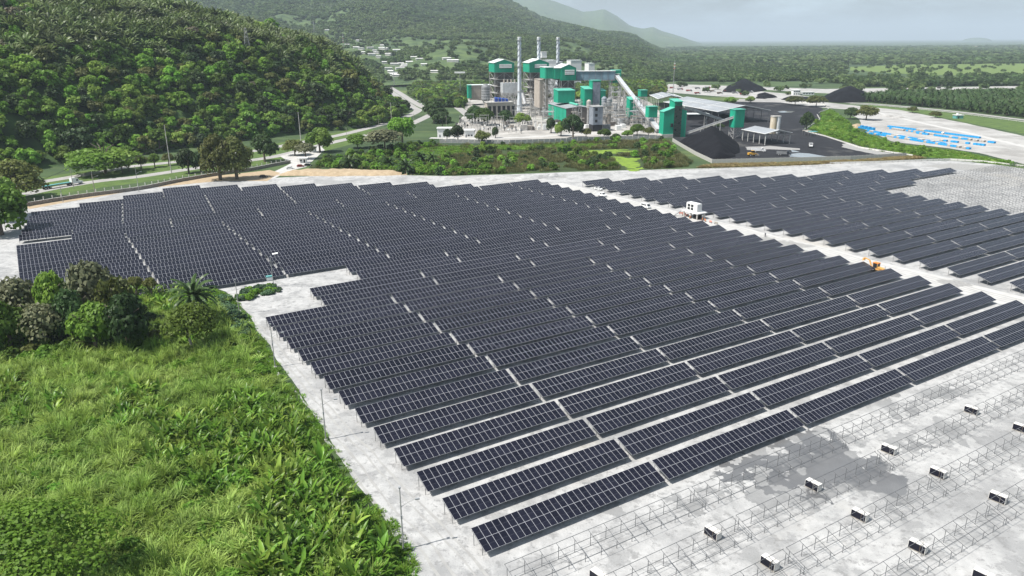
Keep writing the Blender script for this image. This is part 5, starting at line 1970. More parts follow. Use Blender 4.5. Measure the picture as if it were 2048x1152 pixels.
heap('coal_pile', [G(*p) for p in [(1356, 285), (1385, 274), (1420, 268), (1458, 273), (1476, 288), (1481, 304), (1470, 314), (1428, 321), (1396, 305)]], 15.5, .62, M['coalpile'], 'big black coal pile behind the concrete panel wall', 'coal pile', 5, 1.2, .16, 16)
for k_, (pl, h, lab) in enumerate([
    ([(1444, 184), (1470, 186), (1505, 185), (1537, 181), (1520, 172), (1480, 170), (1452, 174)], 21, 'tall bluish coal pile before the far trees'),
    ([(1505, 197), (1530, 198), (1556, 195), (1540, 189), (1515, 190)], 8, 'small coal pile left of the white site house'),
    ([(1636, 203), (1680, 206), (1730, 205), (1762, 201), (1740, 190), (1690, 186), (1650, 190)], 17, 'long black coal pile left of the palm plantation'),
    ([(1560, 200), (1620, 203), (1640, 200), (1600, 194), (1565, 195)], 3, 'low spread of coal beside the white site house'),
    ([(1395, 246), (1430, 254), (1470, 252), (1475, 240), (1430, 236)], 9, 'dark coal heap under the large shed')]):
    heap('coal_pile', [G(*p) for p in pl], h, .5, M['coalpile'], lab, 'coal pile', 15 + k_, 3.0 if k_ < 4 else 1.5, .14, 22)

# large coal shed
FL, FR, BL = G(1436, 224.5, 10), G(1541, 221.6, 10), G(1327, 204.6, 10)


def open_shed(name, label, FL, FR, BL, ze, zr, roofm, nb, post=.35, edge='white', solid=None):
    """gabled roof on posts; front gable from FL to FR, depth towards BL"""
    FL, FR, BL = Vector(FL), Vector(FR), Vector(BL)
    yw = math.atan2(FR.y - FL.y, FR.x - FL.x)
    R = Matrix.Rotation(-yw, 2)
    r = R @ (FR - FL)
    s = R @ (BL - FL)
    W = r.x
    t = thing(name, label, 'shed', (FL.x, FL.y, 0), yw)
    dx, dy = s.x, s.y
    for side in (0, 1):
        xa, xb = (0, W / 2) if side == 0 else (W, W / 2)
        q = [(xa, 0, ze), (xb, 0, zr), (xb + dx, dy, zr), (xa + dx, dy, ze)]
        b = MB()
        b.add([(x, y, z) for x, y, z in q] + [(x, y, z + .35) for x, y, z in q], [(0, 3, 2, 1), (4, 5, 6, 7), (0, 1, 5, 4), (1, 2, 6, 5), (2, 3, 7, 6), (3, 0, 4, 7)])
        me = b.mesh('roof', M[roofm])
        rf = place('roof', me, t)
        e = MB()
        up = Vector((0, 0, .45))
        Q = [Vector(p) + up for p in q]
        e.bar(Q[0], Q[1], .8, .3); e.bar(Q[0], Q[3], .8, .3)
        e.build('edge_flashing', M[edge], rf)
        if dy > 40:
            e = MB()
            for f_ in (.33, .66):
                e.bar(Q[0].lerp(Q[3], f_), Q[1].lerp(Q[2], f_), .7, .12)
            e.bar(Q[0].lerp(Q[1], .5), Q[3].lerp(Q[2], .5), .7, .12)
            e.build('skylight_strip', M['white'], rf)
    for k in range(nb + 1):
        f_ = k / nb
        for xx in (1.0, W - 1.0):
            place('post', MB().box(-post / 2, post / 2, -post / 2, post / 2, 0, ze - .05).mesh('post', M['metalgrey'] if ze > 9 else M['whitepost']), t, (xx + dx * f_, dy * f_ + (.5 if k == 0 else -.5 if k == nb else 0), 0))
        b = MB()
        b.bar((1 + dx * f_, dy * f_, ze - .6), (W - 1 + dx * f_, dy * f_, ze - .6), .25)
        b.bar((1 + dx * f_, dy * f_, ze - .6), (W / 2 + dx * f_, dy * f_, zr - .4), .25)
        b.bar((W / 2 + dx * f_, dy * f_, zr - .4), (W - 1 + dx * f_, dy * f_, ze - .6), .25)
        b.build('truss', M['metalgrey'], t)
    return t, W, dx, dy


zr_ = HT((FL[0] + FR[0]) / 2, (FL[1] + FR[1]) / 2, 211.6)
open_shed('coal_shed', 'huge open coal shed with grey gabled roof', FL, FR, BL, 10, zr_, 'greyroof', 9)
t = open_shed('truck_shed', 'small open shed with grey roof in the coal yard', G(1530, 269, 7.5), G(1584, 266.5, 7.5), G(1483.5, 260, 7.5), 7.5, HT(*[(a + c) / 2 for a, c in zip(G(1530, 269, 7.5), G(1584, 266.5, 7.5))], 261), 'greyroof', 4)
F2, R2, B2 = G(1316, 198.5, 9), G(1367, 196.5, 9), G(1299, 190.5, 9)
open_shed('coal_shed', 'farther open shed with grey roof behind the green coal tower', F2, R2, B2, 9, 12, 'greyroof', 5)
F2, R2, B2 = G(1379, 232, 6), G(1392, 231, 6), G(1312, 229, 6)
cbox('conveyor_shed', 'low pale-roofed shed under the upper coal conveyor', 'shed', 1378, 1420, 229, 240, 640, 10, 'dark', 'whiteroof', yaw=0, ribs=0)
# tall green coal tower
t, w, z0_, z1_ = cbox('coal_tower', 'tall green coal tower with dark lattice front beside the coal pile', 'coal tower', 1350, 1366, 204, None, 572, 9, 'green', slope=1.5)
b = MB()
for k in range(9):
    z = z1_ * k / 9
    b.bar((.2, -.35, z), (w - .2, -.35, z + z1_ / 9), .3); b.bar((w - .2, -.35, z), (.2, -.35, z + z1_ / 9), .3)
    b.bar((0, -.4, z), (w, -.4, z), .3)
MB().box(.1, w - .1, -.25, -.13, 0, z1_ - 3).build('lattice_backing', M['taupe'], t)
b.build('lattice', mat('dark_green_steel', (.03, .085, .06), .7), t)
for k in range(4):
    MB().box(w * (.2 + .4 * (k % 2)), w * (.2 + .4 * (k % 2)) + 1.0, -.55, -.41, 5 + 5 * k, 6.3 + 5 * k).build('window', M['dark'], t)
MB().prism([(-8.5, -.5), (-.05, -.5), (-.05, 7), (-8.5, 7)], 0, [19, 22, 22, 19]).build('left_wing', M['green'], t)
MB().prism([(-8.9, -.9), (.1, -.9), (.1, 7.4), (-8.9, 7.4)], [19.02, 22.1, 22.1, 19.02], [19.4, 22.5, 22.5, 19.4]).build('wing_roof', M['greenroof'], t)
MB().prism([(w + .05, .2), (w + 4.2, .2), (w + 4.2, 7), (w + .05, 7)], 0, [21, 19.5, 19.5, 21]).build('right_wing', M['green'], t)
MB().box(-9.6, -.2, -1.0, 7.5, 0, 2.6).build('plinth', M['concrete'], t)
MB().box(-2.6, -1.0, -1.6, -.55, 8, 10.6).build('motor_box', M['dark'], t)
t, w, z0_, z1_ = cbox('transfer_tower', 'green transfer house on legs at the end of the coal yard conveyor', 'transfer tower', 1473, 1494, 220, 255.5, 560, 7, 'green', yaw=.3, legs=2)


def conveyor(label, a0, e0, w=2.4, legs=(.3, .7)):
    a0, e0 = Vector(a0), Vector(e0)
    t = thing('belt_conveyor', label, 'conveyor')
    up_ = Vector((0, 0, 1))
    off = Vector(((e0 - a0).y, -(e0 - a0).x, 0)).normalized()
    MB().bar(a0, e0, w, 1.4).build('gallery', M['lattice'], t)
    MB().bar(a0 + up_ * .95, e0 + up_ * .95, w + .4, .3).build('roof', M['silver'], t)
    for f_ in legs:
        c = a0.lerp(e0, f_)
        b = MB()
        for s in (-1, 1):
            b.bar(c + off * s * 1.0 - up_ * .75, c + off * s * 1.8 - up_ * c.z, .35)
            b.bar(c + off * s * 1.0 - up_ * 1, c - off * s * 1.7 - up_ * c.z * .8, .25)
        b.build('trestle', M['lattice'], t)
    return t


x0, y0 = C(1377, 578); x1, y1 = C(1475, 562)
conveyor('lower coal conveyor rising right to the green transfer house', (x0, y0, HT(x0, y0, 267)), (x1, y1, HT(x1, y1, 233)))
x0, y0 = C(1368, 580); x1, y1 = C(1450, 612)
conveyor('upper coal conveyor descending right from the tall green coal tower', (x0, y0, HT(x0, y0, 214.5)), (x1, y1, HT(x1, y1, 241)), 2.4, (.55, .8))
# rusty silo pair
for px, m_, lab, r in [(1552, 'rust', 'rust-streaked silo behind the truck shed', 2.6), (1560, 'white', 'whitish silo right of the rusty one behind the truck shed', 2.1)]:
    x, y = C(px, 592)
    t = thing('silo', lab, 'silo', (x, y, 0))
    MB().tube((0, 0, 0), (0, 0, HT(x, y, 233)), r, r, 18).build('shell', M[m_], t)
    MB().tube((0, 0, HT(x, y, 233)), (0, 0, HT(x, y, 233) + .5), r + .3, r + .3, 18).build('rim', M['concrete'], t)

# channel meadow and the white storage lot
MEADOW = [G(*p) for p in [(1640, 226), (1660, 218), (1690, 236), (1705, 252), (1722, 264), (1790, 288), (1930, 304), (2048, 331), (2200, 350), (2200, 362), (2048, 337), (1960, 325), (1895, 318), (1830, 313), (1740, 300), (1650, 272), (1612, 262), (1640, 242)]]
sheet('channel_meadow', MEADOW, .045, M['brightgrass'], jag=1.5, step=6)
sheet('storage_lot', [G(*p) for p in [(1718, 238), (1722, 256), (1790, 284), (1900, 297), (1960, 306), (2048, 328), (2300, 380), (2300, 300), (2048, 272), (1900, 240), (1780, 216), (1700, 212), (1690, 222)]], .05, M['lot'], jag=2, step=8)
sheet('quarry_floor', [G(*p) for p in [(1330, 176), (1500, 178), (1640, 186), (1760, 191), (2048, 185), (2300, 190), (2300, 176), (2048, 172), (1800, 176), (1650, 178), (1500, 173), (1340, 168)]], .05, M['lot'], jag=4, step=20)
sheet('depot_yard', [G(*p) for p in [(1300, 182), (1400, 190), (1500, 197), (1640, 206), (1660, 198), (1560, 186), (1420, 174), (1300, 171)]], .06, M['lot'], jag=3, step=12)
sheet('gravel_strip', [G(*p) for p in [(1470, 203), (1560, 205), (1650, 216), (1740, 222), (1720, 212), (1600, 199), (1480, 198)]], .065, M['lot'], jag=2, step=8)
ribbon('highway', smooth_path([G(*p) for p in [(1560, 196), (1650, 203), (1760, 209), (1900, 222), (2048, 240), (2300, 270)]]), 9, .075, M['road'])
sheet('verge', [G(*p) for p in [(1740, 210), (1900, 226), (2048, 245), (2300, 276), (2300, 296), (2048, 268), (1990, 257), (1900, 238), (1800, 220), (1730, 213)]], .055, M['grass'], jag=1.5, step=8)
ribbon('access_track', smooth_path([G(*p) for p in [(1740, 222), (1830, 243), (1930, 265), (2048, 293), (2200, 325)]]), 6, .07, M['lane'])
mb_ = sample_poly(MEADOW, 230, 80, 1.5)
mb_ = mb_[fbm(mb_[:, 0] / 20, mb_[:, 1] / 20, 3, 2) > .5]
scatter('meadow_bushes', TREES['vine'] + TREES['forest'][:1], np.column_stack([mb_, np.zeros(len(mb_))]), RNG.uniform(.8, 2.0, len(mb_)), 'bushes dotted over the green channel meadow', 'bushes', 36)
mg_ = sample_poly(MEADOW, 2600, 81, .5)
scatter('meadow_grass', WEED, np.column_stack([mg_, np.zeros(len(mg_))]), RNG.uniform(1, 2.2, len(mg_)), 'bright green grass of the channel meadow', 'grass', 37)

# blue-wrapped pallets on the lot
M['bluewrap'] = mat('blue_plastic_wrap', (.02, .30, .62), .4, var=.2, vscale=1.0)
M['blocktop'] = mat('pale_block_top', (.6, .58, .54), .8, var=.15, vscale=1)
M['blockface'] = mat('stacked_block_face', (.36, .33, .3), .9, var=.25, vscale=2)
pal = []
for wrap in ('bluewrap', 'blocktop'):
    b1 = MB().box(-1.15, 1.15, -1.1, 1.1, .14, 1.2).mesh('load', M['bluewrap'] if wrap == 'bluewrap' else M['blockface'])
    b2 = MB().box(-1.17, 1.17, -1.12, 1.12, 1.21, 1.28).mesh('cover', M[wrap])
    pal.append((b1, b2))
base_ = MB()
for yb in (-.9, 0, .9):
    base_.box(-1.15, 1.15, yb - .1, yb + .1, 0, .13)
base_me = base_.mesh('pallet', M['bark_pale'])
rp_ = random.Random(9)
ROWS = [((1730, 266.5), (1940, 299), 70, .97, .6, 'front'), ((1736, 263), (1900, 291), 55, .9, .6, 'second'), ((1776, 254), (1884, 267), 45, .95, .85, 'rear'),
        ((1780, 258), (1880, 272), 30, .75, .6, 'middle left'), ((1834, 267.5), (1990, 287), 40, .9, .75, 'middle right'), ((1850, 263), (1960, 277), 40, .9, .9, 'upper right'), ((1880, 282), (1970, 292), 18, .7, .5, 'lower right'), ((1718, 256), (1748, 262), 9, 1, 1, 'heaped left')]
for (pa, pb, n_, fill, bl, nm) in ROWS:
    a, c = Vector(G(*pa)), Vector(G(*pb))
    n_ = min(n_, max(2, int((c - a).length / 2.5)))
    yw = math.atan2(c.y - a.y, c.x - a.x)
    for k in range(n_):
        if rp_.random() > fill:
            continue
        p = a.lerp(c, (k + .5) / n_)
        v = 0 if rp_.random() < bl else 1
        for lv in range(2 if nm == 'heaped left' and k % 2 else 1):
            t = thing('block_pallet', '%s pallet of concrete blocks in the %s row on the white lot' % ('blue-wrapped' if v == 0 else 'pale unwrapped', nm), 'pallet', (p.x, p.y, .05 + 1.3 * lv), yw, '%s pallets in the %s row' % ('blue' if v == 0 else 'pale', nm))
            place('load', pal[v][0], t); place('cover', pal[v][1], t); place('pallet_base', base_me, t)

# oil palm plantation beyond the lot
PLANT = [G(*p) for p in [(1722, 200), (1790, 192), (2048, 190), (2300, 196), (2300, 262), (2048, 236), (1900, 219), (1770, 207), (1726, 204)]]
pp = []
for i in range(-5, 90):
    for j in range(0, 60):
        x, y = 330 + i * 8.2 + (j % 2) * 4.1, 640 + j * 7.4
        pp.append((x + RNG.normal() * .7, y + RNG.normal() * .7))
pp = np.array(pp)
pp = pp[in_poly(pp[:, 0], pp[:, 1], PLANT)]
pp = pp[seen(pp, 60)]
pp = pp[np.argsort(poly_sd(pp[:, 0], pp[:, 1], PLANT))]
front = [i for i in range(len(pp)) if not in_poly(np.array([pp[i, 0] - pp[i, 0] / pp[i, 1] * 9]), np.array([pp[i, 1] - 9.0]), PLANT)[0]][:110]
rest_ = np.ones(len(pp), bool); rest_[front] = False
for i in front:
    palm('oil_palm', 'oil palm in the front line of the plantation beside the highway', float(pp[i, 0]), float(pp[i, 1]), 0, float(RNG.uniform(4.6, 5.6)), float(RNG.uniform(4, 6)), PALM_OIL[i % 2], OIL_TRUNK, 'oil palms along the plantation edge')
q = np.column_stack([pp[rest_], RNG.uniform(4.5, 6.5, rest_.sum())])
scatter('palm_plantation', PALM_OIL, q, RNG.uniform(4.6, 5.8, len(q)), 'oil palm plantation right of the black coal pile', 'plantation', 41)

# scattered named trees on the right
for px, py, ty, R, cr, lab in [
    (1612, 262, 226, 5.6, 'dark', 'dark tree beside the coal yard kerb'), (1632, 250, 238, 2.5, 'forest', 'small tree in the channel meadow'),
    (1732, 240, 210, 9.0, 'olive', 'broad olive tree at the left end of the white lot'), (1700, 238, 216, 7.0, 'dark', 'dark tree beside the broad olive tree at the white lot'),
    (1590, 210, 192, 10.0, 'olive', 'left flat-crowned tree beyond the coal yard'), (1632, 213, 191, 10.5, 'olive', 'right flat-crowned tree beyond the coal yard'),
    (1460, 210, 194, 6.5, 'forest', 'green tree behind the coal shed'), (1500, 207, 193, 5.5, 'forest', 'bush-like tree right of the tree behind the coal shed'), (1670, 203, 194, 6.0, 'dark', 'dark hedge tree before the long coal pile'),
    (1418, 262, 250, 4.5, 'forest', 'tree under the coal conveyor'), (1440, 258, 248, 4.0, 'dark', 'dark shrub under the coal conveyor'), (1870, 236, 222, 5.0, 'olive', 'light shrub tree beside the highway verge'), (1825, 226, 213, 5, 'olive', 'light green tree beside the highway')]:
    x, y = G(px, py)
    tree('lot_tree', lab, x, y, 0, R, HT(x, y, ty), NEARC[cr], TRUNK, stem=.15)

# ------------------------------------------------------------------ far plain
NOFOREST = [pxpoly(z) for z in [[(1300, 160), (1300, 200), (2400, 300), (2400, 168), (1650, 168)], [(1690, 130), (2400, 124), (2400, 158), (1700, 152)], [(1560, 131), (1600, 129), (1640, 133), (1600, 138)],
                                [(1600, 152), (1650, 150), (1660, 154), (1610, 157)], [(1480, 157), (1530, 155), (1540, 160), (1490, 163)], [(1290, 115), (1340, 112), (1350, 118), (1300, 121)]]]


def plain_dens(x, d, c):
    k = fbm(x / 260, d / 900, 3, 91)
    v = np.where(k > .40, 1, .10)
    for z in NOFOREST:
        v = np.where(in_poly(x, d, z), .015, v)
    return v * (near_range(x, d) < 1) * np.where(hill_h(x, d) > 0, 0, 1)


pf = far_points((820, 2120), 1000, 2300, 26000, 42, plain_dens, lambda x, d: x * 0)
k = RNG.uniform(3.6, 7.5, len(pf))
scatter('plain_woods', FAR, pf, np.stack([k, k, k * RNG.uniform(.8, 1.15, len(pf))], 1), 'woods spread over the plain behind the power plant', 'woods', 43)
pf = far_points((1180, 2120), 2300, 6500, 16000, 44, lambda x, d, c: np.where(fbm(x / 500, d / 1500, 3, 95) > .42, 1, .12) * (near_range(x, d) < 1), lambda x, d: x * 0)
k = RNG.uniform(8, 16, len(pf))
scatter('distant_woods', FAR, pf, np.stack([k * 1.6, k * 1.6, k * .75], 1), 'distant belts of trees towards the horizon', 'woods', 45)
belt = []
for (c0, c1, d0, d1, n_) in [(1700, 2120, 1180, 1250, 420), (1660, 1800, 1280, 1330, 90), (1240, 1660, 1360, 1900, 2600), (1690, 1720, 1050, 1110, 20), (1780, 1850, 1085, 1125, 26), (1840, 1850, 1700, 1720, 3)]:
    rr = np.random.default_rng(int(c0))
    dd = rr.uniform(d0, d1, n_); cc = rr.uniform(c0, c1, n_)
    belt.append(np.column_stack([(cc - 1024) / F_PX * (dd * _ct + CAM_H * _st), dd, np.zeros(n_)]))
belt = np.concatenate(belt)
k = RNG.uniform(4, 7, len(belt))
scatter('tree_belts', FAR + TREES['dark'], belt, np.stack([k, k, k * 1.05], 1), 'dark tree belts across the fields at the right', 'trees', 46)
pf = far_points((830, 1330), 850, 1250, 4200, 47, lambda x, d, c: np.where((c < 930) | (d > 960), 1, 0) * (fbm(x / 60, d / 90, 3, 97) > .36) * np.where(hill_h(x, d) > 0, 0, 1), lambda x, d: x * 0)
px_ = 1024 + F_PX * pf[:, 0] / (pf[:, 1] * _ct + CAM_H * _st)
road_d = np.min([np.hypot(pf[:, 0] - a[0], pf[:, 1] - a[1]) for a in near_c + far_c], axis=0)
pf = pf[(road_d > 11) & ~((px_ > 1280) & (pf[:, 1] < 1010))]
k = RNG.uniform(3.5, 6.5, len(pf))
scatter('valley_woods', TREES['forest'] + TREES['dark'] + TREES['olive'][:1], pf, np.stack([k, k, k * 1.1], 1), 'trees of the valley between the highway and the power plant', 'woods', 48)
M['field'] = mat('bright_pasture', (.15, .21, .05), .95, col2=(.10, .15, .04), vscale=.02, detail=8, stretch=(1, 3, 1))
for k_, pl in enumerate([[(1700, 134), (1850, 128), (2400, 124), (2400, 157), (2048, 153), (1850, 150), (1700, 141)], [(1562, 131), (1600, 129), (1638, 133), (1600, 138)], [(1604, 152), (1650, 150), (1658, 154), (1612, 157)], [(1482, 157), (1530, 155), (1538, 160), (1490, 163)]]):
    sheet('pasture', [G(*p) for p in pl], .08, M['field'], jag=6, step=40, seed=k_)
sheet('bare_field', [G(*p) for p in [(1920, 93), (2060, 92), (2060, 95), (1930, 96)]], .3, M['tan'], jag=20, step=200)

# ------------------------------------------------------------------ village in the valley
M['housewall'] = mat('pale_house_wall', (.62, .6, .56), .8, var=.1, vscale=.2, objrand=.15)
M['houseroof'] = mat('sheet_house_roof', (.58, .57, .55), .6, var=.1, vscale=.2, objrand=.3)
hs_rng = random.Random(21)
houses = []
spots = [(690, 92), (706, 98), (650, 64), (712, 84), (716, 100), (745, 104), (748, 108), (757, 99), (766, 100), (786, 103), (736, 112), (752, 117), (770, 111), (781, 132), (797, 131), (804, 133), (800, 137), (764, 128), (775, 147), (780, 152), (785, 155), (792, 140), (822, 118), (832, 122), (842, 133), (861, 147), (886, 122), (894, 126), (700, 122), (722, 108), (760, 93), (735, 98), (812, 128), (770, 140)]
for k_, (px, py) in enumerate(spots):
    h_ = hit(px, py)
    if not h_:
        continue
    houses.append(h_)
    w_ = hs_rng.uniform(10, 17) * (1.7 if (px, py) == (894, 126) else 1)
    t = thing('village_house', 'small pale village house on the wooded valley slope', 'house', (h_[0], h_[1], h_[2] - .6), hs_rng.uniform(-.4, .4), 'village houses in the valley')
    MB().gable(0, w_, 0, 8, 0, 4.2, 4.9, 'x').build('wall', M['housewall'], t)
    b = MB()
    for (ya, yb) in ((-.8, 4), (8.8, 4)):
        b.add([(-.6, ya, 4.2), (w_ + .6, ya, 4.2), (w_ + .6, yb, 5.3), (-.6, yb, 5.3), (-.6, ya, 4.5), (w_ + .6, ya, 4.5), (w_ + .6, yb, 5.6), (-.6, yb, 5.6)], [(0, 3, 2, 1), (4, 5, 6, 7), (0, 1, 5, 4), (1, 2, 6, 5), (2, 3, 7, 6), (3, 0, 4, 7)])
    b.build('roof', M['houseroof'], t)
for k_, (px0, px1, py, lab) in enumerate([(1198, 1218, 117, 'left of two long white warehouse roofs behind the plant'), (1222, 1240, 116.5, 'right of two long white warehouse roofs behind the plant'), (1310, 1320, 107, 'small white warehouse at the foot of the mountains')]):
    x, y = C(px0, 2050 + 120 * k_)
    w_ = (px1 - px0) / F_PX * y
    t = thing('warehouse', lab, 'warehouse', (x, y, 0))
    MB().gable(0, w_, 0, 40, 0, 9, 11, 'x').build('wall', M['housewall'], t)
    MB().prism([(-1, -2), (w_ + 1, -2), (w_ + 1, 20), (-1, 20)], [8.9, 8.9, 11.2, 11.2], [9.3, 9.3, 11.6, 11.6]).build('roof', M['white'], t)

# wooded slopes, kept clear in front of the houses
mp_ = far_points((-100, 1420), 1300, 4700, 90000, 41, lambda x, d, c: np.where(fbm(x / 190, d / 260, 3, 61) > .36, 1, .12) * (near_range(x, d) > 0.5)
                 * np.where((c > 850) & (c < 1000) & (d > 1450) & (d < 1900), .15, 1), lambda x, d: near_range(x, d))
hd = np.full(len(mp_), 1e9)
for (hx_, hy_, hz_) in houses:
    kx = mp_[:, 0] * hy_ / mp_[:, 1]
    hd = np.minimum(hd, np.where((mp_[:, 1] < hy_ + 14) & (mp_[:, 1] > hy_ - 75), np.abs(kx - hx_ - 5), 1e9))
mp_ = mp_[hd > 11]
k = RNG.uniform(4.2, 7.0, len(mp_)) * (1 + np.clip((mp_[:, 1] - 2000) / 2600, 0, 1) * 1.1)
scatter('mountain_forest', FAR, mp_, np.stack([k, k, k * .9], 1), 'wooded slopes of the mountain range behind the power plant', 'forest', 14)

# ------------------------------------------------------------------ things on the solar yard
M['lamp'] = mat('grey_lamp_head', (.3, .31, .32), .5)
M['teal'] = mat('teal_paint', (.12, .34, .33), .5)
M['polemat'] = mat('galvanised_pole', (.34, .34, .33), .55, var=.1, vscale=1, metal=.2)
for k_, (px, py, ty, lab) in enumerate([
    (807, 1101, 976, 'slim grey light pole nearest the camera beside the panels'), (652, 880, 780, 'slim grey light pole second from the bottom along the field edge'),
    (550.5, 735, 649, 'slim grey light pole third from the bottom along the field edge'), (479, 629, 560, 'slim grey light pole beside the yard bushes'),
    (547.5, 574, 514, 'slim light pole standing at the corner of the left panel block'), (126, 404, 366, 'light pole inside the stone wall, leftmost'),
    (190, 383, 344, 'light pole inside the stone wall, second from left'), (278, 383, 333, 'light pole inside the stone wall before the wide tree'), (406, 349, 318, 'short light pole left of the round olive trees')]):
    x, y = G(px, py)
    h = HT(x, y, ty)
    t = thing('light_pole', lab, 'light pole', (x, y, 0.03), .25)
    MB().path([(0, 0, 0), (0, 0, h)], [.13, .075], 8).build('pole', M['polemat'], t)
    MB().path([(0, 0, h * .70), (1.1, 0, h * .76), (2.2, 0, h * .79)], [.045, .04, .035], 6).build('arm', M['polemat'], t)
    MB().box(2.1, 2.75, -.14, .14, h * .78, h * .80).build('lamp_head', M['lamp'], t)
    MB().box(-.13, .13, -.24, -.12, h * .52, h * .58).build('junction_box', M['lamp'], t)
    MB().box(-.18, .18, -.18, .18, h - .02, h + .16).build('camera_cap', M['lamp'], t)
    MB().box(-.3, .3, -.3, .3, 0, .22).build('footing', M['concrete'], t)

# crates of unmounted panels
ca, cb = Vector(G(1605, 955)), Vector(G(1640, 972))
CYAW = math.atan2(cb.y - ca.y, cb.x - ca.x)
M['carton'] = mat('white_carton', (.66, .64, .6), .8, var=.1, vscale=1)
crate_parts = [('carton', MB().box(-1.2, 1.2, -.5, .56, .16, 1.3).mesh('carton', M['carton'])),
               ('panel_stack', MB().box(-1.16, 1.16, -.6, -.51, .18, 1.26).mesh('panel_stack', M['glass'])),
               ('strap', MB().box(.42, .47, -.62, .58, .15, 1.315).mesh('strap', M['bark'])),
               ('pallet_base', MB().box(-1.2, 1.2, -.58, .58, 0, .13).mesh('pallet_base', M['bark_pale']))]
_fr = MB()
for x in (-1.17, 1.17):
    _fr.box(x - .03, x + .03, -.63, -.605, .16, 1.28)
crate_parts.append(('slat', _fr.mesh('slat', M['carton'])))
for px, py, lab in [(1425, 1073, 'panel crate on the bare ground, lower left of the crates'), (1626, 977, 'panel crate standing in the grey wet patch'), (1539, 1133, 'panel crate at the bottom edge below the wet patch'),
                    (1719, 1037, 'panel crate below the right end of the wet patch'), (1777, 905, 'panel crate above the right end of the wet patch'), (1875, 952, 'panel crate between the two upper rack rows at right'),
                    (1942, 826, 'uppermost panel crate near the right edge'), (1995, 1002, 'panel crate low at the right, third rack row'), (2040, 862, 'panel crate cut by the right frame edge'),
                    (1197, 1161, 'panel crate cut by the bottom edge near the first rack'), (1835, 1100, 'panel crate in the lower right among the racks'), (1965, 1160, 'panel crate cut by the bottom edge at right')]:
    x, y = G(px, py)
    t = thing('panel_crate', lab, 'crate', (x, y, .035), CYAW + random.Random(int(px)).uniform(-.06, .06), 'crates of unmounted panels among the racks')
    for nm, me in crate_parts:
        place(nm, me, t)

# wet ground
wets = [[(1442, 950), (1470, 925), (1520, 905), (1560, 880), (1602, 862), (1640, 858), (1668, 868), (1690, 880), (1705, 900), (1735, 905), (1728, 925), (1760, 945), (1800, 962), (1815, 985), (1760, 1000), (1705, 985), (1640, 1000), (1590, 1000), (1540, 992), (1490, 975)],
        [(1790, 800), (1850, 772), (1905, 770), (1890, 795), (1830, 822), (1795, 828)], [(1880, 850), (1935, 862), (1960, 880), (1925, 885), (1890, 872)]]
M['damp'] = mat('damp_limestone', (.28, .279, .275), .7, col2=(.22, .22, .218), vscale=.3, detail=8)
for k_, pl in enumerate(wets + [[(1330, 985), (1400, 960), (1440, 985), (1400, 1015), (1340, 1010)], [(1150, 1010), (1190, 990), (1230, 1000), (1190, 1030)], [(1780, 880), (1850, 850), (1900, 870), (1830, 900)]]):
    a_ = np.array([G(*p) for p in pl]); c_ = a_.mean(0)
    patch('damp_patch', [tuple(c_ + (p - c_) * 1.18) for p in a_], .034 + .0012 * k_, M['damp'], 3.2, 4.0, .22, 90 + k_, 1.2)
for k_, pl in enumerate(wets[:1]):
    patch('puddle', [G(*p) for p in pl], .046, M['wet'], 2.6, 4.5, .2, 40 + k_, .8)
for k_, pl in enumerate([[(1500, 478), (1530, 470), (1560, 478), (1600, 485), (1625, 492), (1590, 498), (1540, 488)], [(1880, 562), (1920, 558), (1950, 570), (1935, 585), (1900, 578)], [(1850, 332), (1900, 326), (1960, 330), (2040, 342), (1990, 345), (1900, 338)],
                         [(1010, 352), (1060, 349), (1140, 350), (1130, 356), (1060, 355)]]):
    patch('gravel_patch', [G(*p) for p in pl], .05, M['gravel'], 1.8, 6.0, .5, 60 + k_, .3)
lane_l = [field_pt(i, 176.5) for i in range(-8, 28)]
lane_r = [field_pt(i, 188) for i in range(-8, 28)]
sheet('gravel_lane', lane_l + lane_r[::-1], .042, M['lane'], jag=.8, step=4)
for k_, (i0, i1) in enumerate([(6.2, 12), (-3, 1)]):
    pts = [field_pt(i0 + (i1 - i0) * q / 8, 176.5) for q in range(9)] + [field_pt(i1 - (i1 - i0) * q / 8, 179.5) for q in range(9)]
    patch('gravel_spill', pts, .055, M['gravel'], 1.0, 4.0, .4, 70 + k_, .2)
# wheel ruts on the perimeter track and the lane
M['rut'] = mat('packed_wheel_rut', (.36, .355, .34), .95, col2=(.29, .285, .275), vscale=.5)
for k_, (a_, w_) in enumerate([(-7.5, .5), (-5.6, .5), (-3.4, .45), (-2.0, .45), (179.6, .5), (181.4, .5), (184.0, .5), (185.8, .5)]):
    pts = []
    for q in range(-30, 160 if a_ < 0 else 130):
        i_ = q / 10 if a_ < 0 else q / 5
        wob = (float(fbm(np.array(i_ * .45 + k_ // 2 * 9), np.array(k_ // 2 * 3.3), 3, 8)) - .5) * 5
        pts.append(field_pt(i_, a_ + wob))
    ribbon('wheel_rut', pts, [w_ * (.5 + .8 * float(vnoise(np.array(q * .35), np.array(k_ * 1.0), 3))) for q in range(len(pts))], .047, M['rut'])
heap('gravel_heap', [G(*p) for p in [(1018, 357), (1050, 351), (1110, 348), (1135, 351), (1100, 357), (1050, 360)]], 1.6, .4, M['yard'], 'low pale gravel heap at the far end of the lane', 'gravel heap', 9, 1.2, .7, 5)
heap('earth_heap', [G(*p) for p in [(1702, 250), (1725, 248), (1720, 256), (1705, 257)]], 3, .5, M['tan'], 'small tan earth heap at the left end of the white lot', 'earth heap', 10, 1.0, .6, 5)
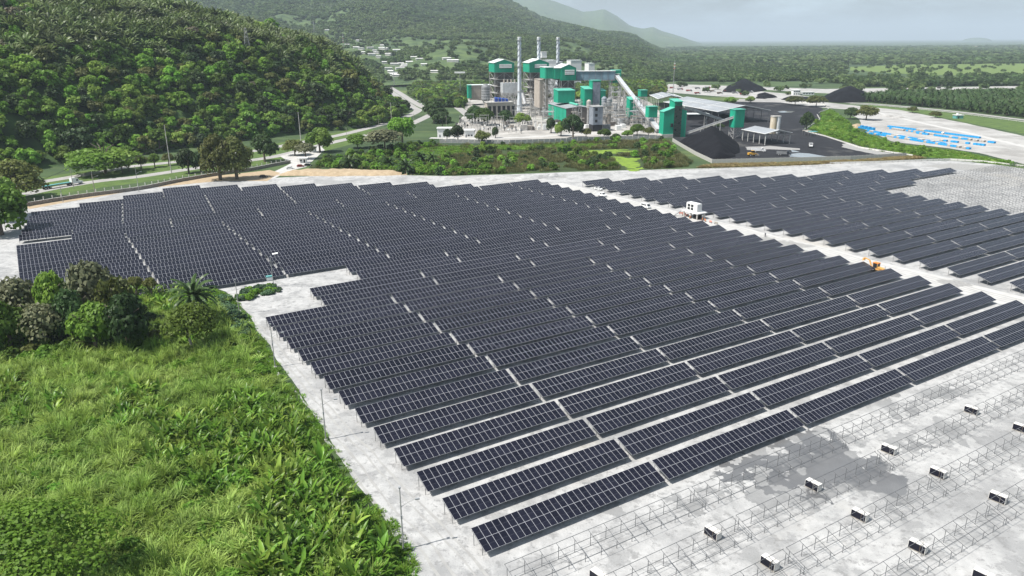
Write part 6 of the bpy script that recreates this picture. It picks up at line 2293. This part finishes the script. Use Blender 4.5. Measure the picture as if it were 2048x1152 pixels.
for k_, (a_, b_) in enumerate([(1745, 228), (1775, 233), (1795, 236)]):
    x, y = G(a_, b_)
    heap('limestone_heap', [(x - 7, y - 4), (x + 7, y - 5), (x + 8, y + 5), (x - 6, y + 6)], 2.6, .5, M['lot'], '%s white limestone heap from the left on the far side of the lot' % ordn(k_ + 1), 'limestone heap', 11 + k_, 1, .4, 6)

# inverter station
x, y = G(1394, 441)
LNY = ROWYAW
t = thing('inverter_platform', 'raised concrete inverter platform on columns in the gravel lane', 'platform', (x, y, .04), LNY)
MB().box(-.3, 5.2, -.4, 9.0, 2.5, 2.9).build('slab', M['white'], t)
for ix in (.3, 4.4):
    for iy in (.4, 4.2, 8.0):
        MB().box(ix - .22, ix + .22, iy - .22, iy + .22, 0, 2.49).build('column', M['concrete'], t)
MB().box(.9, 3.8, 1.2, 3.2, 0, 1.9).build('cable_box', M['dark'], t)
MB().bar((-.3, 9.0, 2.5), (-2.2, 11.4, 0), 1.2, .2).build('stair', M['steel'], t)
c, s = math.cos(LNY), math.sin(LNY)
t2 = thing('inverter_container', 'white inverter container with dark grilles on the raised platform', 'inverter', (x + c * 1.0 - s * 1.4, y + s * 1.0 + c * 1.4, 2.945), LNY)
MB().box(0, 2.7, 0, 6.2, 0.01, 3.3).build('body', M['white'], t2)
for iy in (2.2, 4.1):
    for iz in (.5, 1.8):
        MB().box(-.08, -.01, iy, iy + 1.3, iz, iz + 1.0).build('grille', M['dark'], t2)
MB().box(.15, 2.55, .15, 6.05, 3.31, 3.42).build('roof_panel', M['white'], t2)
for iz in range(3):
    MB().box(.3 + iz * .8, .9 + iz * .8, -.06, -.01, .3, 2.9).build('door', M['silver'], t2)
M['orange'] = mat('orange_plastic', (.72, .22, .04), .5)
M['pink'] = mat('faded_red_net', (.62, .26, .2), .7)
for k_, (px, py, m_) in enumerate([(1362, 429, 'pink'), (1368, 431, 'pink'), (1374, 433, 'pink'), (1381, 437, 'orange'), (1405, 441, 'orange'), (1410, 443, 'orange'), (1421, 446, 'pink'), (1432, 449, 'bark_pale')]):
    gx_, gy_ = G(px, py)
    t = thing('barrier', '%s construction barrier from the left around the inverter platform' % ordn(k_ + 1), 'barrier', (gx_, gy_, .05), .3 * k_)
    MB().box(-.9, .9, -.08, .08, .35, 1.0).build('board', M[m_], t)
    for s_ in (-.7, .7):
        MB().box(s_ - .05, s_ + .05, -.3, .3, 0, .34).build('foot', M['metalgrey'], t)
gx_, gy_ = G(539, 561)
t = thing('generator', 'small teal and white generator box at the lower edge of the left panels', 'generator', (gx_, gy_, .035), .5)
MB().box(-.9, .9, -.6, .6, .15, 1.1).build('housing', M['white'], t)
MB().box(-.92, .92, -.62, .62, 1.11, 1.5).build('hood', M['teal'], t)
MB().box(-.8, .8, -.5, .5, 0, .14).build('skid', M['metalgrey'], t)
gx_, gy_ = G(553, 533)
t = thing('site_lamp', 'white tilted work lamp among the left panels', 'lamp', (gx_, gy_, .035), .4)
MB().tube((0, 0, 0), (0, 0, 4.2), .05, .05, 6).build('mast', M['polemat'], t)
MB().prism([(-.9, -.4), (.9, -.4), (.9, .4), (-.9, .4)], [4.2, 4.4, 4.6, 4.4], [4.3, 4.5, 4.7, 4.5]).build('head', M['white'], t)


def wheels(t, xs, w, r, wd=.28):
    for x in xs:
        for s in (-1, 1):
            o = MB().tube((0, -wd / 2, 0), (0, wd / 2, 0), r, r, 14).build('wheel', M['rubber'], t, (x, s * (w / 2 - wd / 2), r))
            MB().tube((0, s * wd * .5 + s * .005, 0), (0, s * (wd * .5 + .02), 0), r * .55, r * .5, 10).build('rim', M['silver'], o)


def car(name, label, cat, x, y, rz, body, kind='car', z=.06, group=None):
    """x axis is forward"""
    t = thing(name, label, cat, (x, y, z), rz, group)
    if kind == 'van':
        prof = [(-2.3, .35), (2.35, .35), (2.45, .8), (2.2, 1.15), (1.5, 2.0), (-2.2, 2.05), (-2.35, 1.2)]
        win = [(-1.9, 1.25, .0, 1.85), (.1, 1.25, 1.35, 1.85)]
        W = 1.8
    elif kind == 'pickup':
        prof = [(-2.6, .4), (2.5, .4), (2.6, .95), (1.4, 1.15), (.8, 1.8), (-.6, 1.85), (-.9, 1.15), (-2.6, 1.1)]
        win = [(-.55, 1.2, .75, 1.72)]
        W = 1.8
    else:
        prof = [(-2.1, .3), (2.1, .3), (2.2, .7), (1.2, .92), (.6, 1.45), (-1.2, 1.48), (-1.9, .98), (-2.2, .9)]
        win = [(-1.25, .98, .75, 1.38)]
        W = 1.7
    b = MB()
    n = len(prof)
    b.add([(p[0], -W / 2, p[1]) for p in prof] + [(p[0], W / 2, p[1]) for p in prof], [tuple(range(n)), tuple(range(2 * n - 1, n - 1, -1))] + [(k, n + k, n + (k + 1) % n, (k + 1) % n) for k in range(n)])
    b.build('body', body, t)
    for (xa, za, xb, zb) in win:
        for s in (-1, 1):
            MB().box(xa, xb, s * (W / 2 + .01) - .008, s * (W / 2 + .01) + .008, za, zb).build('window', M['carglass'], t)
    ws = prof[2:5]
    MB().bar((prof[3][0] + .05, 0, prof[3][1] + .06), (prof[4][0] + .1, 0, prof[4][1] - .02), W * .86, .04).build('windscreen', M['carglass'], t)
    wheels(t, (-1.4, 1.45), W + .06, .34, .22)
    for s in (-.6, .6):
        MB().box(prof[2][0] - .03, prof[2][0] + .03, s - .18, s + .18, .62, .78).build('headlight', M['silver'], t)
    return t


LANE_YAW = ROWYAW - math.pi / 2
M['carwhite'] = mat('white_car_paint', (.74, .74, .73), .3)
M['carred'] = mat('dark_red_car_paint', (.22, .03, .025), .3)
M['cardark'] = mat('dark_car_paint', (.03, .035, .045), .25)
M['carsilver'] = mat('silver_car_paint', (.42, .43, .44), .3, metal=.3)
for px, py, kd, col, yw, lab, cat in [
    (1204, 393, 'pickup', 'carwhite', LANE_YAW, 'white pickup at the far end of the gravel lane', 'pickup'), (1291, 416, 'van', 'carwhite', LANE_YAW, 'white van in the gravel lane left of the inverter platform', 'van'),
    (1197, 380, 'car', 'carwhite', LANE_YAW + .2, 'small white vehicle at the edge of the right panel field', 'car'),
    (527, 355, 'car', 'cardark', .5, 'dark car parked at the yard end of the gate road', 'car'), (580, 338, 'car', 'carwhite', .2, 'white car parked left of the red car by the gate', 'car'),
    (601, 334, 'car', 'carred', .3, 'dark red car parked before the gatehouse', 'car'), (616, 332, 'car', 'cardark', .3, 'dark car parked right of the red car by the gate', 'car'),
    (842, 210, 'car', 'carwhite', 2.0, 'white car on the highway beside the hill nose', 'car'), (835, 203, 'car', 'carsilver', 2.0, 'silver car farther up the highway', 'car'), (823, 219, 'car', 'carwhite', -1.2, 'white car on the left carriageway below the hill nose', 'car'), (1888, 268, 'car', 'carwhite', .3, 'white car parked behind the pallets on the lot', 'car')]:
    gx_, gy_ = G(px, py)
    car(cat if cat != 'car' else 'parked_car', lab, cat, gx_, gy_, yw, M[col], kd, .09 if py < 300 else .06)


def truck(label, x, y, rz, cab, bed, kind, z=.08):
    t = thing('truck', label, 'truck', (x, y, z), rz)
    MB().box(-4.2, 4.0, -.5, .5, .7, .95).build('chassis', M['metalgrey'], t)
    b = MB()
    prof = [(2.0, .8), (4.6, .8), (4.7, 1.6), (3.5, 1.85), (3.1, 2.9), (2.0, 2.95)]
    n = len(prof)
    b.add([(p[0], -1.15, p[1]) for p in prof] + [(p[0], 1.15, p[1]) for p in prof], [tuple(range(n)), tuple(range(2 * n - 1, n - 1, -1))] + [(k, n + k, n + (k + 1) % n, (k + 1) % n) for k in range(n)])
    cb_ = b.build('cab', cab, t)
    MB().bar((3.56, 0, 1.95), (3.2, 0, 2.8), 1.95, .05).build('windscreen', M['carglass'], cb_)
    for s in (-1, 1):
        MB().box(2.3, 3.05, s * 1.16 - .01, s * 1.16 + .01, 1.95, 2.7).build('window', M['carglass'], cb_)
    if kind == 'dump':
        b = MB()
        b.box(-4.3, 1.8, -1.25, -1.15, 1.0, 2.5); b.box(-4.3, 1.8, 1.15, 1.25, 1.0, 2.5); b.box(-4.4, -4.29, -1.25, 1.25, 1.0, 2.4); b.box(1.7, 1.82, -1.25, 1.25, 1.0, 2.7); b.box(-4.3, 1.7, -1.14, 1.14, 1.0, 1.15)
        b.build('dump_body', bed, t)
        MB().prism([(-4.1, -1.1), (1.6, -1.1), (1.6, 1.1), (-4.1, 1.1)], 1.16, [1.9, 2.2, 2.3, 2.0]).build('load', M['coalpile'], t)
    wheels(t, (-3.0, -1.8, 3.4), 2.4, .52, .35)
    return t


for px, py, rz, cm, bm, lab in [(1516, 304.5, -.15, 'carwhite', 'carwhite', 'white dump truck behind the yellow loader'), (1567, 311, -.35, 'cardark', 'metalgrey', 'black dump truck beside the large puddle'), (1621, 294, -1.9, 'carwhite', 'metalgrey', 'white truck driving in from the coal yard gate')]:
    gx_, gy_ = G(px, py)
    truck(lab, gx_, gy_, rz, M[cm], M[bm], 'dump')
rt = random.Random(4)
for k_, (px, py) in enumerate([(1345, 177), (1360, 180), (1378, 183), (1395, 178), (1425, 184), (1440, 188), (1455, 184), (1470, 187), (1486, 190), (1500, 186), (1395, 188), (1415, 177)]):
    gx_, gy_ = G(px, py)
    truck('%s parked truck from the left in the pale depot yard behind the coal sheds' % ordn(k_ + 1), gx_, gy_, rt.uniform(-.3, .3), M[rt.choice(['carwhite', 'carred', 'carwhite', 'cardark'])], M[rt.choice(['metalgrey', 'bark', 'carred'])], 'dump', .1)

# articulated truck on the road
gx_, gy_ = G(158, 371.5)
i_ = min(range(len(near_c)), key=lambda i: math.hypot(near_c[i][0] - gx_, near_c[i][1] - gy_))
px_, py_ = near_c[i_]
yw = math.atan2(near_c[i_ + 1][1] - near_c[i_][1], near_c[i_ + 1][0] - near_c[i_][0])
t = thing('articulated_truck', 'white tractor truck with a long flatbed trailer on the road below the hill', 'truck', (px_, py_, .07), yw)
b = MB()
prof = [(-1.6, .8), (4.2, .8), (4.35, 1.5), (2.4, 1.9), (1.9, 3.0), (.6, 3.7), (-1.6, 3.75)]
n = len(prof)
b.add([(p[0], -1.2, p[1]) for p in prof] + [(p[0], 1.2, p[1]) for p in prof], [tuple(range(n)), tuple(range(2 * n - 1, n - 1, -1))] + [(k, n + k, n + (k + 1) % n, (k + 1) % n) for k in range(n)])
cb_ = b.build('cab', M['carwhite'], t)
MB().bar((2.42, 0, 2.0), (1.98, 0, 2.95), 2.0, .05).build('windscreen', M['carglass'], cb_)
for s in (-1, 1):
    MB().box(.7, 1.8, s * 1.21 - .01, s * 1.21 + .01, 2.0, 2.8).build('window', M['carglass'], cb_)
MB().box(-16.5, -1.2, -1.25, 1.25, 1.25, 1.5).build('flatbed', M['bark'], t)
MB().box(-16.0, -2.0, -1.1, 1.1, 1.52, 1.85).build('steel_load', M['teal'], t)
MB().box(-3.6, -.9, -.5, .5, .8, 1.2).build('chassis', M['metalgrey'], t)
wheels(t, (-15.2, -13.9, -12.6, -2.9, -1.7, 3.2), 2.5, .52, .4)

# wheel loader in the coal yard
gx_, gy_ = G(1505, 312.5)
t = thing('wheel_loader', 'yellow wheel loader before the coal pile', 'loader', (gx_, gy_, .08), .2)
MB().box(-3.2, .2, -1.0, 1.0, 1.0, 2.3).build('engine_hood', M['yellow'], t)
MB().box(.1, 2.2, -.9, .9, .8, 1.5).build('front_frame', M['yellow'], t)
cb_ = MB().box(-.9, .6, -.75, .75, 2.31, 3.5).build('cab', M['carglass'], t)
MB().box(-1.0, .7, -.85, .85, 3.51, 3.65).build('cab_roof', M['yellow'], cb_)
for s in (-.7, .7):
    MB().bar((1.4, s, 1.9), (3.4, s, .8), .3).build('lift_arm', M['yellow'], t)
MB().prism([(3.3, -1.4), (4.2, -1.4), (4.2, 1.4), (3.3, 1.4)], .2, [1.5, .6, .6, 1.5]).build('bucket', M['metalgrey'], t)
wheels(t, (-2.1, 1.6), 2.5, .75, .55)
# backhoe in the lane
gx_, gy_ = G(1752, 543)
M['jcb'] = mat('orange_yellow_paint', (.68, .36, .10), .5, var=.08, vscale=1)
t = thing('backhoe', 'orange-yellow backhoe loader at the end of a panel row by the lane', 'backhoe', (gx_, gy_, .06), LANE_YAW)
b = MB(); b.prism([(.6, -.5), (2.7, -.45), (2.7, .45), (.6, .5)], .8, [1.75, 1.5, 1.5, 1.75]); b.build('hood', M['jcb'], t)
MB().box(-1.6, 1.2, -.6, .6, .65, 1.2).build('chassis', M['jcb'], t)
b = MB()
for ax, ay in ((-.95, -.7), (.55, -.7), (.55, .7), (-.95, .7)):
    b.box(ax - .06, ax + .06, ay - .06, ay + .06, 1.21, 2.75)
cb_ = b.build('cab_frame', M['jcb'], t)
MB().box(-.9, .5, -.66, .66, 1.25, 2.7).build('cab_glass', M['carglass'], cb_)
MB().box(-1.1, .75, -.8, .8, 2.76, 2.92).build('cab_roof', M['orange'], cb_)
for s in (-.62, .62):
    MB().path([(.7, s, 1.5), (2.2, s, 1.35), (3.3, s, .7)], .11, 6).build('loader_arm', M['jcb'], t)
MB().prism([(3.1, -1.15), (4.0, -1.15), (4.0, 1.15), (3.1, 1.15)], .15, [1.15, .4, .4, 1.15]).build('front_bucket', M['jcb'], t)
MB().bar((2.75, .2, 1.5), (2.75, .2, 2.3), .08).build('exhaust', M['dark'], t)
MB().bar((-1.7, 0, .9), (-2.7, 0, 3.1), .3, .38).build('boom', M['jcb'], t)
MB().bar((-2.7, 0, 3.1), (-4.6, 0, 3.5), .24, .3).build('dipper', M['jcb'], t)
MB().prism([(-5.0, -.35), (-4.4, -.35), (-4.4, .35), (-5.0, .35)], [2.4, 2.7, 2.7, 2.4], [3.3, 3.5, 3.5, 3.3]).build('rear_bucket', M['jcb'], t)
for s in (-.9, .9):
    MB().bar((-1.5, s * .6, .9), (-1.7, s, .05), .16).build('stabiliser', M['jcb'], t)
for x_, r_ in ((-.7, .72), (2.0, .5)):
    for s in (-.78, .78):
        o = MB().tube((0, -.2, 0), (0, .2, 0), r_, r_, 16).build('wheel', M['rubber'], t, (x_, s, r_))
        MB().tube((0, math.copysign(.205, s), 0), (0, math.copysign(.22, s), 0), r_ * .55, r_ * .5, 10).build('rim', M['white'], o)
# excavator in the quarry
gx_, gy_ = G(1878, 177)
t = thing('excavator', 'dark excavator working on the white quarry floor', 'excavator', (gx_, gy_, .1), .2)
MB().box(-2.2, 2.2, -1.6, 1.6, 0, 1.0).build('track', M['rubber'], t)
MB().box(-2.6, 1.6, -1.3, 1.3, 1.01, 2.6).build('house', M['taupe'], t)
MB().bar((1.2, .6, 2.2), (5, .6, 5.2), .6).build('boom', M['taupe'], t)
MB().bar((5, .6, 5.2), (7, .6, 2.0), .45).build('dipper', M['taupe'], t)

# a worker on the lane
gx_, gy_ = G(1530, 474)
me = bpy.data.meshes.new('person')
J = [(0, 0, .95), (0, 0, 1.2), (0, 0, 1.42), (0, 0, 1.5), (0, .02, 1.68), (.19, 0, 1.4), (.25, .02, 1.12), (.24, .12, .88), (-.19, 0, 1.4), (-.25, .02, 1.12), (-.24, .12, .88), (.1, 0, .9), (.11, .02, .5), (.11, 0, .08), (.12, .14, .04), (-.1, 0, .9), (-.11, .02, .5), (-.11, 0, .08), (-.12, .14, .04)]
ED = [(0, 1), (1, 2), (2, 3), (3, 4), (2, 5), (5, 6), (6, 7), (2, 8), (8, 9), (9, 10), (0, 11), (11, 12), (12, 13), (13, 14), (0, 15), (15, 16), (16, 17), (17, 18)]
me.from_pydata(J, ED, [])
o = place('person', me, None, (gx_, gy_, .05), LANE_YAW)
md = o.modifiers.new('skin', 'SKIN')
RAD = [.15, .15, .16, .07, .11, .08, .055, .04, .08, .055, .04, .1, .075, .055, .05, .1, .075, .055, .05]
for k, r in enumerate(RAD):
    me.skin_vertices[0].data[k].radius = (r, r)
me.skin_vertices[0].data[0].use_root = True
sb = o.modifiers.new('smooth', 'SUBSURF'); sb.levels = 1; sb.render_levels = 1
me.materials.append(mat('dark_work_clothes', (.04, .045, .06), .9))
tag(o, 'standing worker in dark clothes on the gravel lane', 'person')
MB().path([(0, .02, 1.72), (0, .02, 1.8), (0, .02, 1.84)], [.14, .12, .04], 10).build('hard_hat', M['white'], o)

# gatehouse
gx_, gy_ = G(599, 326)
t = thing('gatehouse', 'small white flat-roofed gatehouse beside the parked cars', 'gatehouse', (gx_, gy_, 0), .1)
MB().box(0, 4.2, 0, 3.2, 0, 2.8).build('wall', M['white'], t)
MB().box(-.9, 5.1, -1.2, 3.8, 2.81, 3.15).build('roof', M['white'], t)
MB().box(.5, 1.6, -.06, -.01, 1.0, 2.1).build('window', M['carglass'], t)
MB().box(2.6, 3.5, -.06, -.01, 0, 2.1).build('door', M['dark'], t)
for s in (-.6, 4.8):
    MB().box(s - .1, s + .1, -1.0, -.8, 0, 2.8).build('post', M['whitepost'], t)
gx_, gy_ = G(617, 305)
t = thing('roadside_kiosk', 'small pale kiosk under the trees by the road', 'kiosk', (gx_, gy_, 0), .2)
MB().box(0, 5, 0, 4, 0, 3).build('wall', M['white'], t)
MB().box(-.6, 5.6, -.6, 4.6, 3.01, 3.3).build('roof', M['greyroof'], t)
# huts on the right
gx_, gy_ = G(1912, 237.5)
t = thing('hut', 'small turquoise hut with white roof tank beside the highway', 'hut', (gx_, gy_, 0), .1)
MB().box(0, 7, 0, 5, 0, 3).build('wall', M['teal'], t)
MB().box(-.5, 7.5, -.5, 5.5, 3.01, 3.3).build('roof', M['white'], t)
MB().tube((2.5, 2.5, 3.31), (2.5, 2.5, 5), 1, 1, 12).build('tank', M['white'], t)
MB().box(2, 3, -.08, -.01, 0, 2.1).build('door', M['dark'], t)
gx_, gy_ = G(1586, 190.5)
t = thing('site_house', 'white two-storey site house before the quarry floor', 'house', (gx_, gy_, 0), .05)
MB().box(0, 9.5, 0, 7, 0, 6.4).build('wall', M['white'], t)
MB().box(-.6, 10.1, -.6, 7.6, 6.41, 6.8).build('roof', M['white'], t)
for lv in (1.0, 4.0):
    for k in range(3):
        MB().box(1 + 2.9 * k, 2.7 + 2.9 * k, -.1, -.01, lv, lv + 1.4).build('window', M['carglass'], t)
t = thing('site_office', 'long low white office beside the two-storey site house', 'office', (gx_ + 13, gy_ + 2, 0), .05)
MB().box(0, 16, 0, 6, 0, 3.6).build('wall', M['white'], t)
MB().box(-.5, 16.5, -.5, 6.5, 3.61, 3.9).build('roof', M['white'], t)
for k in range(4):
    MB().box(1.5 + 3.7 * k, 3.2 + 3.7 * k, -.1, -.01, 1.2, 2.5).build('window', M['carglass'], t)
for k_, (px, py) in enumerate([(1609, 271), (1621, 273)]):
    gx_, gy_ = G(px, py)
    t = thing('canopy', '%s small canopy roof at the coal yard gate' % ('left' if k_ == 0 else 'right'), 'canopy', (gx_, gy_, 0), .2)
    MB().box(0, 6, 0, 4, 3.4, 3.65).build('roof', M['bark_pale' if k_ == 0 else 'teal'], t)
    for ax in (.3, 5.7):
        for ay in (.3, 3.7):
            MB().box(ax - .08, ax + .08, ay - .08, ay + .08, 0, 3.39).build('post', M['metalgrey'], t)

# guard rail along the right highway
t = thing('guard_rail', 'white guard rail along the highway beside the palm plantation', 'guard rail')
gl = smooth_path([G(*p) for p in [(1700, 209), (1770, 213), (1900, 226), (2048, 245), (2200, 264)]], 10)
for a, c in zip(gl[:-1], gl[1:]):
    MB().bar((a[0], a[1], .75), (c[0], c[1], .75), .08, .35).build('rail', M['whitepost'], t)
    MB().box(a[0] - .1, a[0] + .1, a[1] + .06, a[1] + .2, 0, .9).build('post', M['whitepost'], t)

# ------------------------------------------------------------------ power poles, wires and pylons
M['wire'] = mat('dark_cable', (.05, .05, .05), .6)
tops = {}
for nm, px, py, ty, lab, arms in [
    ('a', 343, 346, 250, 'tall concrete power pole beside the road before the hill', 2), ('b', 603, 296, 224, 'tall concrete power pole behind the olive tree by the gate', 2), ('c', 784, 258, 205, 'tall concrete power pole at the bend of the highway', 2),
    ('d', 148, 378, 336, 'utility pole with crossarm above the articulated truck', 1), ('e', 190, 386, 346, 'dark utility pole right of the articulated truck', 1), ('f', 27, 416, 372, 'utility pole at the left end of the road', 1),
    ('g', 694, 279, 255, 'short utility pole beside the highway', 1), ('h', 758, 262, 256 - 18, 'short utility pole near the highway bend', 1), ('i', 941, 238, 196, 'pole beside the plant road', 1), ('j', 893, 258, 232, 'twin transformer pole near the control building', 1), ('k', 828, 246, 228, 'utility pole left of the large dark tree', 1)]:
    x, y = G(px, py)
    h = HT(x, y, ty)
    t = thing('power_pole', lab, 'power pole', (x, y, 0), .5)
    MB().path([(0, 0, 0), (0, 0, h)], [.28 if arms == 2 else .16, .16 if arms == 2 else .1], 8).build('pole', M['concrete' if arms == 2 else 'bark_pale'], t)
    for q in range(arms):
        MB().box(-.06, .06, -1.3, 1.3, h * (.97 - .14 * q), h * (.97 - .14 * q) + .14).build('crossarm', M['metalgrey'], t)
        for s in (-1.2, 0, 1.2):
            MB().tube((0, s, h * (.97 - .14 * q) + .15), (0, s, h * (.97 - .14 * q) + .5), .08, .06, 6).build('insulator', M['taupe'], t)
    tops[nm] = (x, y, h * .97 + .5)


def wire(label, a, c, sag, offs=(-1.1, 0, 1.1)):
    t = thing('power_line', label, 'power line')
    for o_ in offs:
        pts = []
        for k in range(13):
            f_ = k / 12
            pts.append((a[0] + (c[0] - a[0]) * f_ - o_ * .45, a[1] + (c[1] - a[1]) * f_ + o_ * .9, a[2] + (c[2] - a[2]) * f_ - sag * 4 * f_ * (1 - f_)))
        MB().path(pts, .035, 4).build('cable', M['wire'], t)


wire('overhead line from the left end of the road to the pole above the truck', tops['f'], tops['d'], 1.5)
wire('overhead line from the pole above the truck to the tall pole', tops['d'], tops['a'][:2] + (tops['a'][2] * .62,), 3)
wire('overhead line between the two tall concrete poles', tops['a'], tops['b'], 5)
wire('overhead line from the gate pole to the highway bend', tops['b'], tops['c'], 5)
wire('low overhead line along the highway below the hill', tops['g'], tops['c'][:2] + (tops['c'][2] * .5,), 2)


def pylon(label, px, pyb, pyt, w=2.6):
    h_ = hit(px, pyb)
    if not h_:
        return
    x, y, z = h_
    top = HT(x, y, pyt) - z
    t = thing('lattice_pylon', label, 'pylon', (x, y, z - 1), .4)
    b = MB()
    N = 9
    for k in range(N):
        z0_, z1_ = top * k / N, top * (k + 1) / N
        w0, w1 = w * (1 - .72 * k / N), w * (1 - .72 * (k + 1) / N)
        for (sx, sy), (ux, uy) in zip(((-1, -1), (1, -1), (1, 1), (-1, 1)), ((1, -1), (1, 1), (-1, 1), (-1, -1))):
            b.bar((sx * w0, sy * w0, z0_), (sx * w1, sy * w1, z1_), .32)
            b.bar((sx * w0, sy * w0, z0_), (ux * w1, uy * w1, z1_), .18)
            b.bar((sx * w1, sy * w1, z1_), (ux * w1, uy * w1, z1_), .18)
    b.build('tower', M['lattice'], t)
    for f_, L_ in ((.97, 4.0), (.8, 4.8), (.64, 4.2)):
        c = MB()
        for s in (-1, 1):
            c.bar((0, 0, top * f_), (0, s * L_, top * f_ + .3), .35); c.bar((0, 0, top * f_ + 1.3), (0, s * L_, top * f_ + .3), .2)
        c.build('crossarm', M['lattice'], t)


pylon('steel lattice pylon standing among the palms on the hill', 496, 108, 54)
pylon('smaller steel lattice pylon farther right on the hill shoulder', 629, 70, 40)
for px, D, pt, lab in [(695, 1500, 66, 'thin mast standing in the village valley'), (921, 1020, 146, 'tall billboard post right of the highway'), (1345, 1050, 121, 'red and white telecom mast right of the long conveyor'), (1009, 930, 150, 'thin lighting mast left of the farthest boiler house'), (790, 1250, 146, 'billboard post beyond the highway')]:
    x, y = C(px, D)
    z = float(terrain(np.array([x]), np.array([y]))[0])
    h = HT(x, y, pt) - z
    t = thing('mast', lab, 'mast', (x, y, z))
    b = MB()
    for s in range(3):
        a = 2 * math.pi * s / 3
        b.bar((math.cos(a) * .7, math.sin(a) * .7, 0), (math.cos(a) * .35, math.sin(a) * .35, h), .3)
    b.build('shaft', M['lattice'], t)
    if 'billboard' in lab:
        MB().box(-7, 7, -.3, .3, h - .3, h + 1.8).build('board', M['white'], t)
    else:
        for k in range(4):
            MB().box(-.9, .9, -.9, .9, h * (.9 - .05 * k), h * (.9 - .05 * k) + .8).build('antenna', M['pink' if k % 2 else 'white'], t)

# ------------------------------------------------------------------ haze
b = MB().box(-31000, 31000, -3400, 43000, -6, 720)
hm = bpy.data.materials.new('haze_air')
hm.use_nodes = True
hn = hm.node_tree.nodes
hn.clear()
ho = hn.new('ShaderNodeOutputMaterial')
hv = hn.new('ShaderNodeVolumePrincipled')
hv.inputs['Color'].default_value = (.76, .89, 1.0, 1)
hv.inputs['Density'].default_value = 0.000075
hv.inputs['Anisotropy'].default_value = 0.0
hm.node_tree.links.new(hv.outputs['Volume'], ho.inputs['Volume'])
tag(b.build('haze', hm), 'even pale haze in the air', 'haze', None, 'stuff')
